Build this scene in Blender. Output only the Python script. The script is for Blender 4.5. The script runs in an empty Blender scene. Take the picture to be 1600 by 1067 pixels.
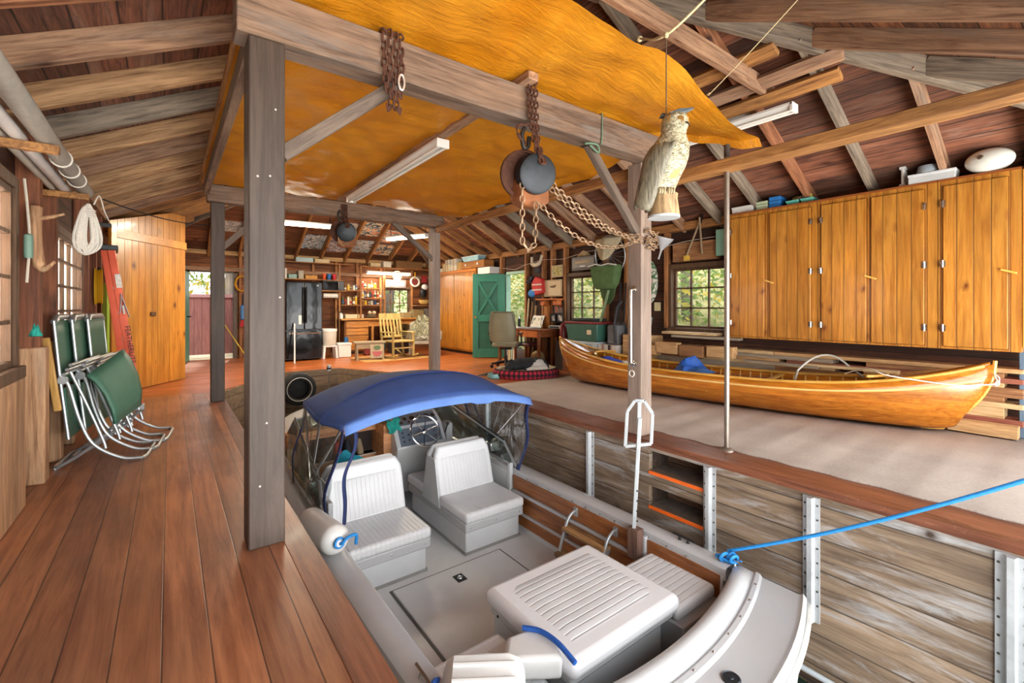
import bpy, bmesh, math, random
from mathutils import Vector, Matrix
random.seed(7)
R = math.radians
PI = math.pi
SC = bpy.context.scene
COL = SC.collection

# ---------------------------------------------------------------- camera, sky, sun, exposure
cam = bpy.data.objects.new('camera', bpy.data.cameras.new('camera'))
COL.objects.link(cam)
cam.location = (0, 0, 1.2)
cam.rotation_euler = (R(90), 0, R(-37))
cam.data.sensor_width = 36
cam.data.lens = 711 / 1600 * 36
cam.data.shift_y = -53.5 / 1600
cam.data.clip_start = 0.02
SC.camera = cam
SC.view_settings.view_transform = 'Standard'
SC.view_settings.look = 'None'
SC.view_settings.gamma = 1
SC.view_settings.use_curve_mapping = False
SC.view_settings.exposure = 1.05
wd = bpy.data.worlds.new('sky')
SC.world = wd
wd.use_nodes = True
wb = wd.node_tree.nodes['Background']
wb.inputs[0].default_value = (0.90, 0.95, 1.0, 1)
wb.inputs[1].default_value = 2.5
sun = bpy.data.objects.new('sun', bpy.data.lights.new('sun', 'SUN'))
COL.objects.link(sun)
sun.data.energy = 2.6
sun.data.angle = R(3)
sun.data.color = (1, .94, .82)
sun.rotation_euler = (R(-48), R(14), 0)
def daylight(name, loc, rot, sx, sy, e, col=(1, 1, 1)):
    d = bpy.data.lights.new(name, 'AREA'); d.shape = 'RECTANGLE'; d.size = sx; d.size_y = sy; d.energy = e; d.color = col
    o = bpy.data.objects.new(name, d); COL.objects.link(o); o.location = loc; o.rotation_euler = rot
    return o
# added area lights stand in for daylight at lake end and side windows
daylight('lake_end_daylight', (2.8, -2.4, 1.5), (R(90), 0, 0), 8, 3.2, 80, (1, .97, .92))
daylight('ceiling_fill', (2.8, -4.6, -1.15), (R(132), 0, 0), 16, 6, 1000, (1, .97, .92))  # added fill aimed up from water level to brighten ceiling and tarp
daylight('window_daylight', (-1.6, 3.4, 1.5), (0, R(-90), 0), 1.2, 1.2, 170)
daylight('window_daylight', (-1.6, 6.5, 1.5), (0, R(-90), 0), 1.2, 1.5, 170)
LAMP = 46
daylight('tarp_fill', (2.4, -2.3, -1.24), (R(148), 0, 0), 8, 3, 560, (1, .97, .92))  # second added fill, closer and steeper, to brighten the tarp's underside
SC.cycles.max_bounces = 10
SC.cycles.diffuse_bounces = 6
SC.cycles.glossy_bounces = 4
SC.cycles.transparent_max_bounces = 12
SC.cycles.sample_clamp_indirect = 6
SC.cycles.caustics_reflective = False
SC.cycles.caustics_refractive = False

# ---------------------------------------------------------------- materials
MATS = {}
def hexc(h):
    f = lambda v: v / 12.92 if v <= .04045 else ((v + .055) / 1.055) ** 2.4
    return tuple(f(int(h[i:i + 2], 16) / 255) for i in (0, 2, 4)) + (1,)
class NT:
    """small node-graph writer"""
    def __init__(s, name):
        m = bpy.data.materials.new(name); m.use_nodes = True
        s.m = m; s.t = m.node_tree; s.b = s.t.nodes['Principled BSDF']
        s.out = s.t.nodes['Material Output']
    def n(s, typ, ins=None, **kw):
        nd = s.t.nodes.new(typ)
        for k, v in kw.items(): setattr(nd, k, v)
        for k, v in (ins or {}).items(): s.put(nd.inputs[k], v)
        return nd
    def put(s, sock, v):
        if isinstance(v, bpy.types.NodeSocket): s.t.links.new(v, sock)
        elif isinstance(v, bpy.types.Node): s.t.links.new(v.outputs[0], sock)
        else: sock.default_value = v
    def math(s, op, a, b=0.0, c=0.0):
        return s.n('ShaderNodeMath', {0: a, 1: b, 2: c}, operation=op).outputs[0]
    def mix(s, f, a, b, typ='MIX'):
        nd = s.n('ShaderNodeMixRGB', {0: f, 1: a, 2: b}, blend_type=typ)
        return nd.outputs[0]
    def ramp(s, f, stops):
        nd = s.n('ShaderNodeValToRGB', {0: f}); e = nd.color_ramp.elements
        while len(e) < len(stops): e.new(.5)
        for el, (p, c) in zip(e, stops): el.position = p; el.color = c
        return nd.outputs[0]
    def coord(s, scale=(1, 1, 1)):
        tc = s.n('ShaderNodeTexCoord')
        return s.n('ShaderNodeMapping', {'Vector': tc.outputs['Object'], 'Scale': scale}).outputs[0]
    def noise(s, vec, scale=5, detail=4, rough=.6, dist=0):
        return s.n('ShaderNodeTexNoise', {'Vector': vec, 'Scale': scale, 'Detail': detail, 'Roughness': rough, 'Distortion': dist}).outputs[0]
    def bump(s, h, strength=.3, dist=.01):
        nd = s.n('ShaderNodeBump', {'Height': h, 'Strength': strength, 'Distance': dist})
        s.put(s.b.inputs['Normal'], nd.outputs[0])

def plain(name, h, rough=.5, metal=0, var=.12, scale=6, bump=0, emit=0, alpha=1, trans=0, coat=0, spec=.5):
    if name in MATS: return MATS[name]
    g = NT(name); c = hexc(h)
    b = g.b.inputs
    b['Roughness'].default_value = rough; b['Metallic'].default_value = metal
    b['Specular IOR Level'].default_value = spec
    if coat: b['Coat Weight'].default_value = coat; b['Coat Roughness'].default_value = .08
    if var:
        v = g.coord()
        nz = g.noise(v, scale, 5, .65)
        lo = tuple(x * (1 - var) for x in c[:3]) + (1,); hi = tuple(min(1, x * (1 + var)) for x in c[:3]) + (1,)
        g.put(b['Base Color'], g.ramp(nz, [(.3, lo), (.7, hi)]))
        if bump: g.bump(g.noise(v, scale * 6, 3), bump, .004)
    else: b['Base Color'].default_value = c
    if emit: b['Emission Color'].default_value = c; b['Emission Strength'].default_value = emit
    if alpha < 1: b['Alpha'].default_value = alpha
    if trans: b['Transmission Weight'].default_value = trans
    MATS[name] = g.m
    return g.m

AX = {'X': 0, 'Y': 1, 'Z': 2}
def wood(name, dark, light, axis='Y', rough=.55, plank=None, groove=.004, gdark=.35, knots=0, kcol='3a1c0c', kscale=3.0,
         var=.35, coat=0, grain=1.0, bump=.25, weather=None, sep=1.0, worn=None):
    """grain runs along axis; plank=(axis across, width) splits a surface into boards with their own tone and a joint between"""
    if name in MATS: return MATS[name]
    g = NT(name); b = g.b.inputs
    tc = g.n('ShaderNodeTexCoord').outputs['Object']
    a = AX[axis]
    if plank:
        sx = g.n('ShaderNodeSeparateXYZ', {0: tc})
        q = g.math('DIVIDE', g.math('ADD', sx.outputs[AX[plank[0]]], 50.0), plank[1])
        fl = g.math('FLOOR', q); fr = g.math('FRACT', q)
        rnd = g.n('ShaderNodeTexWhiteNoise', {'W': fl}, noise_dimensions='1D').outputs[0]
        off = g.n('ShaderNodeCombineXYZ', {0: g.math('MULTIPLY', rnd, 37.0), 1: g.math('MULTIPLY', rnd, 91.0), 2: g.math('MULTIPLY', rnd, 53.0)})
        vec = g.n('ShaderNodeVectorMath', {0: tc, 1: off.outputs[0]}, operation='ADD').outputs[0]
    else: vec = tc
    sc = [14 * grain] * 3; sc[a] = .9 * grain
    gv = g.n('ShaderNodeMapping', {'Vector': vec, 'Scale': sc}).outputs[0]
    n1 = g.noise(gv, 1.6, 8, .7, 1.2)
    n2 = g.noise(gv, 6, 3, .6, .3)
    f = g.math('ADD', g.math('MULTIPLY', n1, .8), g.math('MULTIPLY', n2, .25))
    col = g.ramp(f, [(.39, hexc(dark)), (.62, hexc(light))])
    blot = g.noise(g.n('ShaderNodeMapping', {'Vector': vec, 'Scale': [.8 if i == a else 2.2 for i in range(3)]}).outputs[0], 1.3, 3, .6)
    col = g.mix(1.0, col, g.ramp(blot, [(.3, (.72, .72, .72, 1)), (.7, (1.18, 1.15, 1.1, 1))]), 'MULTIPLY')
    if weather:   # worn patches showing another colour of the wood
        wf = g.noise(g.n('ShaderNodeMapping', {'Vector': vec, 'Scale': [.5 if i == a else 4 for i in range(3)]}).outputs[0], 2.2, 6, .7, .6)
        col = g.mix(g.ramp(wf, [(.52, (0, 0, 0, 1)), (.68, (weather[1],) * 3 + (1,))]), col, hexc(weather[0]))
    h = f
    if knots:
        ks = [kscale * 1.6] * 3; ks[a] = kscale
        kv = g.n('ShaderNodeMapping', {'Vector': vec, 'Scale': ks}).outputs[0]
        wob = g.n('ShaderNodeVectorMath', {0: kv, 1: g.n('ShaderNodeVectorMath', {0: g.n('ShaderNodeTexNoise', {'Vector': kv, 'Scale': 3.0}).outputs[1], 1: (.25, .25, .25)}, operation='MULTIPLY').outputs[0]}, operation='ADD').outputs[0]
        vo = g.n('ShaderNodeTexVoronoi', {'Vector': wob, 'Scale': 1.0})
        pick = g.math('GREATER_THAN', g.n('ShaderNodeSeparateXYZ', {0: vo.outputs['Color']}).outputs[0], 1 - knots)
        kd = g.ramp(vo.outputs['Distance'], [(.06, (1, 1, 1, 1)), (.13, (.45, .45, .45, 1)), (.24, (0, 0, 0, 1))])
        col = g.mix(g.math('MULTIPLY', kd, pick), col, hexc(kcol))
    if plank:
        v = g.math('MULTIPLY_ADD', rnd, 2 * var, 1 - var)
        cv = g.n('ShaderNodeCombineXYZ', {0: v, 1: v, 2: v}).outputs[0]
        col = g.mix(1.0, col, cv, 'MULTIPLY')
        e = g.math('MULTIPLY', g.math('MINIMUM', fr, g.math('SUBTRACT', 1.0, fr)), plank[1])
        edge = g.ramp(g.math('DIVIDE', e, groove), [(.5, (0, 0, 0, 1)), (1, (1, 1, 1, 1))])
        col = g.mix(edge, g.mix(1.0, col, (gdark, gdark, gdark, 1), 'MULTIPLY'), col)
        h = g.math('ADD', g.math('MULTIPLY', f, .25), g.math('MULTIPLY', edge, 1.0))
    if worn:
        wn = g.noise(g.n('ShaderNodeMapping', {'Vector': tc, 'Scale': (1, 1, 1)}).outputs[0], worn[1], 6, .75, .4)
        wm = g.ramp(wn, [(.60, (0, 0, 0, 1)), (.74, (worn[2],) * 3 + (1,))])
        col = g.mix(wm, col, hexc(worn[0]))
        w2 = g.ramp(g.noise(g.n('ShaderNodeMapping', {'Vector': tc, 'Scale': (1.6, .8, 1)}).outputs[0], 26, 5, .75, .8), [(.64, (0, 0, 0, 1)), (.72, (.5, .5, .5, 1))])
        col = g.mix(w2, col, hexc(worn[0]))
        g.put(b['Roughness'], g.math('MULTIPLY_ADD', g.noise(tc, 2.5, 4), .35, rough - .16))
    else: b['Roughness'].default_value = rough
    g.put(b['Base Color'], col)
    if coat: b['Coat Weight'].default_value = coat; b['Coat Roughness'].default_value = .12
    if bump: g.bump(h, bump, .006)
    MATS[name] = g.m
    return g.m

def stripes(name, base, axis, period, depth=.6, rough=.4, line=None, width=.14):
    """vinyl with stitched channels (bump), or printed lines if line is given"""
    if name in MATS: return MATS[name]
    g = NT(name); tc = g.n('ShaderNodeTexCoord').outputs['Object']
    x = g.n('ShaderNodeSeparateXYZ', {0: tc}).outputs[AX[axis]]
    fr = g.math('FRACT', g.math('DIVIDE', g.math('ADD', x, 20.0), period))
    e = g.math('ABSOLUTE', g.math('SUBTRACT', fr, .5))
    hgt = g.ramp(e, [(0, (1, 1, 1, 1)), (.5 - width, (.85,) * 3 + (1,)), (.5, (0, 0, 0, 1))])
    nz = g.noise(tc, 5, 4)
    c = hexc(base); lo = tuple(v * .93 for v in c[:3]) + (1,)
    col = g.ramp(nz, [(.35, lo), (.65, c)])
    if line: col = g.mix(hgt, hexc(line), col)
    g.put(g.b.inputs['Base Color'], col); g.b.inputs['Roughness'].default_value = rough
    if depth: g.bump(hgt, depth, .006)
    MATS[name] = g.m
    return g.m

def print_mat(name, cols, scale=9, stretch=(1, 1, 1), seed=0, rough=.6):
    """a busy printed sheet: patches of several inks"""
    if name in MATS: return MATS[name]
    g = NT(name); v = g.coord(stretch)
    v = g.n('ShaderNodeVectorMath', {0: v, 1: (seed * 3.1, seed * 1.7, seed)}, operation='ADD').outputs[0]
    nz = g.noise(v, scale, 3, .6, 1.0)
    k = len(cols)
    nd = g.n('ShaderNodeValToRGB', {0: nz}); nd.color_ramp.interpolation = 'CONSTANT'
    e = nd.color_ramp.elements
    while len(e) < k: e.new(.5)
    for i, c in enumerate(cols): e[i].position = 0 if i == 0 else .34 + .34 * i / k; e[i].color = hexc(c)
    g.put(g.b.inputs['Base Color'], nd.outputs[0]); g.b.inputs['Roughness'].default_value = rough
    MATS[name] = g.m
    return g.m

def glass(name, tint='ffffff', amount=.88, rough=.05, fres=.8):
    """thin pane: mostly see-through with a glossy coat"""
    if name in MATS: return MATS[name]
    g = NT(name)
    tr = g.n('ShaderNodeBsdfTransparent', {0: hexc(tint)})
    gl = g.n('ShaderNodeBsdfGlossy', {'Color': (1, 1, 1, 1), 'Roughness': rough})
    fr = g.n('ShaderNodeFresnel', {'IOR': 1.45})
    f = g.math('MULTIPLY_ADD', fr.outputs[0], fres, 1 - amount - .05)
    mx = g.n('ShaderNodeMixShader', {0: f, 1: tr.outputs[0], 2: gl.outputs[0]})
    g.put(g.out.inputs['Surface'], mx.outputs[0])
    MATS[name] = g.m
    return g.m

# ---------------------------------------------------------------- mesh writer
class G:
    def __init__(s): s.bm = bmesh.new()
    def face(s, pts):
        vs = [s.bm.verts.new(p) for p in pts]
        return s.bm.faces.new(vs)
    def box(s, x0, x1, y0, y1, z0, z1):
        v = [s.bm.verts.new(p) for p in ((x0, y0, z0), (x1, y0, z0), (x1, y1, z0), (x0, y1, z0), (x0, y0, z1), (x1, y0, z1), (x1, y1, z1), (x0, y1, z1))]
        for f in ((0, 3, 2, 1), (4, 5, 6, 7), (0, 1, 5, 4), (1, 2, 6, 5), (2, 3, 7, 6), (3, 0, 4, 7)): s.bm.faces.new([v[i] for i in f])
        return s
    def obox(s, c, size, rot=(0, 0, 0)):
        from mathutils import Euler
        m = Matrix.Translation(c) @ Euler(rot).to_matrix().to_4x4()
        h = [q / 2 for q in size]
        v = [s.bm.verts.new(m @ Vector(p)) for p in ((-h[0], -h[1], -h[2]), (h[0], -h[1], -h[2]), (h[0], h[1], -h[2]), (-h[0], h[1], -h[2]), (-h[0], -h[1], h[2]), (h[0], -h[1], h[2]), (h[0], h[1], h[2]), (-h[0], h[1], h[2]))]
        for f in ((0, 3, 2, 1), (4, 5, 6, 7), (0, 1, 5, 4), (1, 2, 6, 5), (2, 3, 7, 6), (3, 0, 4, 7)): s.bm.faces.new([v[i] for i in f])
        return s
    def beam(s, p0, p1, w, h, up=(0, 0, 1)):
        p0 = Vector(p0); p1 = Vector(p1); d = (p1 - p0).normalized(); u = Vector(up)
        if abs(d.dot(u)) > .98: u = Vector((0, 1, 0))
        sd = d.cross(u).normalized(); u = sd.cross(d).normalized()
        v = []
        for p in (p0, p1):
            for a, b in ((-1, -1), (1, -1), (1, 1), (-1, 1)): v.append(s.bm.verts.new(p + sd * a * w / 2 + u * b * h / 2))
        for f in ((0, 3, 2, 1), (4, 5, 6, 7), (0, 1, 5, 4), (1, 2, 6, 5), (2, 3, 7, 6), (3, 0, 4, 7)): s.bm.faces.new([v[i] for i in f])
        return s
    def grid(s, rows, cu=False, cv=False):
        vs = [[s.bm.verts.new(p) for p in r] for r in rows]
        n, m = len(vs), len(vs[0])
        for i in range(n if cu else n - 1):
            for j in range(m if cv else m - 1):
                q = [vs[i][j], vs[(i + 1) % n][j], vs[(i + 1) % n][(j + 1) % m], vs[i][(j + 1) % m]]
                q = [x for k, x in enumerate(q) if x not in q[:k]]
                if len(q) > 2:
                    try: s.bm.faces.new(q)
                    except ValueError: pass
        return vs
    def loft(s, rings, cap=True):
        vs = s.grid(rings, cv=True)
        if cap:
            for r in (vs[0][::-1], vs[-1]):
                try: s.bm.faces.new(r)
                except ValueError: pass
        return s
    def tube(s, pts, r, n=8, closed=False):
        pts = [Vector(p) for p in pts]; k = len(pts); rings = []
        ref = None
        for i, p in enumerate(pts):
            a = pts[i - 1] if (i > 0 or closed) else p
            b = pts[(i + 1) % k] if (i < k - 1 or closed) else p
            d = (b - a)
            if d.length < 1e-9: d = Vector((0, 0, 1))
            d.normalize()
            if ref is None: ref = Vector((0, 0, 1)) if abs(d.z) < .9 else Vector((1, 0, 0))
            sd = d.cross(ref)
            if sd.length < 1e-6: sd = d.cross(Vector((0, 1, .1)))
            sd.normalize(); up = sd.cross(d).normalized(); ref = up
            rr = r[i] if isinstance(r, (list, tuple)) else r
            rings.append([p + (sd * math.cos(2 * PI * j / n) + up * math.sin(2 * PI * j / n)) * rr for j in range(n)])
        if closed: s.grid(rings, cu=True, cv=True)
        else: s.loft(rings)
        return s
    def lathe(s, prof, c=(0, 0, 0), n=24, axis=(0, 0, 1), sx=1, sy=1):
        m = Matrix.Translation(c) @ Vector((0, 0, 1)).rotation_difference(Vector(axis)).to_matrix().to_4x4()
        rings = [[m @ Vector((r * sx * math.cos(2 * PI * j / n), r * sy * math.sin(2 * PI * j / n), z)) for j in range(n)] for r, z in [(max(r, 1e-4), z) for r, z in prof]]
        s.loft(rings); return s
    def ell(s, c, r, n=16, m=10, rot=None):
        c = Vector(c); q = rot or Matrix.Identity(3)
        s.loft([[c + q @ Vector((r[0] * math.sin(t) * math.cos(2 * PI * j / n), r[1] * math.sin(t) * math.sin(2 * PI * j / n), r[2] * math.cos(t))) for j in range(n)] for t in [.02 + (PI - .04) * i / m for i in range(m + 1)]])
        return s
    def prism(s, poly, a, b, plane='xy'):
        f = {'xy': lambda u, v, w: (u, v, w), 'xz': lambda u, v, w: (u, w, v), 'yz': lambda u, v, w: (w, u, v)}[plane]
        s.loft([[f(u, v, w) for u, v in poly] for w in (a, b)]); return s
    def wheel(s, c, R_, r, axis=(0, 0, 1), n=28, m=8, a0=0, a1=2 * PI):
        q = Vector((0, 0, 1)).rotation_difference(Vector(axis)); c = Vector(c)
        full = abs(a1 - a0 - 2 * PI) < 1e-6
        pts = [c + q @ Vector((R_ * math.cos(a0 + (a1 - a0) * i / (n if full else n - 1)), R_ * math.sin(a0 + (a1 - a0) * i / (n if full else n - 1)), 0)) for i in range(n)]
        return s.tube(pts, r, m, full)
    def chain(s, pts, L=.045, r=.006, w=.55):
        """links laid along a polyline, each turned a quarter against the one before"""
        pts = [Vector(p) for p in pts]; seg = []; tot = 0
        for a, b in zip(pts, pts[1:]): seg.append((tot, a, b)); tot += (b - a).length
        step = L - 2.6 * r; k = max(2, int(tot / step))
        for i in range(k):
            t = (i + .5) / k * tot
            o, a, b = [q for q in seg if q[0] <= t + 1e-9][-1]
            d = (b - a).normalized(); c = a + d * (t - o)
            u = Vector((0, 0, 1)) if abs(d.z) < .9 else Vector((1, 0, 0))
            e = d.cross(u).normalized(); f = e.cross(d).normalized()
            q = (e + f).normalized() if i % 2 else (e - f).normalized()
            hl = L / 2 - r; hw = L * w / 2 - r
            ring = []
            for j in range(10):
                th = 2 * PI * j / 10; cx, sx = math.cos(th), math.sin(th)
                ring.append(c + d * (max(-1, min(1, cx * 1.25)) * hl) + q * (sx * hw))
            s.tube(ring, r, 5, True)
        return s
    def obj(s, name, mat, parent=None, smooth=None, bevel=0, solid=0, sub=0, local=False, seg=2):
        bmesh.ops.remove_doubles(s.bm, verts=s.bm.verts, dist=1e-5)
        bmesh.ops.recalc_face_normals(s.bm, faces=s.bm.faces)
        me = bpy.data.meshes.new(name)
        if parent is not None and not local:
            o = parent; off = Vector((0, 0, 0))
            while o: off += o.location; o = o.parent
            bmesh.ops.translate(s.bm, verts=s.bm.verts, vec=-off)
        s.bm.to_mesh(me); s.bm.free()
        ob = bpy.data.objects.new(name, me); COL.objects.link(ob)
        if mat: me.materials.append(mat)
        if parent: ob.parent = parent
        if smooth is not False:
            for p in me.polygons: p.use_smooth = True
            me.set_sharp_from_angle(angle=R(smooth or 38))
        if solid: md = ob.modifiers.new('thickness', 'SOLIDIFY'); md.thickness = solid; md.offset = 0
        if bevel: md = ob.modifiers.new('bevel', 'BEVEL'); md.width = bevel; md.segments = seg; md.limit_method = 'ANGLE'; md.angle_limit = R(40)
        if sub: md = ob.modifiers.new('subdivision', 'SUBSURF'); md.levels = sub; md.render_levels = sub
        return ob

def tag(o, label=None, cat=None, group=None, kind=None):
    if label: o['label'] = label
    if cat: o['category'] = cat
    if group: o['group'] = group
    if kind: o['kind'] = kind
    return o
def thing(name, label, cat, loc=(0, 0, 0), rz=0, group=None):
    o = bpy.data.objects.new(name, None); COL.objects.link(o)
    o.location = loc; o.rotation_euler = (0, 0, rz); o.empty_display_size = .1
    return tag(o, label, cat, group)
def struct(o): o['kind'] = 'structure'; return o
def copy_tree(o, parent=None):
    c = o.copy(); COL.objects.link(c)
    if parent: c.parent = parent
    for ch in list(o.children): copy_tree(ch, c)
    return c
def clone(o, loc, rz=None, label=None, group=None):
    c = copy_tree(o); c.location = loc
    if rz is not None: c.rotation_euler = (0, 0, rz)
    return tag(c, label, None, group)
RT = random.Random(77)
def timber(name, p, q, w, h, mat, parent=None, bevel=.004, up=(0, 0, 1)):
    """a squared timber from p to q whose mesh runs along its own x axis, so the grain follows it"""
    p = Vector(p); q = Vector(q); d = q - p; L = d.length; d.normalize()
    s = Vector(up).cross(d)
    if s.length < .05: s = Vector((0, 1, 0)).cross(d)
    s.normalize(); u = d.cross(s).normalized()
    m = Matrix((d, s, u)).transposed().to_4x4(); sh = RT.uniform(-20, 20)
    m.translation = p - d * sh
    o = G().box(sh, sh + L, -w / 2, w / 2, -h / 2, h / 2).obj(name, mat, parent, local=True, bevel=bevel)
    o.matrix_basis = m
    return o
def arc(c, r, a0, a1, n, plane='xz'):
    out = []
    for i in range(n):
        a = R(a0 + (a1 - a0) * i / (n - 1)); u, v = r * math.cos(a), r * math.sin(a)
        out.append({'xz': (c[0] + u, c[1], c[2] + v), 'yz': (c[0], c[1] + u, c[2] + v), 'xy': (c[0] + u, c[1] + v, c[2])}[plane])
    return out
def sag(a, b, d, n=12):
    a = Vector(a); b = Vector(b)
    return [a.lerp(b, i / (n - 1)) - Vector((0, 0, d * 4 * (i / (n - 1)) * (1 - i / (n - 1)))) for i in range(n)]
def smoothpath(pts, n=6):
    """Catmull-Rom through the points"""
    P = [Vector(p) for p in pts]; P = [P[0] * 2 - P[1]] + P + [P[-1] * 2 - P[-2]]; out = []
    for i in range(1, len(P) - 2):
        for k in range(n):
            t = k / n; a, b, c, d = P[i - 1:i + 3]
            out.append(.5 * ((2 * b) + (c - a) * t + (2 * a - 5 * b + 4 * c - d) * t * t + (3 * b - a - 3 * c + d) * t ** 3))
    out.append(P[-2]); return out
# ================================================================ the building
XL, XR, YF, YB = -.82, 6.4, -.55, 12.45
XM = (XL + XR) / 2
EV, PITCH = 2.5, .5
def roof_z(x, y): return EV + PITCH * min(x - XL, XR - x, y - YF, YB - y)
HALF = (XR - XL) / 2
RIDGE = (YF + HALF, YB - HALF)

M_roofY = wood('roof_boards_lengthwise', '3a2017', '80503a', 'Y', .8, ('X', .19), .006, .2, knots=.12, var=.45, weather=('8d7565', .35))
M_roofX = wood('roof_boards_crosswise', '452718', '8f5a38', 'X', .8, ('Y', .19), .006, .2, knots=.12, var=.4, weather=('9a7350', .3))
M_raft = {a: wood('rafter_timber_' + a, '6a4834', 'b08a6c', a, .75, knots=.3, kscale=2.2, weather=('7f756b', .45)) for a in 'XYZ'}
RAFT = [M_raft['X'], wood('rafter_grey', '54483f', '978876', 'X', .75, knots=.3, kscale=2.2, weather=('8d8276', .4)), wood('rafter_reddish', '5f3522', 'ab7350', 'X', .7, knots=.4, kscale=2.2), wood('rafter_tan', '75502f', 'c29a70', 'X', .7, knots=.4, kscale=2.2)]
RAFTW = [wood('rafter_warm_along', '6b4222', 'b8834a', 'X', .7, knots=.3, kscale=2.2)]
M_raftB = wood('rafter_timber_warm', '6b4222', 'b8834a', 'Y', .7, knots=.3, kscale=2.2)
M_beam = {a: wood('grey_brown_beam_' + a, '4f3b2e', '8c725e', a, .75, knots=.3, kscale=2, weather=('77706a', .7), grain=.8) for a in 'XYZ'}
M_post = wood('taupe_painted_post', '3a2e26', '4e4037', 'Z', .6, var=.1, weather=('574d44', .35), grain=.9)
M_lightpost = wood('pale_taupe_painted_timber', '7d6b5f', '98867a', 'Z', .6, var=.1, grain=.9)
M_stud = wood('stud_brown', '5a311c', '90583a', 'Z', .7, knots=.25, kscale=2)
M_sister = wood('bare_split_timber', '8a5f3e', 'cfa67e', 'Z', .7, knots=.5, kscale=2.6, weather=('a08a76', .5))
M_wallR = wood('dark_siding', '24140d', '57321f', 'Y', .8, ('Z', .15), .006, .25, var=.4)
M_wallB = wood('brown_siding', '4a2814', '96592d', 'X', .75, ('Z', .15), .006, .25, var=.35, knots=.2)
M_wallL = wood('left_siding', '3a2115', '74472c', 'Y', .8, ('Z', .18), .006, .25, var=.4)
M_floor = wood('painted_plank_floor', '7d4a33', 'ad7552', 'Y', .34, ('X', .14), .0035, .3, var=.16, grain=.6, worn=('a3785a', 3.2, .38), bump=.22)
M_floorB = wood('lamplit_plank_floor', '8a421a', 'bd6a30', 'X', .34, ('Y', .12), .003, .35, var=.15, grain=.6, worn=('c9925c', 2.0, .4), bump=.2)  # orange cast of the rear lamps is painted into this floor colour
M_lip = wood('worn_brown_edge_board', '5c3322', '8c563d', 'Y', .4, var=.2, grain=.7, worn=('b98f78', 3.0, .5))
M_slip = wood('weathered_slip_planks', '5c4b3c', '8d7965', 'Y', .85, ('Z', .215), .006, .3, knots=.35, kscale=3.2, kcol='3c2c20', var=.16, weather=('b9bcbf', .6), grain=.8)
M_slipX = wood('weathered_slip_planks_end', '6a543f', '98816a', 'X', .85, ('Z', .215), .006, .3, var=.2)
M_win = wood('window_frame_brown', '43301f', '6b4e35', 'Z', .6)
M_pine = wood('varnished_knotty_pine', '9c5d1a', 'c98a36', 'Z', .38, ('Y', .115), .006, .45, knots=.55, kscale=3.6, kcol='6a3010', var=.1, coat=.25, grain=.6, sep=1)
M_pineX = wood('varnished_knotty_pine_front', 'a8661e', 'd3943c', 'Z', .38, ('X', .11), .006, .45, knots=.42, kscale=2.6, kcol='5a2408', var=.1, coat=.25, grain=.6)
M_pinerail = wood('varnished_pine_rail', 'bd7526', 'dd9b42', 'Y', .38, knots=.3, coat=.25, grain=.6)

floor = struct(G().prism([(XL, YF), (.57, YF), (.57, 7.7), (XL, 7.7)], -.06, 0).obj('floor', M_floor))
g = G(); g.prism([(XL, 7.7), (.57, 7.7), (1.65, 9.3), (2.7, 9.3), (3.45, 7.7), (3.45, 5.75), (XR, 5.75), (XR, YB), (XL, YB)], -.06, 0)
g.obj('rear_floor', M_floorB, floor)
G().box(3.45, XR, YF, 5.75, -.06, 0).obj('platform_floor', M_lip, floor)
G().box(.47, .585, YF, 7.7, -.05, .004).obj('edge_board', M_lip, floor)
carpet = G()
n = 60
carpet.grid([[(3.76 + .012 * math.sin(i * 1.9) - .0 * j, YF + .02 + (5.72 - YF) * i / n, .006) if j == 0 else (XR - .13, YF + .02 + (5.72 - YF) * i / n, .006) for j in (0, 1)] for i in range(n + 1)])
gm = NT('pinkish_brown_carpet'); v = gm.coord((1, 1, 1))
c1 = gm.ramp(gm.noise(gm.coord((60, 14, 1)), 3, 5, .8), [(.3, hexc('a1948a')), (.7, hexc('cbbfb3'))])
gm.put(gm.b.inputs['Base Color'], gm.mix(1, c1, gm.ramp(gm.noise(v, 1.6, 4), [(.3, (.85, .82, .82, 1)), (.7, (1.1, 1.08, 1.05, 1))]), 'MULTIPLY'))
gm.b.inputs['Roughness'].default_value = .95
gm.bump(gm.noise(gm.coord((140, 30, 30)), 3, 3), .6, .004)
tag(carpet.obj('carpet', gm.m, solid=.012), 'pinkish brown ribbed carpet covering the platform beside the boat slip', 'carpet')

# walls of the slip below the floor
g = G(); X0, X1, ZB = 3.45, 3.5, -1.28
g.box(X0, X1, YF, 2.0, ZB, -.06); g.box(X0, X1, 2.53, 7.7, ZB, -.06)
g.box(X0, X1, 2.0, 2.53, -.085, -.06); g.box(X0, X1, 2.0, 2.53, -.40, -.265); g.box(X0, X1, 2.0, 2.53, ZB, -.575)
sw = struct(g.obj('wall_slip_right', M_slip))
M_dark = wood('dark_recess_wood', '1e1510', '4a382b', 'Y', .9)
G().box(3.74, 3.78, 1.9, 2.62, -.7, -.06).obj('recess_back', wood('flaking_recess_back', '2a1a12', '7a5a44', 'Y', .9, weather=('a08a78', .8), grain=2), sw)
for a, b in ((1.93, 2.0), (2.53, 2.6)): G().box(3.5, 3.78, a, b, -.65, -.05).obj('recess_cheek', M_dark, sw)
for zt in (-.27, -.58):
    st = G().box(3.46, 3.75, 1.98, 2.55, zt - .035, zt).obj('step_tread', plain('dusty_step_tread', '6f6258', .9, var=.3, scale=12), sw)
    G().box(3.444, 3.468, 2.0, 2.53, zt - .026, zt + .004).obj('tread_edge', plain('orange_safety_paint', 'f26a1c', .5), st, bevel=.003)
G().box(X0 - .05, X1, YF, 7.7, ZB - .1, ZB).obj('slip_sill', M_dark, sw)
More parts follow.
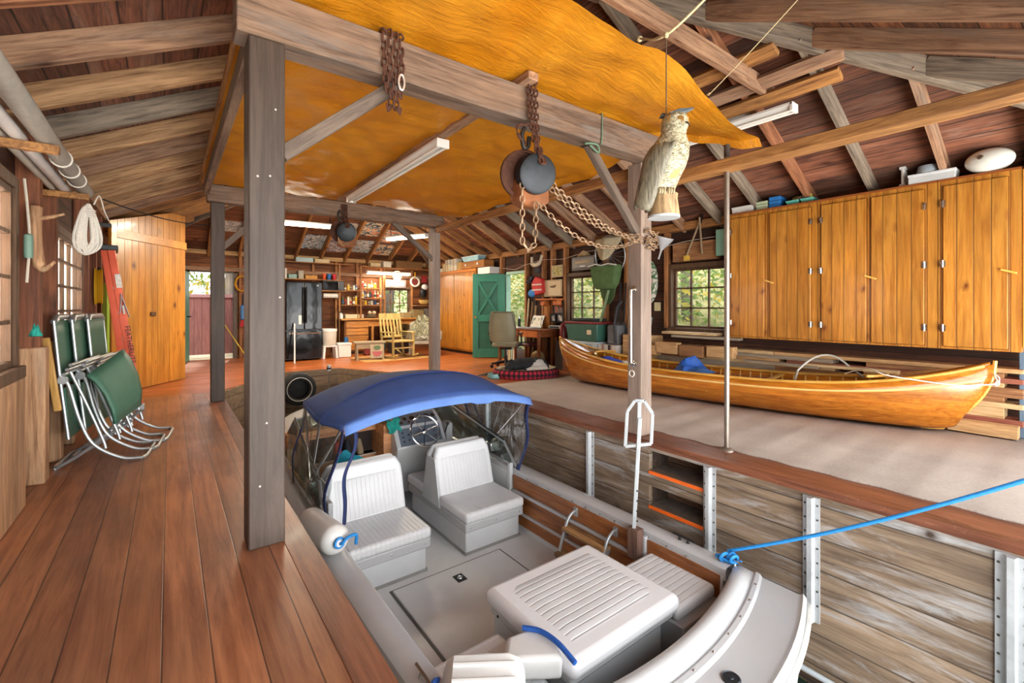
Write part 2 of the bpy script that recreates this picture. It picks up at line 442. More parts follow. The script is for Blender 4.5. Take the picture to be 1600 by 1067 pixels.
sl = struct(G().box(.52, .57, YF, 7.7, ZB - .1, -.05).obj('wall_slip_left', M_slip))
for nm, a, b in (('wall_slip_left_slant', (.57, 7.7), (1.65, 9.3)), ('wall_slip_end', (1.65, 9.3), (2.7, 9.3)), ('wall_slip_right_slant', (2.7, 9.3), (3.45, 7.7))):
    g = G().beam((a[0], a[1], (ZB - .01) / 2), (b[0], b[1], (ZB - .01) / 2), .05, -ZB - .01)
    struct(g.obj(nm, M_slipX))
M_galv = plain('galvanized_strip', 'c9cdd0', .42, .55, .15, 9)
for i, yy in enumerate((5.1, 3.24, 1.95, 1.23, .32)):
    w = .05 if yy > .5 else .06; g = G()
    zb = -.86 if yy > 1.4 else (-.9 if yy > 1 else -1.2)
    g.prism([(3.449, yy - w), (3.437, yy - w), (3.437, yy - .022), (3.40, yy - .014), (3.40, yy + .014), (3.437, yy + .022), (3.437, yy + w), (3.449, yy + w)], zb, -.07)
    o = g.obj('bumper_strip', M_galv)
    tag(o, ['galvanized strip on the slip wall beside the boat canopy', 'galvanized strip on the slip wall just before the white boarding handle', 'galvanized strip on the slip wall beside the orange-edged steps',
            'galvanized strip on the slip wall crossed by the blue rope', 'wide galvanized strip on the slip wall nearest the lake'][i], 'metal strip', 'galvanized strips on the slip wall')
    zz = -.12
    while zz > zb + .04:
        for s in (-1, 1): G().lathe([(.007, 0), (.006, .004), (.001, .006)], (3.437, yy + s * (w - .013), zz), 8, (-1, 0, 0)).obj('rivet', plain('dark_rivet', '4a4640', .5, .6), o)
        zz -= .095

# water, lake and land outside
gm = NT('lake_water'); b = gm.b.inputs
b['Base Color'].default_value = hexc('1f2f2a'); b['Roughness'].default_value = .06; b['IOR'].default_value = 1.33
gm.bump(gm.noise(gm.coord((1, 1, 1)), 3.5, 3, .5, .5), .12, .05)
g = G(); g.face([(-60, -90, -1.30), (70, -90, -1.30), (70, YF, -1.30), (-60, YF, -1.30)]); g.face([(.57, YF, -1.30), (3.5, YF, -1.30), (3.5, 9.3, -1.30), (.57, 9.3, -1.30)])
struct(g.obj('lake', gm.m))
M_soil = plain('leaf_litter_ground', '6f6a3a', .95, var=.5, scale=3)
g = G()
rows = []
for i in range(30):
    yy = -3 + i * 1.5
    rows.append([(XR + .12, yy, -.25)] + [(XR + .6 + j * 1.6, yy, -.15 + .48 * j * 1.0 + .18 * math.sin(i * 1.3 + j * 2.1)) for j in range(12)])
g.grid(rows); struct(g.obj('ground', M_soil))
g = G(); g.grid([[(-14 + i * 1.05, YB + .1 + j * 1.4, -.06 + .22 * max(0, j - 1) + (.08 * math.sin(i * 1.1 + j * 2)) * (j > 1)) for j in range(10)] for i in range(21)])
struct(g.obj('rear_ground', plain('sandy_path', 'b9aa8a', .9, var=.25, scale=4)))
g = G(); g.box(-14, XL - .12, YF + .5, 25, -.4, -.1); struct(g.obj('left_ground', M_soil))

def holed(name, mat, axis, c0, c1, a0, a1, z0, z1, holes):
    """a wall slab with rectangular openings (a from, a to, z from, z to)"""
    g = G(); put = (lambda p, q, u, v: g.box(c0, c1, p, q, u, v)) if axis == 'x' else (lambda p, q, u, v: g.box(p, q, c0, c1, u, v))
    cur = a0
    for h in sorted(holes):
        put(cur, h[0], z0, z1)
        if h[2] > z0: put(h[0], h[1], z0, h[2])
        put(h[0], h[1], h[3], z1); cur = h[1]
    put(cur, a1, z0, z1)
    return struct(g.obj(name, mat, smooth=False))
wR = holed('wall_right', M_wallR, 'x', XR, XR + .1, YF, YB, -.3, 2.5, [(3.36, 4.22, .88, 1.8), (5.64, 6.56, .88, 1.8), (7.93, 8.72, 0, 1.99)])
wB = holed('wall_back', M_wallB, 'y', YB, YB + .1, XL - .1, XR + .1, -.3, 2.5, [(.36, 1.2, 0, 2.0), (4.78, 5.6, .92, 1.72)])
wL = holed('wall_left', M_wallL, 'x', XL - .1, XL, YF, YB, -.3, 2.5, [(2.95, 3.9, .85, 1.9), (5.25, 6.6, .95, 1.82)])
G().box(XR - .12, XR, YF, YB, 2.38, 2.5).obj('top_plate', M_raftB, wR)
G().box(XL, XL + .14, YF, YB, 2.38, 2.5).obj('top_plate', M_raft['Y'], wL)
G().box(XL, XR, YB - .13, YB, 2.40, 2.5).obj('top_plate', wood('pale_plate', '8f6a40', 'c9a06a', 'X', .7), wB)
M_studR = wood('stud_honey', '70401f', 'b37a48', 'Z', .7, knots=.25, kscale=2)
for yy in (3.28, 4.3, 5.1, 5.58, 6.62, 7.0, 7.28, 7.86, 8.8, 9.3): G().box(XR - .11, XR, yy - .03, yy + .03, .87 if yy < 5 else 0, 2.38).obj('stud', M_studR, wR, bevel=.004)
for yy, d in ((4.44, .02), (4.99, .02), (5.56, .02), (6.75, 0), (7.42, .0), (7.95, 0)):
    G().box(XL, XL + .12, yy - .045, yy + .045, 0, 2.38 if yy != 5.56 else .86).obj('stud', M_stud, wL, bevel=.006)
    if yy < 5.7: G().box(XL + .02, XL + .15, yy - .062, yy + .062, 0, .84 + .02 * yy).obj('sistered_stud', M_sister, wL, bevel=.012)
G().box(XL, XL + .13, 3.35, 3.96, 0, .78).obj('sill_board', M_sister, wL, bevel=.01)
for yy in (2.9,): G().box(XL, XL + .12, yy - .05, yy + .05, 0, 2.38).obj('stud', M_stud, wL, bevel=.006)
for xx in (.2, 1.34, 1.9, 2.95, 3.52, 4.07, 4.72, 5.66): G().box(xx - .03, xx + .03, YB - .09, YB, 0, 2.4).obj('stud', M_studR, wB, bevel=.004)
G().box(XL + .04, XR, YB - .1, YB, 2.03, 2.12).obj('header_board', M_raft['X'], wB)

def window(name, axis, c, a0, a1, z0, z1, na, nz, inward, fw=.07, depth=.1):
    P = (lambda u, v, w, x, y, z: (u, v, w, x, y, z))
    bx = (lambda g, d0, d1, p, q, u, v: g.box(min(d0, d1), max(d0, d1), p, q, u, v)) if axis == 'x' else (lambda g, d0, d1, p, q, u, v: g.box(p, q, min(d0, d1), max(d0, d1), u, v))
    d0, d1 = c, c + inward * depth
    g = G()
    bx(g, d0, d1, a0 - fw, a0, z0 - fw, z1 + fw); bx(g, d0, d1, a1, a1 + fw, z0 - fw, z1 + fw); bx(g, d0, d1, a0, a1, z1, z1 + fw); bx(g, d0, d1 + inward * .03, a0 - fw, a1 + fw, z0 - fw, z0)
    w = struct(g.obj(name, M_win, bevel=.004))
    s = c - inward * .0; g = G(); e = .035
    bx(g, s - .015, s + .025, a0, a0 + e, z0, z1); bx(g, s - .015, s + .025, a1 - e, a1, z0, z1); bx(g, s - .015, s + .025, a0 + e, a1 - e, z0, z0 + e); bx(g, s - .015, s + .025, a0 + e, a1 - e, z1 - e, z1)
    for i in range(1, na): m = a0 + (a1 - a0) * i / na; bx(g, s - .01, s + .02, m - .011, m + .011, z0 + e, z1 - e)
    for i in range(1, nz): m = z0 + (z1 - z0) * i / nz; bx(g, s - .01, s + .02, a0 + e, a1 - e, m - .011, m + .011)
    g.obj('sash', M_win, w)
    g = G(); bx(g, s + .002, s + .006, a0 + .01, a1 - .01, z0 + .01, z1 - .01); g.obj('pane', glass('window_glass', 'ffffff', .96, .05, .22), w)
    return w
window('window_1', 'x', XR + .02, 3.36, 4.22, .88, 1.8, 3, 3, -1)
window('window_2', 'x', XR + .02, 5.64, 6.56, .88, 1.8, 3, 3, -1)
window('window_3', 'y', YB + .02, 4.78, 5.6, .92, 1.72, 3, 2, -1)
window('window_4', 'x', XL + .06, 2.95, 3.9, .85, 1.9, 3, 4, 1, depth=.04)
window('window_5', 'x', XL + .06, 5.25, 6.6, .95, 1.82, 4, 4, 1, depth=.03)

# the roof: four hipped slopes of boards, each rafter a piece of its own
TH = .03
def slope(name, pts, mat, parent):
    g = G(); a = [g.bm.verts.new(p) for p in pts]; b_ = [g.bm.verts.new((p[0], p[1], p[2] + TH)) for p in pts]
    g.bm.faces.new(a); g.bm.faces.new(b_[::-1]); k = len(pts)
    for i in range(k): g.bm.faces.new((a[i], a[(i + 1) % k], b_[(i + 1) % k], b_[i]))
    return g.obj(name, mat, parent, smooth=False)
o_ = .35; zr = EV + PITCH * HALF; ze = EV - PITCH * o_
C = [(XL - o_, YF - o_, ze), (XR + o_, YF - o_, ze), (XR + o_, YB + o_, ze), (XL - o_, YB + o_, ze)]
K0, K1 = (XM, RIDGE[0], zr), (XM, RIDGE[1], zr)
ceiling = struct(slope('ceiling', [C[0], K0, K1, C[3]], M_roofY, None))
slope('right_slope', [C[1], C[2], K1, K0], M_roofY, ceiling)
slope('front_slope', [C[0], C[1], K0], M_roofX, ceiling)
slope('rear_slope', [C[2], C[3], K1], M_roofX, ceiling)
RD = .15
def rafter(p, q, w=.05, mat=None, d=RD):
    p = Vector(p); q = Vector(q); dz = Vector((0, 0, -d * .56))
    timber('rafter', p + dz, q + dz, w, d, RT.choice(RAFTW if mat is M_raftB else RAFT), ceiling)
k = 0
yy = 3.41 - .6 * 6
while yy < YB - .2:
    run = min(HALF, yy - YF, YB - yy)
    if run > .3:
        wrm = M_raftB if yy > 8.6 else M_raft['X']
        rafter((XL, yy, EV), (XL + run, yy, EV + PITCH * run), .055, wrm)
        rafter((XR, yy, EV), (XR - run, yy, EV + PITCH * run), .055, wrm)
    yy += .6
for i in range(12):
    xx = XL + .33 + .6 * i
    run = min(xx - XL, XR - xx)
    if run > .25:
        rafter((xx, YF, EV), (xx, YF + run, EV + PITCH * run), .055, M_raft['Y'])
        rafter((xx, YB, EV), (xx, YB - run, EV + PITCH * run), .055, M_raftB)
for cx, cy, ky in ((XL, YF, RIDGE[0]), (XR, YF, RIDGE[0]), (XL, YB, RIDGE[1]), (XR, YB, RIDGE[1])):
    timber('hip_rafter', (cx, cy, EV - .1), (XM, ky, zr - .1), .06, .2, RAFT[1], ceiling)
G().box(XM - .03, XM + .03, RIDGE[0], RIDGE[1], zr - .22, zr - .02).obj('ridge_board', M_raft['Y'], ceiling)
# collar tie near the front and the boards lying under the rafters there
G().beam((1.0, 2.03, 3.31), (4.74, 2.03, 3.31), .055, .15).obj('collar_tie', M_raft['X'], ceiling, bevel=.004)
for xx, zz, y0, y1, m in ((4.42, 3.32, 1.35, 3.9, M_raft['Y']), (4.60, 3.23, 1.42, 4.2, M_raftB), (4.15, 3.44, 1.75, 3.2, M_raftB), (3.6, 3.66, 2.3, 4.0, M_raft['Y'])):
    G().beam((xx, y0, zz - .02), (xx, y1, zz - .02), .14, .045, (.45, 0, .9)).obj('purlin_board', m, ceiling, bevel=.004)
G().beam((2.55, 2.75, 3.9), (2.95, 2.62, 3.86), .22, .02).obj('cleat_board', M_beam['X'], ceiling)

# timber frame round the slip
def post(x0, x1, y0, y1, z1, label, m=M_post):
    t = thing('support_post', label, 'post', ((x0 + x1) / 2, (y0 + y1) / 2, 0), group='posts at the corners of the slip')
    G().box(x0, x1, y0, y1, 0, z1).obj('shaft', m, t, bevel=.008)
    return t
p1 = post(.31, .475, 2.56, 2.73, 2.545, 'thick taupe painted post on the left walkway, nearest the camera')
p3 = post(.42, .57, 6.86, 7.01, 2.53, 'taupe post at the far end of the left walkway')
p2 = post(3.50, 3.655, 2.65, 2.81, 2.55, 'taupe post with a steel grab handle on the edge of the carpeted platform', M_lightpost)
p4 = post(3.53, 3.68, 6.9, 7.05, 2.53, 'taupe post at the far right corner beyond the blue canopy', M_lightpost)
for dx, dz in ((.02, 1.85), (.075, 1.86), (.06, .62), (.12, 1.25), (.03, .31), (.1, 2.2)): G().lathe([(.006, 0), (.004, .003), (.0005, .004)], (.33 + dx, 2.559, dz), 6, (0, -1, 0)).obj('nail_head', plain('pale_nail', 'cfc6bb', .5), p1)
g = G(); g.tube(smoothpath([(3.495, 2.73, 1.37), (3.46, 2.73, 1.36), (3.45, 2.73, 1.30), (3.45, 2.73, .74), (3.46, 2.73, .68), (3.495, 2.73, .67)], 5), .014, 10)
g.lathe([(.032, 0), (.03, .008), (.01, .012)], (3.50, 2.73, 1.37), 14, (-1, 0, 0)); g.lathe([(.032, 0), (.03, .008), (.01, .012)], (3.50, 2.73, .67), 14, (-1, 0, 0))
g.obj('grab_handle', plain('brushed_steel', 'c9c2b8', .25, 1, .06), p2)
G().wheel((3.488, 2.75, .575), .028, .006, (1, 0, 0), 20).obj('ring', plain('white_ring', 'ddd6ca', .4), p2)
M_bracew = wood('brace_taupe', '4a3d35', '76675b', 'X', .7, grain=.9)
def beamthing(name, label, p, q, w, h, m, group=None, cat='beam'):
    return tag(G().beam(p, q, w, h).obj(name, m, bevel=.008), label, cat, group)
bf = beamthing('cross_beam', 'heavy weathered cross beam carrying the rusty chains', (.26, 2.645, 2.67), (3.76, 2.645, 2.67), .17, .24, M_beam['X'])
br_ = beamthing('cross_beam', 'cross beam at the far end of the orange tarp', (.38, 6.93, 2.645), (3.72, 6.93, 2.645), .15, .22, M_beam['X'])
beamthing('side_rail', 'slim timber rail along the right edge of the tarp', (3.6, 2.73, 2.50), (3.6, 6.87, 2.50), .07, .1, M_raftB)
beamthing('side_rail', 'timber rail under the left edge of the tarp', (.37, 2.73, 2.70), (.37, 6.86, 2.68), .06, .14, M_beam['Y'])
beamthing('ridge_pole', 'squared pole lengthwise under the middle of the tarp', (2.03, 2.44, 2.815), (2.03, 6.95, 2.79), .09, .06, M_raft['Y'], cat='pole')
lb = beamthing('long_rail', 'long flat timber running from the post out to the lake end', (3.70, 2.64, 2.375), (3.70, YF, 2.375), .16, .085, M_raftB)
def brace(label, p, q, w=.055, h=.075): tag(timber('diagonal_brace', p, q, w, h, M_bracew), label, 'brace', 'diagonal braces of the slip frame')
brace('diagonal brace from the near left post up to the chained beam', (.47, 2.645, 2.0), (1.12, 2.645, 2.56))
brace('diagonal brace below the green cord at the right post', (3.52, 2.70, 1.87), (2.78, 2.645, 2.56))
brace('diagonal brace at the far left post', (.55, 6.93, 1.97), (1.1, 6.93, 2.55))
brace('diagonal brace at the far right post beneath the fluorescent light', (3.55, 6.93, 2.0), (2.85, 6.93, 2.55))
t = thing('pipe_post', 'slender steel pipe standing on the platform edge', 'pipe', (3.73, 1.96, 0))
G().tube([(3.73, 1.96, .02), (3.73, 1.96, 2.56)], .021, 14).obj('pipe', plain('dull_steel_pipe', '8f8478', .4, .7, .15), t)
G().lathe([(.055, 0), (.05, .012), (.024, .03)], (3.73, 1.96, 0), 18).obj('base_flange', plain('dull_steel_pipe', '8f8478'), t)
G().lathe([(.0215, 0), (.024, .004), (.024, .1), (.002, .104)], (3.73, 1.96, 2.455), 14).obj('dark_cap', plain('dark_cap', '4c4038', .6), t)
# tarp: stretched over the frame, its front flap tied up towards the roof
def tarp_z(x, y):
    u = (x - .3) / 3.3
    z = 2.80 + .02 * math.sin(3.1 * u) + (.03 if y < 2.7 else 0)
    near = min(abs(y - 2.645), abs(y - 6.93))
    z += -.14 * max(0, min(1, (x - 2.1) / 1.55)) ** 1.3 * max(0, min(1, (near - .12) / .6))
    if y > 2.75: z += .03 * math.sin(PI * (y - 2.75) / 4.1) * math.sin(PI * min(1, u)) - .02
    z += .008 * math.sin(x * 9 + y * 5) + .006 * math.sin(x * 17 - y * 13 + 1) + .005 * math.sin(y * 23 + x * 4)
    return z
TF = [(0, 1.95), (.42, 1.84), (.55, 1.80), (.8, 1.80), (1, 1.82)]
rows = []
NY, NX = 70, 60
for i in range(NY + 1):
    v = i / NY; r_ = []
    for j in range(NX + 1):
        u = j / NX
        yfront = next(b0 + (b1 - b0) * (u - a0) / (a1 - a0) for (a0, b0), (a1, b1) in zip(TF, TF[1:]) if u <= a1 + 1e-9)
        y = yfront + (6.98 - yfront) * v ** 1.15
        xr = 3.62 + (.44 * max(0, min(1, (2.7 - y) / .9)))
        x = .30 + (xr - .30) * u
        z = tarp_z(x, y)
        if y < 2.6:
            f = (2.6 - y) / .9
            z += f * (.06 - .18 * max(0, u - .62) / .38) + .035 * f * math.sin(u * 21)
        if u > .985: z -= .05
        r_.append((x, y, z))
    rows.append(r_)
g = G(); g.grid(rows)
gm = NT('orange_vinyl_tarp'); v = gm.coord()
gm.put(gm.b.inputs['Base Color'], gm.ramp(gm.noise(gm.coord((1, .6, 1)), 1.6, 5, .6, .6), [(.3, hexc('d98512')), (.7, hexc('f0a52c'))]))
gm.b.inputs['Roughness'].default_value = .34
cre = gm.math('ADD', gm.noise(gm.coord((2.2, 12, 3)), 1.2, 5, .65, 1.4), gm.noise(gm.coord((5, 3, 3)), .8, 3, .5, 2.0))
gm.bump(cre, .42, .035)
# thin plastic: some daylight passes through
tl = gm.n('ShaderNodeBsdfTranslucent', {0: hexc('f0a024')})
gm.put(gm.out.inputs['Surface'], gm.n('ShaderNodeMixShader', {0: .3, 1: gm.b.outputs[0], 2: tl.outputs[0]}).outputs[0])
tarp = thing('tarp', 'orange vinyl tarp stretched over the beams above the boat', 'tarp', (2, 4.4, 2.7))
g.obj('sheet', gm.m, tarp)
G().beam((.31, 1.8, 2.80), (.31, 6.98, 2.77), .02, .06).obj('edge_batten', M_raftB, tarp)
g = G()
for x, y in ((2.36, 1.8), (3.25, 1.85)): g.wheel((x, y, tarp_z(x, y) + .06), .014, .004, (0, 0, 1), 14, 6)
g.obj('grommet', plain('grommet_brass', '8a7a5a', .4, .8), tarp)
# ================================================================ the motorboat in the slip
BC = 2.05
M_gel = plain('white_gelcoat', 'b9babb', .25, var=.04, scale=3, coat=.3)
M_gelgrey = plain('pale_grey_nonskid', 'cccecf', .5, var=.05, scale=5, bump=.15)
M_vinyl = plain('white_vinyl', 'dededf', .42, var=.03, scale=4)
M_vinY = stripes('white_vinyl_channels_across', 'dededf', 'X', .042, .55, .42)
M_vinL = stripes('white_vinyl_channels_long', 'd8d9da', 'Y', .05, .5, .42)
M_steel = plain('stainless_steel', 'd5d5d3', .18, 1, .04)
M_alu = plain('aluminium_tube', 'b4b9bb', .42, .75, .06)
M_black = plain('black_rubber', '1b1b1c', .55, var=.15)
M_teak = wood('oiled_teak_panel', '6e3c1a', 'a86a38', 'Y', .45, grain=.8)
M_teakX = wood('worn_teak_tread', '6a4a2c', 'a98456', 'Y', .6, ('X', .05), .003, .4)
M_navy = plain('navy_canvas', '2f4a86', .85, var=.12, scale=5, bump=.2)
M_navyd = plain('dark_navy_binding', '222f5c', .85, var=.12)
M_navyband = plain('light_navy_canvas', '5a7dbe', .85, var=.1, scale=5)
M_bluerope = plain('bright_blue_rope', '1f7fc4', .6, var=.15, scale=40)

boat = thing('motorboat', 'white open motorboat with navy canopy floating in the slip', 'boat', (BC, 4.4, -1.3))
def half(y):      # half beam at the sheer
    pts = [(1.15, 1.10), (1.6, 1.13), (2.5, 1.16), (4.0, 1.18), (5.5, 1.14), (6.3, 1.06), (7.0, .90), (7.5, .68), (7.8, .42), (7.95, .16), (7.99, .02)]
    if y <= pts[0][0]: return pts[0][1]
    for (a, b), (c, d) in zip(pts, pts[1:]):
        if y <= c: return b + (d - b) * (y - a) / (c - a)
    return .02
def sheer(y): return -.60 + (.16 * max(0, (y - 4.2) / 3.8) ** 1.6)
ys = [1.15, 1.35, 1.6, 2, 2.5, 3, 3.5, 4, 4.5, 5, 5.5, 6, 6.4, 6.8, 7.1, 7.4, 7.6, 7.75, 7.88, 7.95, 7.99]
def stern_y(x, y0): return y0 - .2 * (1 - min(1, abs(x - BC) / 1.1) ** 2)       # the stern bows out towards the lake
rings = []
for y in ys:
    h = half(y); z = sheer(y); f = max(0, (y - 4.5) / 3.5)
    zk = -1.62 + .75 * f ** 2.2
    sec = [(-1, z), (-1.012, z - .035), (-1.012, z - .07), (-.985, z - .09), (-.955, z - .25), (-.90, max(zk + .12, z - .5)), (-.80, max(zk + .08, z - .72)), (-.4, zk + .05), (0, zk)]
    fl = max(0, min(1, (2.4 - y) / 1.2)); sec = [(a + fl * .24 * max(0, min(1, (z - b - .09) / .3)), b) if a < 0 else (a, b) for a, b in sec]
    sec = sec + [(-a, b) for a, b in sec[-2::-1]]
    ring = []
    for a, b in sec:
        x = BC + a * h
        yy = y if y > 1.7 else y - .2 * (1 - min(1, abs(a)) ** 2) * (1.7 - y) / .55 + .0
        if y <= 1.2: yy += .10 * max(0, (z - b) / .9) * .9
        ring.append((x, yy, b))
    rings.append(ring)
g = G(); vs = g.grid(rings); g.bm.faces.new(vs[0])
hull = g.obj('hull', M_gel, boat)
g = G()
for s in (-1, 1): g.tube([(BC + s * half(y) * 1.012, y, sheer(y) - .052) for y in ys[:-1]], .017, 8)
g.obj('rub_rail', plain('grey_rub_rail', 'b3b2ae', .5), hull)

# deck: side decks, foredeck, stern deck
CI = 1.0                                           # half width of the cockpit
def inner(y): return max(.02, min(CI, half(y) - .15))
g = G()
for s in (-1, 1):
    g.grid([[(BC + s * half(y), y, sheer(y)), (BC + s * (half(y) - .03), y, sheer(y) + .018), (BC + s * (inner(y) + .02), y, sheer(y) + .018), (BC + s * inner(y), y, sheer(y) + .004), (BC + s * inner(y), y, sheer(y) - .07)] for y in [1.6, 2, 2.5, 3, 3.5, 4, 4.5, 5, 5.5, 6, 6.3]])
fy = [6.3, 6.5, 6.8, 7.1, 7.4, 7.6, 7.75, 7.88, 7.95, 7.99]
g.grid([[(BC + a * half(y), y, sheer(y) + .02 + .06 * (1 - abs(a) ** 2.5)) for a in (-1, -.97, -.8, -.5, -.2, 0, .2, .5, .8, .97, 1)] for y in fy])
deck = g.obj('deck', M_gel, boat)
xs = [BC + 1.1 * (-1 + 2 * i / 24) for i in range(25)]
prof = [(0, -.045), (0, -.012), (.02, .008), (.035, -.004), (.05, -.008), (.265, -.006), (.28, .012), (.305, .014), (.32, 0), (.335, .02), (.36, .045), (.395, .055), (.43, .045), (.45, .02), (.455, -.15)]
g = G(); g.grid([[(x, stern_y(x, 1.15) + d, -.59 + z * (1 if abs(x - BC) < .95 or d < .33 else max(.1, (1.1 - abs(x - BC)) / .15))) for d, z in prof] for x in xs])
sd = g.obj('stern_deck', M_gel, boat)
for i in range(11):
    x = BC - .95 + 1.9 * i / 10
    G().lathe([(.008, 0), (.008, .004), (.003, .008)], (x, stern_y(x, 1.15) + .292, -.577), 8).obj('snap_fastener', M_steel, sd)
g = G(); g.lathe([(.045, 0), (.045, .006), (.038, .011), (.036, .007), (.014, .007), (.012, .011), (.002, .011)], (2.17, 1.12, -.597), 24); g.obj('fuel_cap', plain('dark_fuel_cap', '2c3136', .35, .4), boat)
for yy, zz in ((2.0, 0),):
    for s in (-1, 1):
        g = G(); c = (BC + s * 1.08, yy - .02, sheer(yy) + .018)
        g.tube([(c[0], c[1] - .09, c[2] + .03), (c[0], c[1] + .09, c[2] + .03)], [.006, .009] if 0 else .008, 8)
        for d in (-.035, .035): g.lathe([(.014, 0), (.009, .012), (.008, .03)], (c[0], c[1] + d, c[2]), 10)
        g.obj('cleat', M_black if s > 0 else M_steel, boat)
g = G(); c = (BC + 1.07, 1.62, -.58)
g.tube([(c[0], c[1] - .09, c[2] + .03), (c[0], c[1] + .09, c[2] + .03)], .009, 8)
for d in (-.035, .035): g.lathe([(.014, 0), (.009, .012), (.008, .03)], (c[0], c[1] + d, c[2]), 10)
g.obj('cleat', M_steel, boat)
g = G(); g.wheel((BC + .86, 1.16, -.80), .035, .008, (1, .2, 0), 18); g.obj('stern_eye', M_steel, hull)

g = G(); g.tube([(BC - 1.115, 1.32, -.652)] + [(BC + 1.113 * (-1 + 2 * i / 20), stern_y(BC + 1.1 * (-1 + 2 * i / 20), 1.15) - .004, -.652) for i in range(21)] + [(BC + 1.115, 1.32, -.652)], .02, 8); g.obj('transom_rail', plain('grey_rub_rail', 'b3b2ae'), hull)
# cockpit liner
FZ = -1.2
g = G()
yy_ = [1.62, 2, 2.5, 3, 3.5, 4, 4.5, 5, 5.5, 6, 6.4, 6.8, 7.1]
g.grid([[(BC - inner(y), y, sheer(y) - .04), (BC - inner(y) + .02, y, FZ), (BC + inner(y) - .02, y, FZ), (BC + inner(y), y, sheer(y) - .04)] for y in yy_])
liner = g.obj('cockpit_liner', M_gelgrey, boat)
G().box(BC - .55, BC + .55, 2.42, 3.66, FZ, FZ + .016).obj('floor_hatch', M_gelgrey, boat, bevel=.006)
G().box(BC - .57, BC + .57, 2.40, 3.68, FZ, FZ + .006).obj('hatch_gasket', plain('grey_gasket', '55534f', .7), boat)
g = G(); g.box(2.0, 2.09, 3.42, 3.53, FZ + .014, FZ + .022); lt = g.obj('hatch_latch', M_black, boat, bevel=.003)
g = G(); g.wheel((2.045, 3.475, FZ + .024), .022, .004, (0, 0, 1), 16, 6); g.box(2.03, 2.06, 3.46, 3.49, FZ + .02, FZ + .026); g.obj('latch_ring', M_steel, lt)
# snap rails along the inner coaming
for s in (-1, 1):
    for i in range(14):
        y = 1.9 + i * .17
        G().lathe([(.008, 0), (.008, .005), (.003, .008)], (BC + s * (inner(y) - .004), y, sheer(y) - .03), 8, (-s, 0, 0)).obj('snap_fastener', M_steel, liner)
# starboard side: wooden panels between white rails
XS = BC + CI - .012
def panel(y0, y1, z0, z1, name='wood_panel', m=None, d=.012):
    return G().box(XS - d, XS + .006, y0, y1, z0, z1).obj(name, m or M_teak, boat, bevel=.004)
panel(2.28, 4.0, -.79, -.645); panel(1.64, 2.24, -.86, -.645)
panel(2.28, 4.0, -1.0, -.83); panel(2.28, 4.0, -1.15, -1.03)
for z in (-.81, -1.015): panel(2.26, 4.0, z - .014, z + .014, 'white_rail', M_gel, .03)
panel(2.24, 2.27, -1.18, -.62, 'white_rail', M_gel, .035)
panel(4.02, 4.06, -1.0, -.52, 'white_rail', M_gel, .04)
g = G(); g.tube(smoothpath([(XS - .02, 2.36, -.78), (XS - .05, 2.3, -.80), (XS - .04, 2.25, -.84), (XS - .03, 2.25, -1.15)], 5), .012, 8); g.obj('pocket_rail', M_gel, boat)

def seat(x0, x1, tag_):
    t = thing('bench_seat', None, None, (0, 0, 0)); t.parent = boat; t.location = Vector((0, 0, 0)) - boat.location
    y0 = 3.72
    G().box(x0 + .03, x1 - .03, y0 + .06, 5.0, FZ, -.90).obj('seat_box', M_gelgrey, t, bevel=.012)
    g = G(); g.prism([(y0 + .02, -.97), (y0 + .02, -.885), (5.05, -.885), (5.05, -.97)], x0 + .005, x1 - .005, 'yz'); g.obj('seat_rim', M_gel, t, bevel=.01)
    def pad(a, b, c, d, e, f, name, m): return G().box(a, b, c, d, e, f).obj(name, m, t, bevel=.035, seg=4)
    pad(x0, x1, y0, 4.30, -.885, -.78, 'cushion', M_vinY)
    pad(x0, x1, 4.62, 5.08, -.885, -.78, 'cushion', M_vinY)
    def back(yb, yt, th, name):
        g = G(); w0, w1 = x0, x1; zb, zt = -.80, -.315
        sec = []
        for k in range(7):
            f = k / 6; ins = 0 if f < .75 else .05 * ((f - .75) / .25) ** 2
            z = zb + (zt - zb) * f; y = yb + (yt - yb) * f; hh = th / 2 * (1 if f < .9 else .7)
            sec.append([(w0 + ins + .02, y - hh, z), (w0 + ins, y, z), (w0 + ins + .02, y + hh, z), (w1 - ins - .02, y + hh, z), (w1 - ins, y, z), (w1 - ins - .02, y - hh, z)])
        g.loft(sec); return g.obj(name, M_vinyl, t, bevel=.02, seg=3)
    back(4.30, 4.44, .09, 'backrest'); back(4.64, 4.53, .09, 'backrest')
    # raised ribbed panel on the aft face of the backrest
    g = G(); m = .07
    g.grid([[(x0 + m + (x1 - x0 - 2 * m) * i / 8, 4.30 + .14 * f - .046 - .012 * (0 < i < 8 and 0 < j < 5), -.80 + .485 * f) for i in range(9)] for j, f in enumerate((.06, .1, .3, .55, .74, .78))])
    g.obj('ribbed_panel', M_vinY, t)
    for x in (x0 + .06, (x0 + x1) / 2, x1 - .06): G().lathe([(.008, 0), (.008, .005), (.003, .008)], (x, y0 + .02, -.925), 8, (0, -1, 0)).obj('snap_fastener', M_steel, t)
    G().box(x0 + .02, x1 - .02, y0 + .05, 5.01, FZ, FZ + .025).obj('seat_base_trim', plain('grey_base_trim', '8f8d88', .6), t)
    G().prism([(4.25, -.9), (4.36, -.42), (4.54, -.42), (4.66, -.9)], x0 - .006, x0 + .006, 'yz').obj('backrest_side', M_gelgrey, t)
    return t
seat(1.15, 1.90, 'port'); seat(2.26, 2.97, 'starboard')

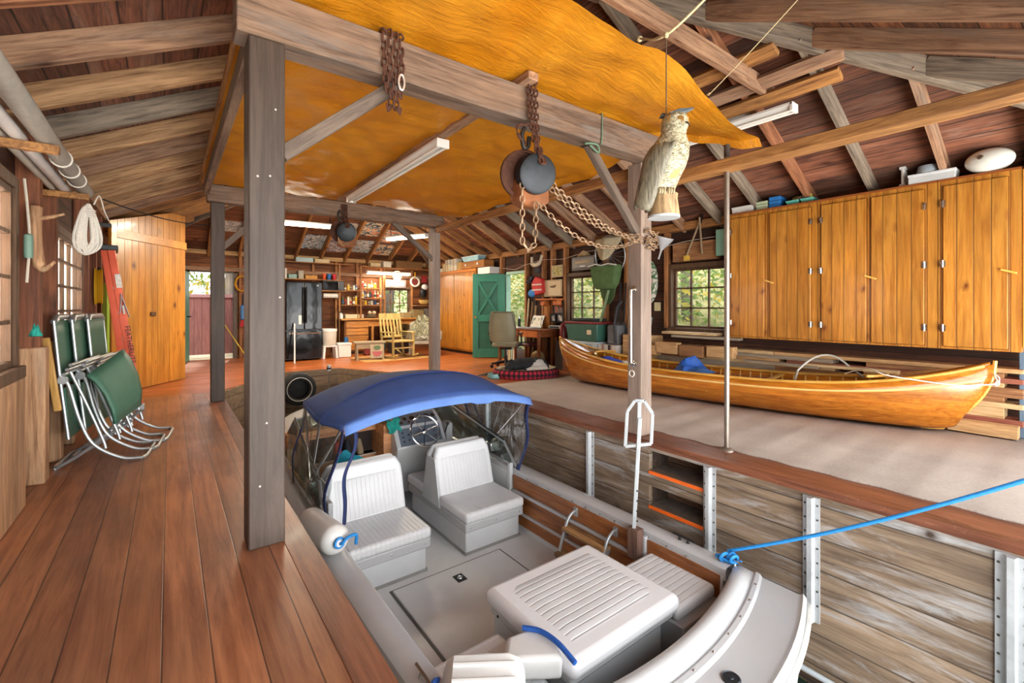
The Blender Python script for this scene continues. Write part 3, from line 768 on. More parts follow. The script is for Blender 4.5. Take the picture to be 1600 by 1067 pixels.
# engine box with sun pad, stern seats
eb = thing('engine_box', None, None); eb.parent = boat; eb.location = -boat.location
G().prism([(1.66, 1.72), (1.62, 2.34), (1.70, 2.40), (2.44, 2.40), (2.52, 2.34), (2.48, 1.72)], FZ, -.70, 'xy').obj('box', M_gel, eb, bevel=.02)
G().box(1.625, 2.515, 1.66, 2.385, -.735, -.69).obj('lid_rim', M_gel, eb, bevel=.012)
G().box(1.60, 2.54, 1.62, 2.42, -.69, -.58).obj('sun_pad', M_vinyl, eb, bevel=.045, seg=4)
g = G(); m = .1
g.grid([[(1.60 + m + (.94 - 2 * m) * i / 10, 1.62 + m + (.80 - 2 * m) * j / 10, -.58 + (.008 if 0 < i < 10 and 0 < j < 10 else -.002)) for i in range(11)] for j in range(11)])
g.obj('ribbed_panel', M_vinL, eb)
for y in (1.8, 2.05, 2.3): G().lathe([(.009, 0), (.009, .005), (.003, .009)], (1.625, y, -.712), 8, (-1, 0, 0)).obj('snap_fastener', M_black, eb)
for x0, x1 in ((2.56, 3.02), (1.08, 1.56)):
    t = thing('stern_seat', None, None); t.parent = boat; t.location = -boat.location
    G().box(x0, x1, 1.62, 2.18, FZ, -.80).obj('seat_box', M_gel, t, bevel=.012)
    G().box(x0, x1, 1.66, 2.2, -.80, -.71).obj('cushion', M_vinL, t, bevel=.035, seg=4)

# boarding steps on the starboard side
t = thing('boarding_steps', None, None); t.parent = boat; t.location = -boat.location
ya, yb = 2.55, 3.02
for y in (ya, yb):
    x = XS - .02
    G().tube(smoothpath([(XS, y, -.70), (x - .03, y, -.69), (x - .09, y, -.73), (x - .13, y, -.80), (x - .2, y, -.98), (x - .26, y, -1.19)], 5), .014, 10).obj('side_rail', M_alu, t)
    G().box(XS - .03, XS, y - .022, y + .022, -.74, -.66).obj('bracket', M_alu, t, bevel=.004)
for xx, zz in ((XS - .14, -.80), (XS - .23, -1.0)):
    G().box(xx - .055, xx + .055, ya - .01, yb + .01, zz - .022, zz + .006).obj('tread', M_teakX, t, bevel=.005)
    for y in (ya, yb): G().prism([(xx - .055, zz - .022), (xx + .055, zz - .022), (xx, zz - .1)], y - .008, y + .008, 'xz').obj('gusset', M_alu, t)
# white boarding handle on a wooden block
t = thing('boarding_handle', None, None); t.parent = boat; t.location = -boat.location
hx, hy = 2.985, 2.31
G().box(hx - .05, hx + .03, hy - .05, hy + .05, -.80, -.56).obj('mounting_block', wood('purple_brown_block', '4a3430', '80604f', 'Z', .7), t, bevel=.006)
g = G(); d = Vector((.56, -.83, 0)).normalized()
W = lambda a, z: (hx + d.x * a + .0 * z, hy + d.y * a, z)
g.beam(W(-.02, -.62), W(.03, .32), .05, .03, (d.x, d.y, 0))
g.obj('upright', plain('white_painted_metal', 'aeb3b6', .4, .2), t, bevel=.004)
loop = [W(-.085, .08), W(-.07, .36), W(-.01, .455), W(.06, .455), W(.125, .36), W(.115, .12)]
g = G()
for a, b in zip(loop, loop[1:] + loop[:1]): g.beam(a, b, .026, .03, (.83, .56, 0))
g.beam(W(.025, .46), W(.02, .08), .03, .03, (.83, .56, 0))
g.obj('handle_loop', plain('white_painted_metal', 'd6dadd'), t, bevel=.004)
for z in (-.5, -.42, -.34, -.26): G().lathe([(.008, 0), (.007, .004), (.001, .005)], (hx - .0 + d.x * .0 - .014, hy - .02, z), 8, (-.83, -.56, 0)).obj('bolt', M_black, t)

# helm console and dash
t = thing('helm_console', None, None); t.parent = boat; t.location = -boat.location
cx0, cx1 = 2.18, 2.84
g = G(); g.prism([(5.75, -1.1), (5.32, -1.1), (5.16, -.50), (5.30, -.28), (5.48, -.16), (5.75, -.16)], cx0, cx1, 'yz'); g.obj('console_body', M_gel, t, bevel=.012)
def slanted(name, x0, x1, a, b, m, off=.006):
    """a flat panel on the slanted face from (y, z) a up to b"""
    n_ = Vector((0, -(b[1] - a[1]), b[0] - a[0])).normalized() * off
    g = G(); g.loft([[(x0, a[0] + q * n_.y, a[1] + q * n_.z), (x1, a[0] + q * n_.y, a[1] + q * n_.z), (x1, b[0] + q * n_.y, b[1] + q * n_.z), (x0, b[0] + q * n_.y, b[1] + q * n_.z)] for q in (0, 1)])
    return g.obj(name, m, t)
M_dial = plain('slate_panel', '5c6470', .5, var=.1)
slanted('switch_panel', cx0 + .05, cx1 - .05, (5.172, -.484), (5.288, -.30), M_dial)
gp = slanted('gauge_panel', cx0 + .05, cx1 - .05, (5.312, -.268), (5.468, -.169), M_dial)
up = Vector((0, -.099, .156)).normalized()
for i, (x, rr) in enumerate(((2.28, .03), (2.36, .03), (2.46, .042), (2.56, .03), (2.66, .04), (2.75, .03), (2.30, .022), (2.40, .022))):
    c = Vector((x, 5.39 if i < 6 else 5.34, -.2185 if i < 6 else -.25)) + up * .006
    g = G(); g.lathe([(rr, 0), (rr, .012), (rr * .85, .012), (rr * .84, .006)], c, 20, up); gg = g.obj('gauge', M_steel, gp)
    g = G(); g.lathe([(rr * .84, .004), (rr * .8, .0085), (.001, .0085)], c, 20, up); g.obj('gauge_face', M_black, gp)
up2 = Vector((0, -.184, .116)).normalized()
for x, f in ((2.28, .25), (2.28, .5), (2.28, .75), (2.35, .3), (2.35, .6), (2.70, .3), (2.70, .6), (2.76, .3), (2.76, .7)):
    c = Vector((x, 5.172 + .116 * f, -.484 + .184 * f)) + up2 * .006; G().lathe([(.011, 0), (.010, .012), (.001, .014)], c, 10, up2).obj('switch_knob', M_black, t)
wc = Vector((2.50, 5.08, -.31)); wa = Vector((.06, -.88, .47)).normalized()
sw_ = thing('steering_wheel', None, None); sw_.parent = t
G().wheel(wc, .19, .011, wa, 36, 8).obj('rim', M_steel, sw_)
q = Vector((0, 0, 1)).rotation_difference(wa); g = G()
for i in range(6): a = 2 * PI * i / 6 + .26; g.tube([wc - wa * .03, wc + q @ Vector((.185 * math.cos(a), .185 * math.sin(a), 0))], .006, 6)
g.lathe([(.03, -.045), (.034, -.02), (.02, -.008), (.002, -.006)], wc, 16, wa); g.tube([wc - wa * .03, wc - wa * .16], .022, 10)
g.obj('spokes_and_hub', M_steel, sw_)
G().box(2.86, 2.95, 5.2, 5.36, -.62, -.30).obj('throttle_box', M_gel, t, bevel=.012)
g = G(); g.tube([(2.86, 5.24, -.42), (2.84, 5.14, -.30)], .009, 8); g.ell((2.84, 5.13, -.28), (.02, .02, .025)); g.obj('throttle_lever', M_black, t)
# port dash with an open locker
t = thing('glove_locker', None, None); t.parent = boat; t.location = -boat.location
g = G(); g.box(1.06, 2.18, 5.62, 5.75, -.34, -.24); g.box(1.06, 1.3, 5.62, 5.75, -1.1, -.34); g.box(2.08, 2.18, 5.35, 5.75, -1.1, -.24); g.box(1.3, 2.08, 5.62, 5.75, -1.1, -.62)
g.obj('locker_front', wood('pale_locker_wood', 'a8683c', 'd79a68', 'X', .5), t, bevel=.006)
G().box(1.3, 2.08, 5.76, 5.8, -.62, -.34).obj('locker_back', plain('dark_locker', '30211c', .8), t)
G().box(1.3, 2.08, 5.6, 5.78, -.635, -.62).obj('locker_shelf', plain('pale_locker_shelf', 'c9b8a8', .6), t)

# windshield
M_scr = glass('windshield_glass', 'e3ebe6', .9, .03)
t = thing('windshield', None, None); t.parent = boat; t.location = -boat.location
def bar(name, pts, r, m): return G().tube(pts, r, 8).obj(name, m, t)
for s in (-1, 1):
    x = lambda v: BC + s * v
    A, B, Cc, D = (x(1.02), 4.0, -.56), (x(1.0), 4.2, -.33), (x(.93), 5.5, -.05), (x(1.0), 5.95, -.48)
    bar('side_top_rail', [A, B, Cc], .016, M_alu); bar('side_trim', [(B[0], B[1], B[2] + .018), (Cc[0], Cc[1], Cc[2] + .018)], .009, M_black)
    bar('side_post', [Cc, D], .014, M_alu)
    bar('base_rail', [A, (x(1.01), 5.0, -.53), D], .014, M_alu)
    G().face([A, B, Cc, D]); g = G(); g.face([A, B, Cc, D]); g.obj('side_pane', M_scr, t, solid=.004)
    E_, F_ = (x(.16), 5.85, -.03), (x(.16), 6.3, -.40)
    bar('front_top_rail', [Cc, E_], .014, M_alu); bar('front_base_rail', [D, F_], .014, M_alu); bar('front_post', [E_, F_], .014, M_black if s > 0 else M_alu)
    g = G(); g.face([Cc, E_, F_, D]); g.obj('front_pane', M_scr, t, solid=.004)
    bar('stay', [(x(.75), 5.6, -.1), (x(.6), 6.0, -.44)], .009, M_alu)
# navy canopy on its hoops
t = thing('canopy', None, None); t.parent = boat; t.location = -boat.location
def can(y):
    S = [(3.70, 1.02, .20, .115), (3.76, 1.02, .235, .125), (3.95, 1.01, .235, .23), (4.18, 1.01, .225, .315), (4.5, .99, .235, .29), (4.8, .97, .245, .24), (5.05, .94, .23, .2), (5.25, .9, .14, .2)]
    for a, b in zip(S, S[1:]):
        if y <= b[0]:
            f = (y - a[0]) / (b[0] - a[0]); return [a[k] + (b[k] - a[k]) * f for k in (1, 2, 3)]
    return S[-1][1:]
def can_pt(y, u):
    w, zs, h = can(y); a = abs(u)
    return (BC + .055 * max(0, min(1, (4.3 - y) / .5)) + (w - .045 * max(0, min(1, (4.3 - y) / .5))) * u, y, zs + h * (1 - a ** 2.4))
g = G(); g.grid([[can_pt(3.76 + (5.25 - 3.76) * i / 24, -1 + 2 * j / 28) for j in range(29)] for i in range(25)])
cv = g.obj('canvas_top', M_navy, t, solid=.006)
g = G(); g.tube([(p[0], p[1], p[2] + .004) for p in [can_pt(4.18, -1 + 2 * j / 28) for j in range(29)]], .006, 6); g.obj('seam', plain('navy_seam', '1b2f68', .85), cv)
g = G(); g.grid([[Vector(can_pt(3.765, -1 + 2 * j / 28)) + Vector((0, -.004 - .012 * k, -(.075 + .02 * (abs(j - 19) < 2)) * k / 3)) for j in range(29)] for k in range(4)]); g.obj('valance', M_navyband, t, solid=.005)
for s in (-1, 1):
    g = G(); g.grid([[Vector(can_pt(3.765 + 1.4 * j / 14, s)) + Vector((s * .004, 0, -.05 * k / 2)) for j in range(15)] for k in range(3)]); g.obj('side_hem', M_navy, t, solid=.005)
    pv = (BC + s * 1.0, 4.5, -.42)
    for yb_, u in ((3.8, s), (4.2, s), (4.95, s)):
        p = can_pt(yb_, u); G().tube([pv, (p[0], p[1], p[2] - .01)], .011, 8).obj('hoop_leg', M_steel, t)
    G().box(pv[0] - .03, pv[0] + .03, pv[1] - .08, pv[1] + .08, pv[2] - .08, pv[2] + .02).obj('hinge', M_steel, t, bevel=.006)
for y in (3.82, 4.18, 4.95):
    G().tube([Vector(can_pt(y, -1 + 2 * j / 24)) - Vector((0, 0, .018)) for j in range(25)], .011, 8).obj('hoop', M_steel, t)
# clear side curtains with navy bindings
M_clear = NT('clear_vinyl_curtain')
tr = M_clear.n('ShaderNodeBsdfTransparent', {0: hexc('eef2f2')}); gl = M_clear.n('ShaderNodeBsdfGlossy', {'Roughness': .12})
bp = M_clear.n('ShaderNodeBump', {'Height': M_clear.noise(M_clear.coord((3, 3, 1.2)), 2.4, 3), 'Strength': .8, 'Distance': .05}); M_clear.put(gl.inputs['Normal'], bp.outputs[0])
M_clear.put(M_clear.out.inputs['Surface'], M_clear.n('ShaderNodeMixShader', {0: .3, 1: tr.outputs[0], 2: gl.outputs[0]}).outputs[0])
for s in (-1, 1):
    rows = []
    for k in range(13):
        f = k / 12; r_ = []
        for j in range(15):
            y = 3.78 + (1.2) * j / 14; p = Vector(can_pt(y, s)); base = Vector((BC + s * 1.035, y + .12 * (1 - j / 14) + .05, -.55))
            q = p.lerp(base, f) + Vector((s * (.035 * math.sin(j * 1.7 + f * 4) * f + .02 * math.sin(j * 3.1 - f * 7)), 0, 0)); q.z -= .03
            r_.append(q)
        rows.append(r_)
    g = G(); g.grid(rows); sc_ = g.obj('clear_curtain', M_clear.m, t)
    g = G()
    edge = [rows[k][0] for k in range(13)]
    g.grid([[e + Vector((s * .006, w_ * .03 + .012 * math.sin(k * .8), 0)) for w_ in (-1, 0, 1)] for k, e in enumerate(edge)])
    g.obj('navy_binding', M_navyd, sc_, solid=.006)
    g = G()
    g.grid([[rows[k][14] + Vector((s * .006, w_ * .022, 0)) for w_ in (-1, 0, 1)] for k in range(13)]); g.obj('navy_binding', M_navyd, sc_, solid=.006)
# navy strap hanging from the port corner
a = Vector(can_pt(3.78, -1)); g = G()
pp = smoothpath([a + Vector((.02, .0, -.02)), a + Vector((.10, .02, -.06)), a + Vector((.11, .05, -.22)), a + Vector((.04, .1, -.45)), a + Vector((.03, .05, -.66)), a + Vector((.0, -.02, -.80))], 6)
g.grid([[p + Vector((w_ * .018, w_ * .012, 0)) for w_ in (-1, 1)] for p in pp]); g.obj('hanging_strap', M_navyd, t, solid=.005)
G().box(1.06, 1.10, 3.95, 4.4, -.60, -.44).obj('side_locker', M_gel, boat, bevel=.008)
g = G(); g.tube([(BC - 1.02, 4.65, -.5), (BC - 1.03, 5.3, -.48)], .012, 8); g.obj('grab_rail', plain('brass_rail', 'c9b27a', .25, .9), boat)
# ================================================================ fenders and ropes round the boat
M_fend = plain('white_fender_vinyl', 'cfcecb', .4, var=.05, scale=6)
def fender(name, label, a, b, r, m=M_fend):
    a = Vector(a); b = Vector(b); d = (b - a); L = d.length; d.normalize()
    t = thing(name, label, 'fender', tuple((a + b) / 2 - Vector((0, 0, r))))
    prof = [(r * .25, -.02), (r * .3, 0)] + [(r * math.sin(q * PI / 16) if q < 8 else r, r * .7 * (1 - math.cos(q * PI / 16))) for q in range(2, 9)] + [(r, L - r * .7)] + [(r * math.cos(q * PI / 16), L - r * .7 + r * .7 * math.sin(q * PI / 16)) for q in range(1, 7)] + [(r * .3, L), (r * .25, L + .02)]
    G().lathe(prof, a, 24, d).obj('body', m, t)
    return t, a, b, d
f1, a, b, d = fender('boat_fender', 'large white cylindrical fender on the port side by the walkway edge', (.87, 3.84, -.47), (.95, 3.28, -.45), .105)
g = G(); g.tube(smoothpath([b + d * .0, b + d * .03 + Vector((.01, 0, .0)), b + Vector((.05, -.03, .03)), b + Vector((.12, 0, .02)), b + Vector((.13, .03, -.06))], 6), .012, 7)
g.wheel(b + d * .01, .03, .012, d, 14, 6); g.obj('rope_end', M_bluerope, f1)
f2, a, b, d = fender('boat_fender', 'greenish white fender lying on the bow deck beyond the steering wheel', (2.72, 6.72, -.38), (2.98, 6.28, -.38), .10, plain('greenish_white_fender', 'cfd8cc', .45, var=.06))
g = G(); g.lathe([(.02, 0), (.018, .02), (.002, .022)], b, 10, d); g.tube([b, b + Vector((.01, -.02, .2)), b + Vector((.03, .1, .28))], .006, 6); g.obj('eyelet_and_cord', M_black, f2)
# ribbed step fender lying on the port quarter
t = thing('step_fender', 'white ribbed flat step fender lying on the port quarter of the boat', 'fender', (1.32, 1.72, -.6))
ax = Vector((.82, -.56, 0)).normalized(); ay = Vector((.56, .82, 0)).normalized()
o0 = Vector((1.03, 1.90, -.5))
def fp(u, v, z): return o0 + ax * u - ay * v + Vector((0, 0, z - .16 * v))
g = G(); pr = [(0, 0), (.02, .06), (.05, .085), (.31, .085), (.36, .06), (.38, 0), (.36, -.06), (.02, -.06)]
g.loft([[fp(u, v, z * (1 if 0 < v < .5 else .7)) for u, z in pr] for v in (-.0, .015, .1, .3, .48, .5)])
sf = g.obj('body', M_fend, t, bevel=.015, seg=3)
g = G()
for v in (.075, .15, .225, .3): g.tube([fp(.05, v, .087), fp(.33, v, .087)], .012, 8)
g.obj('ribs', M_fend, t)
g = G(); g.tube(smoothpath([fp(-.02, .05, .0), fp(-.035, .12, .05), fp(-.05, .25, .04), fp(-.03, .4, 0)], 6), .012, 7); g.obj('blue_rope', plain('deep_blue_rope', '1c4f9c', .6, var=.2, scale=50), t)
t = thing('step_fender', 'second white fender edged with deep blue rope behind the ribbed one', 'fender', (1.5, 1.75, -.66))
g = G(); c = Vector((1.5, 1.82, -.54)); g.loft([[c + ax * (u * q) + ay * (v * q) + Vector((0, 0, z)) for u, v in ((-.15, -.1), (-.13, .06), (.0, .12), (.13, .06), (.15, -.1))] for z, q in ((-.12, .96), (-.02, 1), (.0, .95))]); g.obj('body', M_fend, t, bevel=.02, seg=3)
g = G(); g.tube(smoothpath([c + ax * -.04 + ay * .1 + Vector((0, 0, .012)), c + ax * .05 + ay * .06 + Vector((0, 0, .02)), c + ax * .13 - ay * .03 + Vector((0, 0, .02)), c + ax * .2 - ay * .14], 6), .014, 7); g.obj('blue_rope', plain('deep_blue_rope', '1c4f9c'), t)
# mooring line
t = thing('mooring_rope', 'bright blue mooring rope tied to the starboard stern cleat', 'rope', (3.14, 1.63, -.55))
g = G(); g.tube([(3.13, 1.62, -.535)] + [tuple(p) for p in sag((3.17, 1.66, -.53), (3.415, .28, .33), .035, 18)] + [(3.43, .05, .45), (3.45, -.5, .72)], .011, 8); ln = g.obj('line', M_bluerope, t)
g = G()
for dx, dy in ((-.02, .03), (0, -.03), (.02, .0)): g.wheel((3.12 + dx, 1.62 + dy, -.545), .03, .011, (.3, .9, .3), 14, 7)
g.tube(smoothpath([(3.12, 1.67, -.55), (3.09, 1.70, -.555), (3.10, 1.60, -.56), (3.15, 1.55, -.555)], 5), .011, 7); g.obj('cleat_hitch', M_bluerope, t)
tag(G().tube([(3.32, 1.35, -1.16), (3.36, .2, -1.2)], .018, 10).obj('pipe', plain('grey_pvc_pipe', 'a9b0b4', .4), bevel=0), 'grey pipe at the waterline beside the boat stern', 'pipe')
g = G(); rnd = random.Random(5)
for i in range(70):
    x, y = rnd.uniform(3.24, 3.42), rnd.uniform(.2, 1.3); h = rnd.uniform(.02, .07); a = rnd.uniform(0, 6.3)
    g.face([(x, y, -1.31), (x + .006, y + .004, -1.31), (x + .05 * math.cos(a), y + .05 * math.sin(a), -1.31 + h)])
tag(g.obj('water_weed', plain('olive_weed', '6f7a3a', .8, var=.3)), 'olive water weed at the foot of the slip wall', 'weed', kind='stuff')

def cloth(name, mat, c, rx, ry, h, seed, parent=None, n=18):
    """a crumpled heap of cloth"""
    r = random.Random(seed); ph = [(r.uniform(2, 7), r.uniform(2, 7), r.uniform(0, 6)) for _ in range(5)]
    rows = []
    for i in range(n + 1):
        f = i / n; row = []
        for j in range(28):
            a = 2 * PI * j / 28; q = f * (1 + .18 * math.sin(3 * a + seed) + .1 * math.sin(5 * a + 2 * seed))
            x, y = rx * q * math.cos(a), ry * q * math.sin(a)
            z = h * max(0, 1 - f ** 1.6) + sum(.10 * h * math.sin(p * 2.2 * x / rx + s * 2 * y / ry + o) for p, s, o in ph) * (1 - .6 * f)
            row.append((c[0] + x, c[1] + y, c[2] + max(.002, z)))
        rows.append(row)
    g = G(); g.grid(rows, cv=True); g.bm.faces.new([g.bm.verts.new((p[0], p[1], c[2])) for p in rows[-1]][::-1])
    return g.obj(name, mat, parent)
M_teal = plain('teal_towelling', '1f8f82', .95, var=.2, scale=14, bump=.5)
M_aqua = plain('aqua_blue_cloth', '2a9bb0', .95, var=.25, scale=14, bump=.5)
tag(cloth('towel', M_teal, (2.22, 5.58, -.16), .2, .14, .05, 3), 'teal towel draped on the helm console', 'towel')
g = G(); g.grid([[(2.10 + .16 * i / 8 + .01 * math.sin(j * 2), 5.30 + .02 * math.sin(i * 1.5 + j) - .01 * j, -.16 - .03 * j - .02 * math.sin(i * .8)) for i in range(9)] for j in range(6)])
tw = g.obj('towel', M_teal, solid=.008); tag(tw, 'teal towel end hanging down the console side', 'towel')
tag(cloth('beach_towel', M_aqua, (1.62, 5.2, -.78), .34, .22, .3, 8), 'crumpled aqua towel on the front port seat', 'towel')
M_red = plain('red_cloth', 'a8282c', .8, var=.2); M_darkshoe = plain('dark_shoe', '23242a', .6, var=.2)
for i, (x, m, l) in enumerate(((1.52, M_darkshoe, 'dark shoe at the left end of the open locker'), (1.64, M_red, 'red shoe in the open locker under the canopy'), (1.76, M_darkshoe, 'dark shoe beside the red shoe in the locker'), (1.9, plain('tan_pouch', '9a8468', .8), 'tan pouch at the right end of the open locker'))):
    g = G(); g.loft([[(x + a * w, 5.63 + y, -.62 + z * h) for a, z in ((-1, 0), (-1, .6), (-.6, 1), (.6, 1), (1, .6), (1, 0))] for y, w, h in ((0, .03, .05), (.03, .042, .09), (.08, .042, .17), (.11, .03, .18))])
    tag(g.obj('shoe' if i < 3 else 'pouch', m, bevel=.01), l, 'shoe' if i < 3 else 'bag')
# tyres hung as bumpers on the end wall of the slip
M_tire = plain('tyre_rubber', '2b2a29', .75, var=.2, scale=12, bump=.3)
for (c, ax_, l) in (((1.93, 9.17, -.32), (0, -1, 0), 'old tyre hung on the end wall of the slip'), ((1.34, 8.56, -.34), (.83, -.56, 0), 'second tyre on the slanting end wall behind the near post')):
    t = thing('tyre', l, 'tyre', c)
    G().lathe([(.17, -.07), (.19, -.085), (.26, -.09), (.295, -.07), (.305, -.03), (.305, .03), (.295, .07), (.26, .09), (.19, .085), (.17, .07), (.185, .05), (.25, .06), (.27, 0), (.25, -.06), (.185, -.05), (.17, -.07)], c, 36, ax_).obj('tread', M_tire, t)
    q = Vector(ax_) * .088
    G().wheel(Vector(c) + q, .215, .008, ax_, 36, 6).obj('whitewall', plain('tyre_whitewall', 'c9c6c0', .6), t)
# cleat post standing on the bow
t = thing('bow_light', 'small white and chrome lamp standing above the canopy front', 'lamp', (2.05, 7.6, -.4))
G().tube([(2.05, 7.6, -.4), (2.05, 7.6, .18)], .012, 8).obj('stem', M_steel, t); G().lathe([(.03, 0), (.034, .05), (.03, .09), (.002, .1)], (2.05, 7.6, .18), 14).obj('head', M_gel, t); G().lathe([(.036, 0), (.036, .03), (.03, .03)], (2.05, 7.6, .205), 14).obj('dark_band', M_black, t)

# ================================================================ hanging gear over the boat
M_rust = plain('rusty_chain_iron', '5a382a', .8, .35, .4, 20)
M_palechain = plain('pale_chain_iron', 'a08468', .55, .5, .25, 20)
# bundle of chain over the beam
t = thing('chain', 'rusty chain looped over the cross beam near the left brace', 'chain', (1.05, 2.645, 2.4))
g = G()
for i, (dx, zb) in enumerate(((-.055, 2.45), (-.02, 2.37), (.018, 2.36), (.05, 2.44))):
    g.chain([(1.05 + dx, 2.74, 2.60), (1.05 + dx, 2.735, 2.80), (1.05 + dx, 2.56, 2.805), (1.05 + dx, 2.545, 2.6), (1.055 + dx * .8, 2.55, zb)], .066, .0068, .7)
for a, b in ((-.055, -.02), (.018, .05)): g.chain([(1.055 + a * .8, 2.55, 2.38), (1.055 + (a + b) / 2, 2.55, 2.345), (1.055 + b * .8, 2.55, 2.38)], .05, .0062)
g.obj('links', M_rust, t)
G().tube([(1.09 + .022 * math.cos(a) * .8, 2.525, 2.52 + .045 * math.sin(a)) for a in [2 * PI * i / 18 for i in range(18)]], .007, 8, True).obj('quick_link', plain('bright_link', 'd8cfc2', .35, .6), t)
def hoist(label, x, y, ztop, zc, s, detail=True):
    t = thing('chain_hoist', label, 'hoist', (x, y, zc))
    g = G()
    for dx in (-.03, 0, .03): g.chain([(x + dx, y + .17, ztop - .2), (x + dx, y + .165, ztop + .03), (x + dx, y - .01, ztop + .035), (x + dx, y - .02, ztop - .22), (x + dx * .5, y - .06, zc + .16 * s), (x + dx * .4 + .02, y - .11, zc + .05)], .06, .0065, .7)
    if detail: g.chain(smoothpath([(x - .03, y - .02, ztop - .3), (x - .13, y - .01, ztop - .33), (x - .12, y - .01, ztop - .40), (x - .05, y, ztop - .43)], 5), .045, .006)
    g.obj('sling_chain', M_rust, t)
    g = G(); g.tube(smoothpath([(x - .06, y, zc + .27 * s), (x - .085, y, zc + .22 * s), (x - .07, y, zc + .15 * s), (x - .03, y, zc + .16 * s), (x - .02, y, zc + .22 * s)], 5), [.016] * 21, 8); g.obj('hook', plain('dark_forged_iron', '3f3a36', .55, .7, .2), t)
    fa = Vector((-.25, -.93, -.2)).normalized()
    G().lathe([(.002, .075), (.10, .075), (.118, .065), (.122, .03), (.122, -.02), (.11, -.05), (.002, -.05)], (x + .03, y, zc), 32, fa, s, s).obj('drum_cover', plain('dark_cast_iron', '33363a', .5, .6, .25, 9), t)
    G().lathe([(.125, -.06), (.15, -.055), (.15, -.045), (.13, -.035), (.13, -.085), (.15, -.075), (.15, -.065)], (x - .02, y + .03, zc), 28, fa, s, s).obj('chain_wheel', M_rust, t)
    g = G(); g.loft([[(x + .05 + u * s, y + .09 + v * s, zc - z * s) for u, v in ((-.11, -.06), (.12, -.06), (.13, .07), (-.10, .07))] for z in (.02, .1, .15)] + [[(x + .05 + u * s, y + .09 + v * s, zc - .19 * s) for u, v in ((-.06, -.03), (.08, -.03), (.09, .05), (-.05, .05))]])
    g.obj('gear_case', plain('rusty_orange_casting', '8a5430', .7, .3, .35, 8), t, bevel=.012)
    g = G(); xa = x - .07 * s; zb = zc - (.45 if detail else .16) * s
    g.chain([(xa, y, zc - .02), (xa, y, zb + .03), (xa + .05 * s, y, zb - .02), (xa + .10 * s, y, zb + .03), (xa + .11 * s, y, zc - .17 * s)], .062 if detail else .04, .0055, .7)
    g.obj('hand_chain', M_palechain, t)
    return t
hoist('heavy chain hoist hanging from the front cross beam', 2.08, 2.53, 2.80, 2.16, 1.18)
hoist('smaller dark chain hoist hanging from the far cross beam', 2.06, 6.84, 2.66, 2.31, 1.15, False)
t = thing('hand_chain', 'pale chain draped from the hoist across to the right post', 'chain', (2.9, 2.6, 1.9))
g = G()
g.chain(sag((2.24, 2.54, 2.15), (3.45, 2.60, 1.79), .07, 10), .062, .0058, .72); g.chain(sag((2.25, 2.56, 2.12), (3.45, 2.62, 1.86), .12, 10), .058, .005, .72); g.chain(sag((2.16, 2.56, 1.98), (3.45, 2.60, 1.84), .2, 10), .06, .005, .72)
g.obj('draped_links', M_palechain, t)
t = thing('chain', 'tangle of pale chain wound round the right post', 'chain', (3.6, 2.62, 1.84))
g = G()
for k in range(9):
    z = 1.76 + .018 * k + .012 * math.sin(k * 2); o = .012 + .012 * (k % 3)
    g.chain([(3.57 - o, 2.66, z), (3.57 - o, 2.64 - o, z + .02 * math.sin(k)), (3.65, 2.635 - o, z - .02), (3.69, 2.64 - o, z + .012 * math.cos(k * 3))], .05, .0052, .7)
g.obj('wound_links', M_palechain, t)
t = thing('cord_lashing', 'thin green cord tied round the front beam over its right brace', 'cord', (2.85, 2.6, 2.6))
g = G(); g.tube([(2.86, 2.74, 2.81), (2.86, 2.555, 2.80), (2.85, 2.55, 2.6), (2.84, 2.55, 2.54)], .006, 6); g.tube(smoothpath([(2.70, 2.60, 2.53), (2.77, 2.585, 2.545), (2.84, 2.585, 2.54), (2.88, 2.61, 2.50), (2.82, 2.585, 2.49), (2.76, 2.60, 2.53)], 6), .009, 6); g.obj('strand', plain('dull_green_cord', '5f7a62', .8, var=.2), t)
# owl decoy
oc = Vector((2.26, 1.54, 0)); rx = Vector((.7986, -.6018, 0)); ry = Vector((.6018, .7986, 0)); UZ = Vector((0, 0, 1))
owl = thing('owl_decoy', 'painted plastic owl decoy on a log stump hanging on a string', 'decoy', tuple(oc + UZ * 1.72))
def op(u, v, z): return oc + rx * u + ry * v + UZ * z
body = [(1.84, -.02, .06, .06), (1.87, -.03, .078, .07), (1.93, -.025, .098, .085), (1.99, -.008, .112, .095), (2.05, .008, .115, .1), (2.10, .02, .108, .095), (2.145, .03, .088, .082), (2.175, .036, .072, .072), (2.20, .042, .07, .072), (2.235, .048, .075, .078), (2.265, .05, .073, .074), (2.29, .05, .058, .058), (2.305, .05, .03, .03)]
g = G(); g.loft([[op(cx + a * math.cos(q), b_ * math.sin(q), z) for q in [2 * PI * j / 28 for j in range(28)]] for z, cx, a, b_ in body])
gm = NT('owl_plumage'); v = gm.coord()
bars = gm.n('ShaderNodeTexWave', {'Vector': v, 'Scale': 9.0, 'Distortion': 5.0, 'Detail': 3.0}, bands_direction='Z').outputs[1] if 0 else gm.noise(gm.coord((30, 30, 70)), 1.2, 4, .7, 1.5)
sp = gm.noise(gm.coord((16, 16, 9)), 1.0, 2, .5)
c_ = gm.ramp(bars, [(.38, hexc('56533f')), (.5, hexc('a89c7c')), (.62, hexc('d6ccb0'))])
gm.put(gm.b.inputs['Base Color'], gm.mix(gm.ramp(sp, [(.58, (0, 0, 0, 1)), (.63, (.8, .8, .8, 1))]), c_, hexc('b98438'))); gm.b.inputs['Roughness'].default_value = .45
gm.bump(bars, .5, .006)
ob = g.obj('body', gm.m, owl)
M_wing = wood('owl_wing_paint', '35342c', '98907a', 'Z', .5, grain=2.4, bump=.6)
g = G(); rows = []
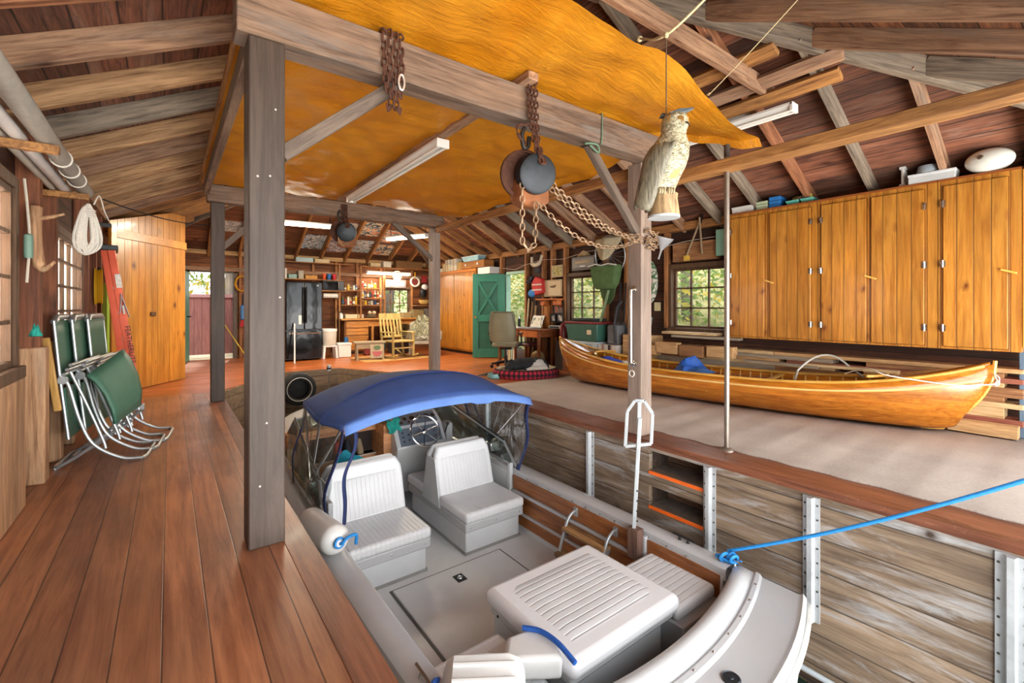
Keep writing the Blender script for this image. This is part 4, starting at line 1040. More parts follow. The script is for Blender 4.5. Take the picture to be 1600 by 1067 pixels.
for k in range(11):
    f = k / 10; z = 2.12 - .36 * f; cx = .02 - .10 * f; r_ = []
    for j in range(7):
        q = R(150 + 120 * (j / 6)); wd_ = (.115 - .04 * f) * (.55 + .45 * min(1, f * 4) ** .6)
        r_.append(op(cx + wd_ * math.cos(q) * 1.06 - .02 * f, (.1 - .05 * f) * math.sin(q) * 1.1, z + .02 * math.sin(j)))
    rows.append(r_)
g.grid(rows); g.obj('wing', M_wing, owl, solid=.014)
g = G(); g.loft([[op(-.07 + a, b_, 1.86) for a, b_ in ((-.03, -.03), (.03, -.03), (.03, .03), (-.03, .03))], [op(-.10 + a, b_, 1.74) for a, b_ in ((-.02, -.025), (.025, -.025), (.025, .025), (-.02, .025))]]); g.obj('tail', M_wing, owl, bevel=.006)
g = G(); g.loft([[op(.03 + a, b_, 2.29) for a, b_ in ((-.03, -.05), (.05, -.05), (.05, .02), (-.03, .02))], [op(.09 + a, b_ - .02, 2.315) for a, b_ in ((-.03, -.02), (.05, -.02), (.05, .01), (-.03, .01))], [op(.135, -.035, 2.322), op(.15, -.03, 2.322), op(.15, -.02, 2.325), op(.135, -.02, 2.325)]]); g.obj('ear_tuft', plain('slate_owl_tuft', '5f6a70', .5), owl, bevel=.005)
g = G(); g.loft([[op(-.0 + a, b_, 2.29) for a, b_ in ((-.03, .0), (.03, .0), (.03, .05), (-.03, .05))], [op(-.01, .04, 2.325), op(.0, .04, 2.325), op(.0, .05, 2.325), op(-.01, .05, 2.325)]]); g.obj('ear_tuft', plain('slate_owl_tuft', '5f6a70'), owl, bevel=.005)
for u, v_ in ((.055, -.07), (.115, -.02)):
    n_ = (rx * (u - .05) + ry * v_).normalized()
    G().lathe([(.021, 0), (.019, .005), (.010, .007), (.001, .007)], op(u, v_, 2.243), 16, n_).obj('eye', plain('owl_eye_ochre', '7d5a2a', .3), owl)
g = G(); g.loft([[op(.09 + a, -.065 + b_, 2.235 + z) for a, b_, z in ((-.01, 0, .0), (.012, .008, .0), (.006, .02, .01), (-.01, .015, .01))], [op(.105, -.085, 2.195), op(.107, -.084, 2.195), op(.106, -.08, 2.197), op(.104, -.082, 2.197)]]); g.obj('beak', plain('owl_beak', '3d3a34', .4), owl)
G().lathe([(.085, 0), (.088, .01), (.075, .10), (.078, .125), (.002, .13)], op(-.015, 0, 1.715), 22).obj('stump', wood('owl_stump_paint', '6b5236', 'b3946a', 'Z', .6, grain=1.3), owl)
G().lathe([(.088, -.006), (.089, .006), (.002, .006)], op(-.015, 0, 1.712), 22).obj('base_plate', plain('pale_grey_base', 'bfc3c4', .4), owl)
g = G()
for u in (-.05, .0):
    for k in (-1, 0, 1): g.ell(op(u + k * .013, -.075, 1.845), (.009, .012, .02), 8, 6)
g.obj('talons', plain('owl_talon', '9a8a68', .5), owl)
tag(G().tube([op(.0, 0, 2.295), op(.0, .0, 2.66), op(.0, 0, 2.75)], .0035, 6).obj('owl_string', plain('brown_string', '5a4a3a', .8)), 'thin string from which the owl decoy hangs', 'string')
kn = op(0, 0, 2.75)
g = G(); pts = smoothpath([(2.36, 1.8, 2.885), tuple(kn), (2.42, 1.31, 2.98), (2.6, 1.1, 3.26)], 8); g.tube(pts, .007, 7); g.ell(kn, (.014, .014, .02), 10, 8); g.ell((2.36, 1.8, 2.885), (.018, .018, .018), 10, 8)
tag(g.obj('tarp_rope', plain('pale_manila_rope', 'cbb88c', .8, var=.2, scale=60)), 'pale rope tying the tarp front up to the rafters', 'rope')
tag(G().tube(sag((3.25, 1.85, 2.80), (3.05, .95, 3.22), .015, 8), .0035, 6).obj('tarp_line', plain('pale_manila_rope', 'cbb88c')), 'thin cord from the tarp edge up to the roof', 'cord')
# ================================================================ canoe on the carpet
M_cedar = wood('varnished_cedar_strips', '9a5210', 'c87c24', 'Y', .22, ('Z', .055), .0015, .55, var=.08, coat=.6, grain=.7, bump=.08)
M_ash = wood('varnished_ash', 'c98a2c', 'efbd5e', 'Y', .3, coat=.4, bump=.05)
M_cedarin = wood('cedar_inside', '5a2a14', '9a5426', 'Y', .4, ('Z', .05), .002, .5, var=.1)
canoe = thing('canoe', 'varnished cedar strip canoe lying along the carpeted platform', 'canoe', (5.55, 3.10, .02), math.atan2(.75, 4.9))
CL = 2.47
def cw(s): return .43 * max(0, 1 - abs(s) ** 2.3) ** .75
def csh(s): return .37 + .30 * abs(s) ** 3.2
def ckz(s): return .0 + .02 * s * s + .10 * abs(s) ** 10
def cpt(s, q, off=0):
    """q 0 at the gunwale to 1 at the keel"""
    t = q * PI / 2; w = cw(s) + off
    z = csh(s) - (csh(s) - ckz(s)) * math.sin(t) ** .85
    zr_ = (z - ckz(s)) / (csh(s) - ckz(s))
    y = CL * s * (1 - .11 * abs(s) ** 14 * (1 - zr_) ** 2)
    return (max(.004, w) * math.cos(t) ** .62 if q < 1 else 0, y, z)
ss = [-1 + 2 * i / 60 for i in range(61)]; ss = [math.copysign(abs(s) ** .8, s) for s in ss]
g = G(); rows = []
for s in ss:
    half_ = [cpt(s, k / 9) for k in range(10)]
    rows.append([(-x, y, z) for x, y, z in half_] + [(x, y, z) for x, y, z in half_[-2::-1]])
g.grid(rows); hull = g.obj('hull', M_cedar, canoe, local=True, solid=.012)
g = G(); rows = []
for s in ss[6:-6]:
    half_ = [cpt(s, k / 9, -.014) for k in range(1, 10)]
    rows.append([(-x, y, z + .012) for x, y, z in half_] + [(x, y, z + .012) for x, y, z in half_[-2::-1]])
g.grid(rows); g.obj('lining', M_cedarin, canoe, local=True)
for sg in (-1, 1):
    G().tube([(sg * (cw(s) + .008), CL * s, csh(s) + .004) for s in ss[1:-1]], .014, 8).obj('outwale', M_ash, canoe, local=True)
    G().tube([(sg * max(0, cw(s) - .035), CL * s, csh(s) + .002) for s in ss[9:-9]], .012, 8).obj('inwale', M_ash, canoe, local=True)
    g = G()
    for s in ss[1:-1]: pass
    rows = [[(sg * (cw(s) * math.cos(q) ** .62 + .0075), CL * s * (1 if abs(s) < .9 else 1 - .11 * abs(s) ** 14 * .02), csh(s) - (csh(s) - ckz(s)) * math.sin(q) ** .85) for q in (.13, .175)] for s in ss[1:-1]]
    g.grid(rows); g.obj('accent_strip', plain('pale_accent_strip', 'f0c97a', .3, var=.05), canoe, local=True, solid=.004)
    g = G(); k = 0
    s = -.78
    while s < .79:
        x = cw(s); g.beam((sg * (x - .012), CL * s, csh(s) - .02), (sg * (x - .03) * .99, CL * s, csh(s) - .20), .016, .012, (sg, 0, 0)); s += .05
    tag(g.obj('ribs', M_ash, canoe, local=True), kind='stuff')
for sg in (-1, 1):
    g = G()
    sl_ = [sg * (.70 + .29 * i / 10) for i in range(11)]
    g.grid([[(cw(s) * u, CL * s, csh(s) + .018 * (1 - u * u) + .004) for u in (-1, -.6, -.2, .2, .6, 1)] for s in sl_]); dk = g.obj('deck', M_cedar, canoe, local=True, solid=.01)
    s0 = sg * .70; g = G(); g.tube([(cw(s0) * u, CL * (s0 - sg * .10 * (1 - abs(u) ** 2) * -1 * (1 if sg > 0 else 1) * 0) + sg * -.14 * (abs(u) ** 2), csh(s0) + .03) for u in [-1 + 2 * i / 14 for i in range(15)]], .014, 8); g.obj('coaming', M_ash, dk, local=True)
    g = G()
    stem = [Vector(cpt(sg * .999, k / 14)) for k in range(15)] + [Vector((0, CL * sg * q, ckz(sg * q) - .004)) for q in (.86, .8)]
    g.tube([(0, p.y + sg * .006, p.z) for p in [Vector((0, CL * sg, csh(1) + .03))] + stem], .016, 8); g.obj('stem_band', M_ash, canoe, local=True)
for s, n_ in ((-.28, 'thwart'), (.12, 'thwart'), (.45, 'thwart')):
    G().box(-cw(s) + .03, cw(s) - .03, CL * s - .03, CL * s + .03, csh(s) - .03, csh(s) - .012).obj(n_, M_ash, canoe, local=True, bevel=.006)
for s in (-.5, .56):
    w = cw(s) - .03; y = CL * s; z = csh(s) - .10
    st = G().box(-w, w, y - .14, y - .11, z - .02, z).box(-w, w, y + .11, y + .14, z - .02, z).obj('seat', M_ash, canoe, local=True)
    G().box(-w * .7, w * .7, y - .11, y + .11, z - .012, z - .004).obj('cane_panel', stripes('woven_cane', 'd2aa62', 'X', .012, .8, .6, '8a6430', .2), st, local=True)
G().wheel((0, -CL - .004, .50), .022, .005, (1, 0, 0), 16, 6).obj('bow_ring', M_steel, canoe, local=True)
M = canoe.matrix_basis.copy()
from mathutils import Euler
MC = Matrix.Translation(canoe.location) @ Euler((0, 0, canoe.rotation_euler[2])).to_matrix().to_4x4()
W2 = lambda p: MC @ Vector(p)
g = G(); pts = smoothpath([W2(q) for q in ((.02, -CL - .025, .50), (-.06, -CL + .02, .49), (-.16, -CL * .90, .47), (-.26, -CL * .78, .50), (-.30, -CL * .70, .53), (-.22, -CL * .66, .565), (-.05, -CL * .62, .545), (.1, -CL * .55, .46))], 6)
g.tube(pts, .006, 7); g.wheel(W2((0, -CL - .02, .5)), .025, .006, (.3, .8, .2), 14, 6); g.tube(smoothpath([W2((-.02, -CL - .02, .5)), W2((-.05, -CL - .03, .55)), W2((-.03, -CL, .58)), W2((0, -CL - .02, .52))], 5), .005, 6)
tag(g.obj('painter_rope', plain('white_braided_rope', 'e2dcd0', .8, var=.1, scale=60)), 'white rope tied to the near end of the canoe', 'rope')
M_blue = plain('royal_blue_nylon', '1f55a8', .6, var=.25, scale=8, bump=.3)
tag(cloth('jacket', M_blue, tuple(W2((.02, .30, .335))), .24, .22, .17, 11), 'crumpled royal blue jacket heaped across the canoe thwart', 'jacket')
tag(cloth('life_jacket', plain('dusty_blue_vest', '2f5f9e', .7, var=.25, scale=9), tuple(W2((-.14, .10, .345))), .20, .14, .06, 15), 'flat blue life vest beside the crumpled jacket in the canoe', 'vest')
tag(cloth('seat_cushion', plain('violet_blue_cushion', '3b4fb5', .6, var=.25, scale=9), tuple(W2((-.02, 1.55, .33))), .22, .28, .10, 21), 'violet blue cushion in the far end of the canoe', 'cushion')
g = G(); g.tube([W2(p) for p in [(-.24, -.95, .33)] + [(-.02 + .30 * math.cos(R(a)), -.95 - .5 * (180 - a) / 180, .42 + .24 * math.sin(R(a))) for a in range(160, 10, -15)] + [(.28, -1.5, .42)]], .011, 8)
tag(g.obj('cane_stick', plain('grey_bent_cane', 'a8a49a', .5, .3, .1)), 'bent grey hoop handle rising out of the canoe', 'handle')
g = G(); g.tube([W2(p) for p in ((-.1, 1.25, .40), (-.06, 1.12, .36), (-.02, .95, .35))], .012, 7); g.ell(W2((-.1, 1.2, .38)), (.04, .04, .03))
tag(g.obj('bailer', plain('pale_bailer', 'd9d2c6', .5)), 'small pale bailer lying in the canoe behind the post', 'bailer')

# ================================================================ lumber stacked along the right wall
rnd = random.Random(12)
LUM = [wood('lumber_tan', '9a6f42', 'd2aa78', 'Y', .7, knots=.3), wood('lumber_brown', '6e4426', 'a8794e', 'Y', .7, knots=.3), wood('lumber_red', '6a2f22', '9a5a44', 'Y', .7), wood('lumber_pale', 'b08a5a', 'dcbf90', 'Y', .7, knots=.2), wood('lumber_grey', '7a6a58', 'a89a86', 'Y', .75)]
def board(x, w, y0, y1, z0, z1, m, label=None):
    tag(G().box(x - w / 2, x + w / 2, y0, y1, z0, z1).obj('lumber_board', LUM[m], bevel=.004), label or 'rough sawn board in the stack of lumber behind the canoe', 'board', 'lumber stacked along the right wall')
z = .012; lay = [(.10, 4), (.055, 1), (.10, 1), (.045, 0), (.05, 2), (.09, 1), (.04, 4), (.045, 0), (.05, 3), (.04, 1)]
for k, (h, m) in enumerate(lay):
    ends = [(.5, 2.6), (2.64, 4.9)] if k % 2 else [(.62, 1.9), (1.95, 3.6), (3.65, 4.95)]
    for j, (a, b) in enumerate(ends):
        a += rnd.uniform(-.1, .1) if a > .7 else 0; b += rnd.uniform(-.25, .02)
        if z + h > .66 and a > 3.0: pass
        board(6.25 + rnd.uniform(-.01, .01), rnd.uniform(.21, .24), a, b, z, z + h, (m + j * 3 + k) % 5, '%s board in the %s layer from the floor, %s run of the lumber stack' % (('tan', 'brown', 'reddish', 'pale', 'grey')[(m + j * 3 + k) % 5], ('first', 'second', 'third', 'fourth', 'fifth', 'sixth', 'seventh', 'eighth', 'ninth', 'tenth')[k], (('lake end', 'far end') if len(ends) == 2 else ('lake end', 'middle', 'far end'))[j]))
    z += h + .001
board(6.10, .2, 3.32, 4.17, .80, .835, 3, 'pale new board lying on top of the lumber under the window')
board(6.06, .14, 3.0, 4.0, .755, .79, 4, 'grey board just beneath the pale one under the window')
board(6.06, .13, .52, .98, .022, .13, 0, 'thick tan offcut on the floor beside the near end of the canoe')
for i, (yc, zc, s) in enumerate(((4.02, .60, .17), (3.62, .58, .16), (4.36, .55, .15), (3.2, .60, .15))):
    tag(G().box(5.86, 5.985, yc - .20, yc + .17, zc - s / 2, zc + s / 2).obj('timber_offcut', LUM[(0, 1, 0, 0)[i]], bevel=.008), ['squared timber block below the pale board', 'shorter timber block right of the squared one', 'timber block just right of the gripped post', 'timber block behind the steel pipe'][i], 'timber')
for i, (yc, zz) in enumerate(((1.75, .52), (2.45, .50))):
    tag(G().box(5.88, 5.985, yc - .42, yc + .42, zz, zz + .03).obj('lumber_board', LUM[3 if i == 0 else 4], bevel=.003), ['short pale plank jutting from the lumber stack near the cane hoop', 'short grey plank jutting from the stack left of the pale one'][i], 'board')

# ================================================================ pine wall cupboards
XC = 6.0
M_edge = plain('pine_top_edge', '8a4a1c', .5, var=.15)
def pine_unit(label, y0, y1, doors):
    t = thing('wall_cabinet', label, 'cabinet', (6.2, (y0 + y1) / 2, .80), group='pine wall cabinets')
    G().box(XC + .02, XR - .01, y0, y1, .80, 2.42).obj('carcass', M_pine, t)
    g = G(); g.box(XC, XC + .02, y0, y1, 2.375, 2.42); g.box(XC, XC + .02, y0, y1, .80, .82)
    es = sorted({y0, y1} | {e for d in doors for e in d[:2]}); cov = lambda a, b: any(d[0] <= a + 1e-6 and d[1] >= b - 1e-6 for d in doors)
    for a, b in zip(es, es[1:]):
        if not cov(a, b): g.box(XC, XC + .02, a, b, .82, 2.375)
    g.obj('face_frame', M_pine, t)
    G().box(XC - .015, XR - .01, y0, y1, 2.42, 2.44).obj('top_board', M_edge, t)
    for a, b, hs, latch in doors:
        d = G().box(XC - .022, XC - .001, a + .004, b - .004, .825, 2.37).obj('door', M_pine, t, bevel=.004)
        for zz in (1.0, 1.62, 2.2):
            g = G(); yy = a + .002 if hs < 0 else b - .002
            g.box(XC - .028, XC - .022, yy - .02, yy + .02, zz - .03, zz + .03); g.tube([(XC - .03, yy, zz - .035), (XC - .03, yy, zz + .035)], .006, 8); g.obj('hinge', M_steel, d)
        if latch:
            yy = b if latch > 0 else a
            G().beam((XC - .034, yy - .05, 1.50), (XC - .034, yy + .05, 1.54), .018, .028, (1, 0, 0)).obj('turn_button', M_ash, d, bevel=.003)
    return t
pine_unit('knotty pine wall cabinet beside the steel pipe, farthest along the wall', 2.08, 3.13, [(2.14, 2.60, -1, 1), (2.66, 3.09, 1, 0)])
pine_unit('middle knotty pine wall cabinet above the lumber', 1.05, 2.075, [(1.14, 1.575, -1, 1), (1.61, 2.04, 1, 0)])
pine_unit('knotty pine wall cabinet over the near end of the canoe', .50, 1.045, [(.575, 1.01, 1, -1)])
t = thing('wall_shelf_unit', 'pine end shelf beyond the last cabinet door at the lake end', 'shelf', (6.2, .3, .8))
G().box(6.02, XR - .01, .05, .495, .84, 2.42).obj('panel', M_pine, t)
tag(G().box(6.16, 6.235, .38, .53, .013, 1.86).obj('blue_grey_board', wood('blue_grey_paint', '4a5f74', '6a8196', 'Z', .6), bevel=.006), 'blue grey painted board standing upright by the lake end', 'board')
# things on top of the cupboards
ZT = 2.441
def abox(name, label, cat, x0, x1, y0, y1, z0, z1, m, lid=None, group=None):
    t = thing(name, label, cat, ((x0 + x1) / 2, (y0 + y1) / 2, z0), group=group)
    G().box(x0, x1, y0, y1, z0, z1).obj('body', m, t, bevel=.006)
    if lid: G().box(x0 - .004, x1 + .004, y0 - .004, y1 + .004, z1 - .02, z1 + .006).obj('lid', lid, t, bevel=.004)
    return t
M_white = plain('white_card', 'dfdedb', .6, var=.05); M_bluep = plain('blue_plastic', '2c78c0', .4, var=.08); M_tealp = plain('mint_plastic', '6cc3b4', .4, var=.06); M_clearp = plain('pale_green_plastic', 'b9c7a6', .4, var=.15, scale=20)
abox('card_box', 'low white card box on the cabinet top beside the steel pipe', 'box', 6.03, 6.3, 2.83, 3.10, ZT, ZT + .085, M_white, M_white)
for i in range(3):
    abox('tackle_box', ['blue tackle tray at the bottom of its stack', 'blue tackle tray in the middle of its stack', 'blue tackle tray on top of its stack'][i], 'box', 6.03, 6.22, 2.50, 2.63, ZT + .048 * i, ZT + .048 * i + .044, M_bluep, None, 'blue tackle trays')
    abox('tackle_box', ['pale green tackle tray at the bottom of its stack', 'pale green tackle tray in the middle of its stack', 'pale green tackle tray on top of its stack'][i], 'box', 6.03, 6.2, 2.65, 2.79, ZT + .038 * i, ZT + .038 * i + .034, M_clearp, None, 'pale tackle trays')
t = thing('tackle_caddy', 'open mint green tackle tray with small gear on the cabinet top', 'tray', (6.15, 2.28, ZT))
for a, b in ((2.13, 2.28), (2.29, 2.44)):
    g = G(); g.loft([[(6.06, a + .02, ZT), (6.24, a + .02, ZT), (6.24, b - .02, ZT), (6.06, b - .02, ZT)], [(6.02, a, ZT + .055), (6.28, a, ZT + .055), (6.28, b, ZT + .055), (6.02, b, ZT + .055)]]); g.obj('tray', M_tealp, t, bevel=.006)
for i in range(4):
    tag(G().obox((6.10 + .03 * i, 2.20 + .06 * i, ZT + .085 + .012 * (i % 2)), (.06, .05, .05), (.3 * i, .2, .5 * i)).obj('lure_packet', plain('lure_packet_%d' % i, ('c9b95a', 'b9b9b0', 'd8d2c0', 'a89a4a')[i], .5), bevel=.006), ['yellow lure packet in the mint tray', 'grey lure packet in the mint tray', 'cream lure packet in the mint tray', 'olive lure packet in the mint tray'][i], 'packet')
t = thing('bottle_rack', 'white ribbed plastic rack standing on the cabinet top', 'rack', (6.15, 1.33, ZT))
g = G()
for k in range(5): g.tube([(6.08 + .03 * k, 1.33, ZT + .02), (6.08 + .03 * k, 1.33, ZT + .20)], .014, 8)
for z in (.02, .2): g.obox((6.14, 1.33, ZT + z), (.16, .05, .025))
g.box(6.06, 6.22, 1.30, 1.36, ZT, ZT + .02); g.obj('frame', M_white, t)
abox('flat_box', 'grey printed box lying under the coil on the cabinet top', 'box', 5.99, 6.17, .92, 1.27, ZT, ZT + .09, plain('pale_grey_card', 'c5c8c8', .6, var=.1), plain('pale_grey_lid', 'd5d8d9', .6))
t = thing('hose_coil', 'grey coil of tubing on top of the printed box', 'coil', (6.08, 1.13, ZT + .097))
g = G()
for k in range(5): g.wheel((6.08, 1.13, ZT + .108 + .015 * k), .085 - .003 * k, .0095, (0, 0, 1), 30, 7)
g.obj('turns', plain('pale_blue_grey_tube', '9fabb3', .4), t)
t = thing('mooring_buoy', 'white oval mooring buoy lying on the cabinet top', 'buoy', (6.03, .70, ZT))
G().ell((6.03, .70, ZT + .11), (.11, .165, .11), 28, 18).obj('shell', plain('old_white_buoy', 'd9d9cf', .5, var=.08), t)
g = G(); g.lathe([(.022, 0), (.02, .012), (.008, .013), (.006, .004)], (5.925, .745, ZT + .13), 14, (-1, .2, .3)); g.obj('eyelet', plain('dark_eyelet', '6b5a48', .6), t)
# ================================================================ things along the right wall
M_iron = plain('black_iron', '26262a', .5, .5, .2)
M_orangewood = wood('orange_stained_wood', 'a04c1e', 'd07a3a', 'Y', .45)
M_deskw = wood('walnut_stain', '5a2c16', '8f5028', 'Y', .4, coat=.2)
# green door standing open, its frame
t = thing('open_door', 'green painted plank door with crossed braces standing open', 'door', (6.32, 8.66, 0))
dd = Vector((-.80, .60, 0)).normalized(); dn = Vector((dd.y, -dd.x, 0)) * -1      # dn faces the room
dn = Vector((-.60, -.80, 0)).normalized()
def dpt(u, z, o=0): return Vector((6.32, 8.66, 0)) + dd * u + dn * o + Vector((0, 0, z))
M_green = plain('sea_green_paint', '2f7a63', .45, var=.12, scale=5); M_green2 = plain('dark_sea_green_paint', '27634f', .5, var=.12, scale=5)
def dbox(g, u0, u1, z0, z1, o0, o1): g.loft([[dpt(u0, z, o0), dpt(u1, z, o0), dpt(u1, z, o1), dpt(u0, z, o1)] for z in (z0, z1)])
W_ = .76; g = G(); dbox(g, 0, W_, .02, 1.98, -.02, .012); t_p = g.obj('door_leaf', M_green2, t)
g = G(); dbox(g, 0, .17, .02, 1.98, .012, .03); dbox(g, W_ - .13, W_, .02, 1.98, .012, .03); dbox(g, .17, W_ - .13, 1.80, 1.98, .012, .03); dbox(g, .17, W_ - .13, .86, 1.02, .012, .03); dbox(g, .17, W_ - .13, .02, .22, .012, .03); g.obj('door_rails', M_green, t, bevel=.004)
g = G()
for a, b in (((.17, 1.02), (W_ - .13, 1.80)), ((W_ - .13, 1.02), (.17, 1.80))):
    g.beam(dpt(a[0], a[1], .018), dpt(b[0], b[1], .018), .05, .02, dn)
g.obj('cross_brace', M_green, t, bevel=.003)
g = G(); g.lathe([(.022, 0), (.018, .01), (.012, .03), (.026, .04), (.026, .06), (.002, .068)], dpt(W_ - .06, .97, .03), 14, dn); g.obj('door_knob', plain('brass_knob', 'c9a24a', .25, .9), t)
struct(G().box(XR - .03, XR + .1, 8.68, 8.75, 0, 2.03).box(XR - .03, XR + .1, 7.9, 7.96, 0, 2.03).box(XR - .03, XR + .1, 7.9, 8.75, 1.97, 2.03).obj('door_1', plain('pale_green_jamb', '9fc4b2', .5)))
tag(G().box(6.02, 6.38, 8.86, 9.38, 2.0, 2.16).obj('white_box', M_white, bevel=.006), 'small white box above the open green door', 'box')
# tall pine cupboard
t = thing('tall_cupboard', 'tall varnished knotty pine cupboard beside the green door', 'cupboard', (6.2, 10.5, 0))
G().box(6.05, XR - .01, 9.5, 11.6, .08, 2.10).obj('carcass', M_pine, t)
G().box(6.09, XR - .01, 9.52, 11.6, 0, .08).obj('kick_board', plain('dark_kick', '2a1a10', .7), t)
G().box(6.02, XR - .01, 9.47, 11.62, 2.10, 2.17).obj('top_rail', wood('orange_pine_rail', 'b5651c', 'd98a34', 'Y', .4, coat=.2), t, bevel=.004)
for a, b in ((9.58, 10.55), (10.58, 11.55)):
    d = G().box(6.03, 6.05, a, b, .12, 2.06).obj('door', M_pine, t, bevel=.004)
    g = G(); yy = b - .05 if a < 10 else a + .05; g.lathe([(.012, 0), (.01, .015), (.018, .025), (.002, .034)], (6.03, yy, 1.05), 12, (-1, 0, 0)); g.obj('knob', M_ash, d)
tz = 2.171
M_kraft = wood('kraft_card', 'a3713c', 'c4904e', 'Y', .8, var=.1)
t = thing('drawer_box', 'long brown drawer box with two pale knobs on the cupboard', 'box', (6.2, 9.65, tz))
G().box(5.98, 6.27, 9.05, 10.1, tz, tz + .17).obj('body', wood('drawer_box_wood', '8a5426', 'b07a40', 'Y', .5), t, bevel=.004)
for yy in (9.3, 9.85): tag(G().lathe([(.012, 0), (.028, .012), (.028, .03), (.002, .036)], (5.98, yy, tz + .085), 12, (-1, 0, 0)).obj('knob', M_white, t), 'pale round knob')
t = thing('storage_tub', 'blue tinted clear tub on top of the drawer box', 'tub', (6.18, 9.62, tz + .171))
g = G(); g.loft([[(5.98, 9.32, tz + .171), (6.16, 9.32, tz + .171), (6.16, 9.98, tz + .171), (5.98, 9.98, tz + .171)], [(5.95, 9.26, tz + .29), (6.19, 9.26, tz + .29), (6.19, 10.04, tz + .29), (5.95, 10.04, tz + .29)]]); g.obj('tub', plain('pale_blue_tub', '8fc0cf', .35, var=.25, scale=8), t, bevel=.01)
G().box(5.945, 6.195, 9.25, 10.05, tz + .285, tz + .303).obj('lid', plain('frosted_lid', 'd5e2e4', .35), t, bevel=.006)
for i, (y0, y1, z0, h, m, l) in enumerate(((10.16, 10.42, 0, .2, 'b59458', 'brown carton next to the drawer box'), (10.45, 10.75, 0, .14, 'd8d6ce', 'low white carton under the tall carton'), (10.46, 10.74, .145, .17, 'c9c9c0', 'grey carton stacked on the low white one'), (10.8, 11.02, 0, .19, 'd8d2b8', 'cream carton between the white cartons'), (10.82, 11.06, .195, .12, 'bdbdb4', 'grey white carton stacked on the cream one'), (11.1, 11.22, 0, .22, 'c7b48c', 'narrow tan carton standing upright on the cupboard'), (11.26, 11.56, 0, .1, 'e0ddd0', 'flat white carton at the far end of the cupboard'))):
    t = thing('carton', l, 'box', (6.18, (y0 + y1) / 2, tz + z0), group='cartons on the tall cupboard')
    G().box(6.04, 6.22, y0, y1, tz + z0, tz + z0 + h).obj('body', plain('carton_' + m, m, .7, var=.15, scale=8), t, bevel=.004)
    G().box(6.035, 6.225, (y0 + y1) / 2 - .02, (y0 + y1) / 2 + .02, tz + z0 + .002, tz + z0 + h + .002).obj('tape', plain('parcel_tape', 'b8995f', .4), t)
# wall strip between door and near window
def framed(name, label, y0, y1, z0, z1, m, fm, cat='picture', x=XR - .12):
    t = thing(name, label, cat, (x, (y0 + y1) / 2, z0))
    g = G(); e = .025
    for a, b, c, d in ((y0, y1, z0, z0 + e), (y0, y1, z1 - e, z1), (y0, y0 + e, z0 + e, z1 - e), (y1 - e, y1, z0 + e, z1 - e)): g.box(x - .022, x, a, b, c, d)
    g.obj('frame', fm, t, bevel=.003); G().box(x - .010, x - .001, y0 + e, y1 - e, z0 + e, z1 - e).obj('print', m, t); return t
M_frame = plain('pale_oak_frame', 'b9a27c', .5); M_cream = plain('cream_paper', 'd9c6a2', .8, var=.06)
t = framed('picture', 'pale print of a small duck hung above the orange shelf', 6.66, 7.2, 1.42, 1.76, M_cream, M_frame)
g = G(); g.ell((XR - .135, 6.93, 1.62), (.003, .09, .022), 14, 8); g.ell((XR - .135, 6.86, 1.64), (.003, .022, .018), 10, 6); g.obj('duck', plain('sketched_duck', '6a5638', .8), t)
framed('picture', 'small yellowish print high between two studs', 6.64, 6.96, 1.81, 2.05, print_mat('yellow_leaf_print', ['8a7a3a', 'c9b86a', '5f5a2a', 'd8cf9a'], 12), M_frame)
t = thing('wall_heater', 'grey metal box with a pale slot above the window', 'heater', (6.3, 6.06, 1.95))
G().box(6.26, XR - .12, 5.74, 6.38, 1.90, 2.17).obj('housing', plain('dark_grey_enamel', '55504c', .45, .2, .15), t, bevel=.01)
G().box(6.245, 6.262, 5.78, 6.34, 1.94, 2.13).obj('face', plain('mid_grey_enamel', '6b6560', .4, .2), t, bevel=.006)
G().box(6.238, 6.25, 5.88, 6.26, 2.04, 2.075).obj('slot', plain('tan_slot', 'b89a6a', .5), t)
G().box(6.238, 6.25, 6.0, 6.14, 1.97, 1.985).obj('badge', M_alu, t)
tag(cloth('straw_hat', plain('straw', 'c7a878', .9, var=.2), (6.32, 6.12, 2.17), .06, .16, .09, 4), 'crumpled straw coloured hat lying on the grey metal box', 'hat')
t = thing('carved_mask', 'bleached jaw bone hanging under the wall plate', 'bone', (6.28, 7.42, 2.12))
g = G(); g.tube(smoothpath([(6.28, 7.62, 2.28), (6.26, 7.58, 2.14), (6.24, 7.45, 2.10), (6.25, 7.33, 2.14), (6.28, 7.28, 2.30)], 6), [.03] * 6 + [.045] * 13 + [.03] * 6, 10); g.obj('bone', plain('bleached_bone', 'cfc5ae', .8, var=.15), t)
tag(G().obox((6.27, 7.62, 1.80), (.08, .10, .14), (.2, 0, .2)).obox((6.27, 7.42, 1.98), (.07, .16, .12)).obj('tool_pouch', plain('charcoal_canvas', '35343a', .8, var=.3), bevel=.015), 'charcoal pouch hanging below the bleached bone', 'pouch')
t = thing('life_vest', 'red life vest hanging beside the doorway', 'vest', (6.22, 7.34, 1.45))
M_vest = plain('bright_red_vest', 'c22f2c', .7, var=.12)
g = G(); g.loft([[(6.17, y - .0, z) for y, z in ((7.15, 1.50), (7.46, 1.44), (7.52, 1.70), (7.40, 1.85), (7.18, 1.80))], [(6.27, y, z) for y, z in ((7.15, 1.50), (7.46, 1.44), (7.52, 1.70), (7.40, 1.85), (7.18, 1.80))]]); g.obj('panel', M_vest, t, bevel=.025, seg=3)
for z in (1.55, 1.66): G().box(6.155, 6.175, 7.17, 7.47, z, z + .03).obj('strap', plain('pale_webbing', 'd8c8c0', .7), t)
G().ell((6.19, 7.5, 1.50), (.04, .13, .085), 16, 10).obj('pocket', plain('bright_blue_pocket', '2878c0', .6), t)
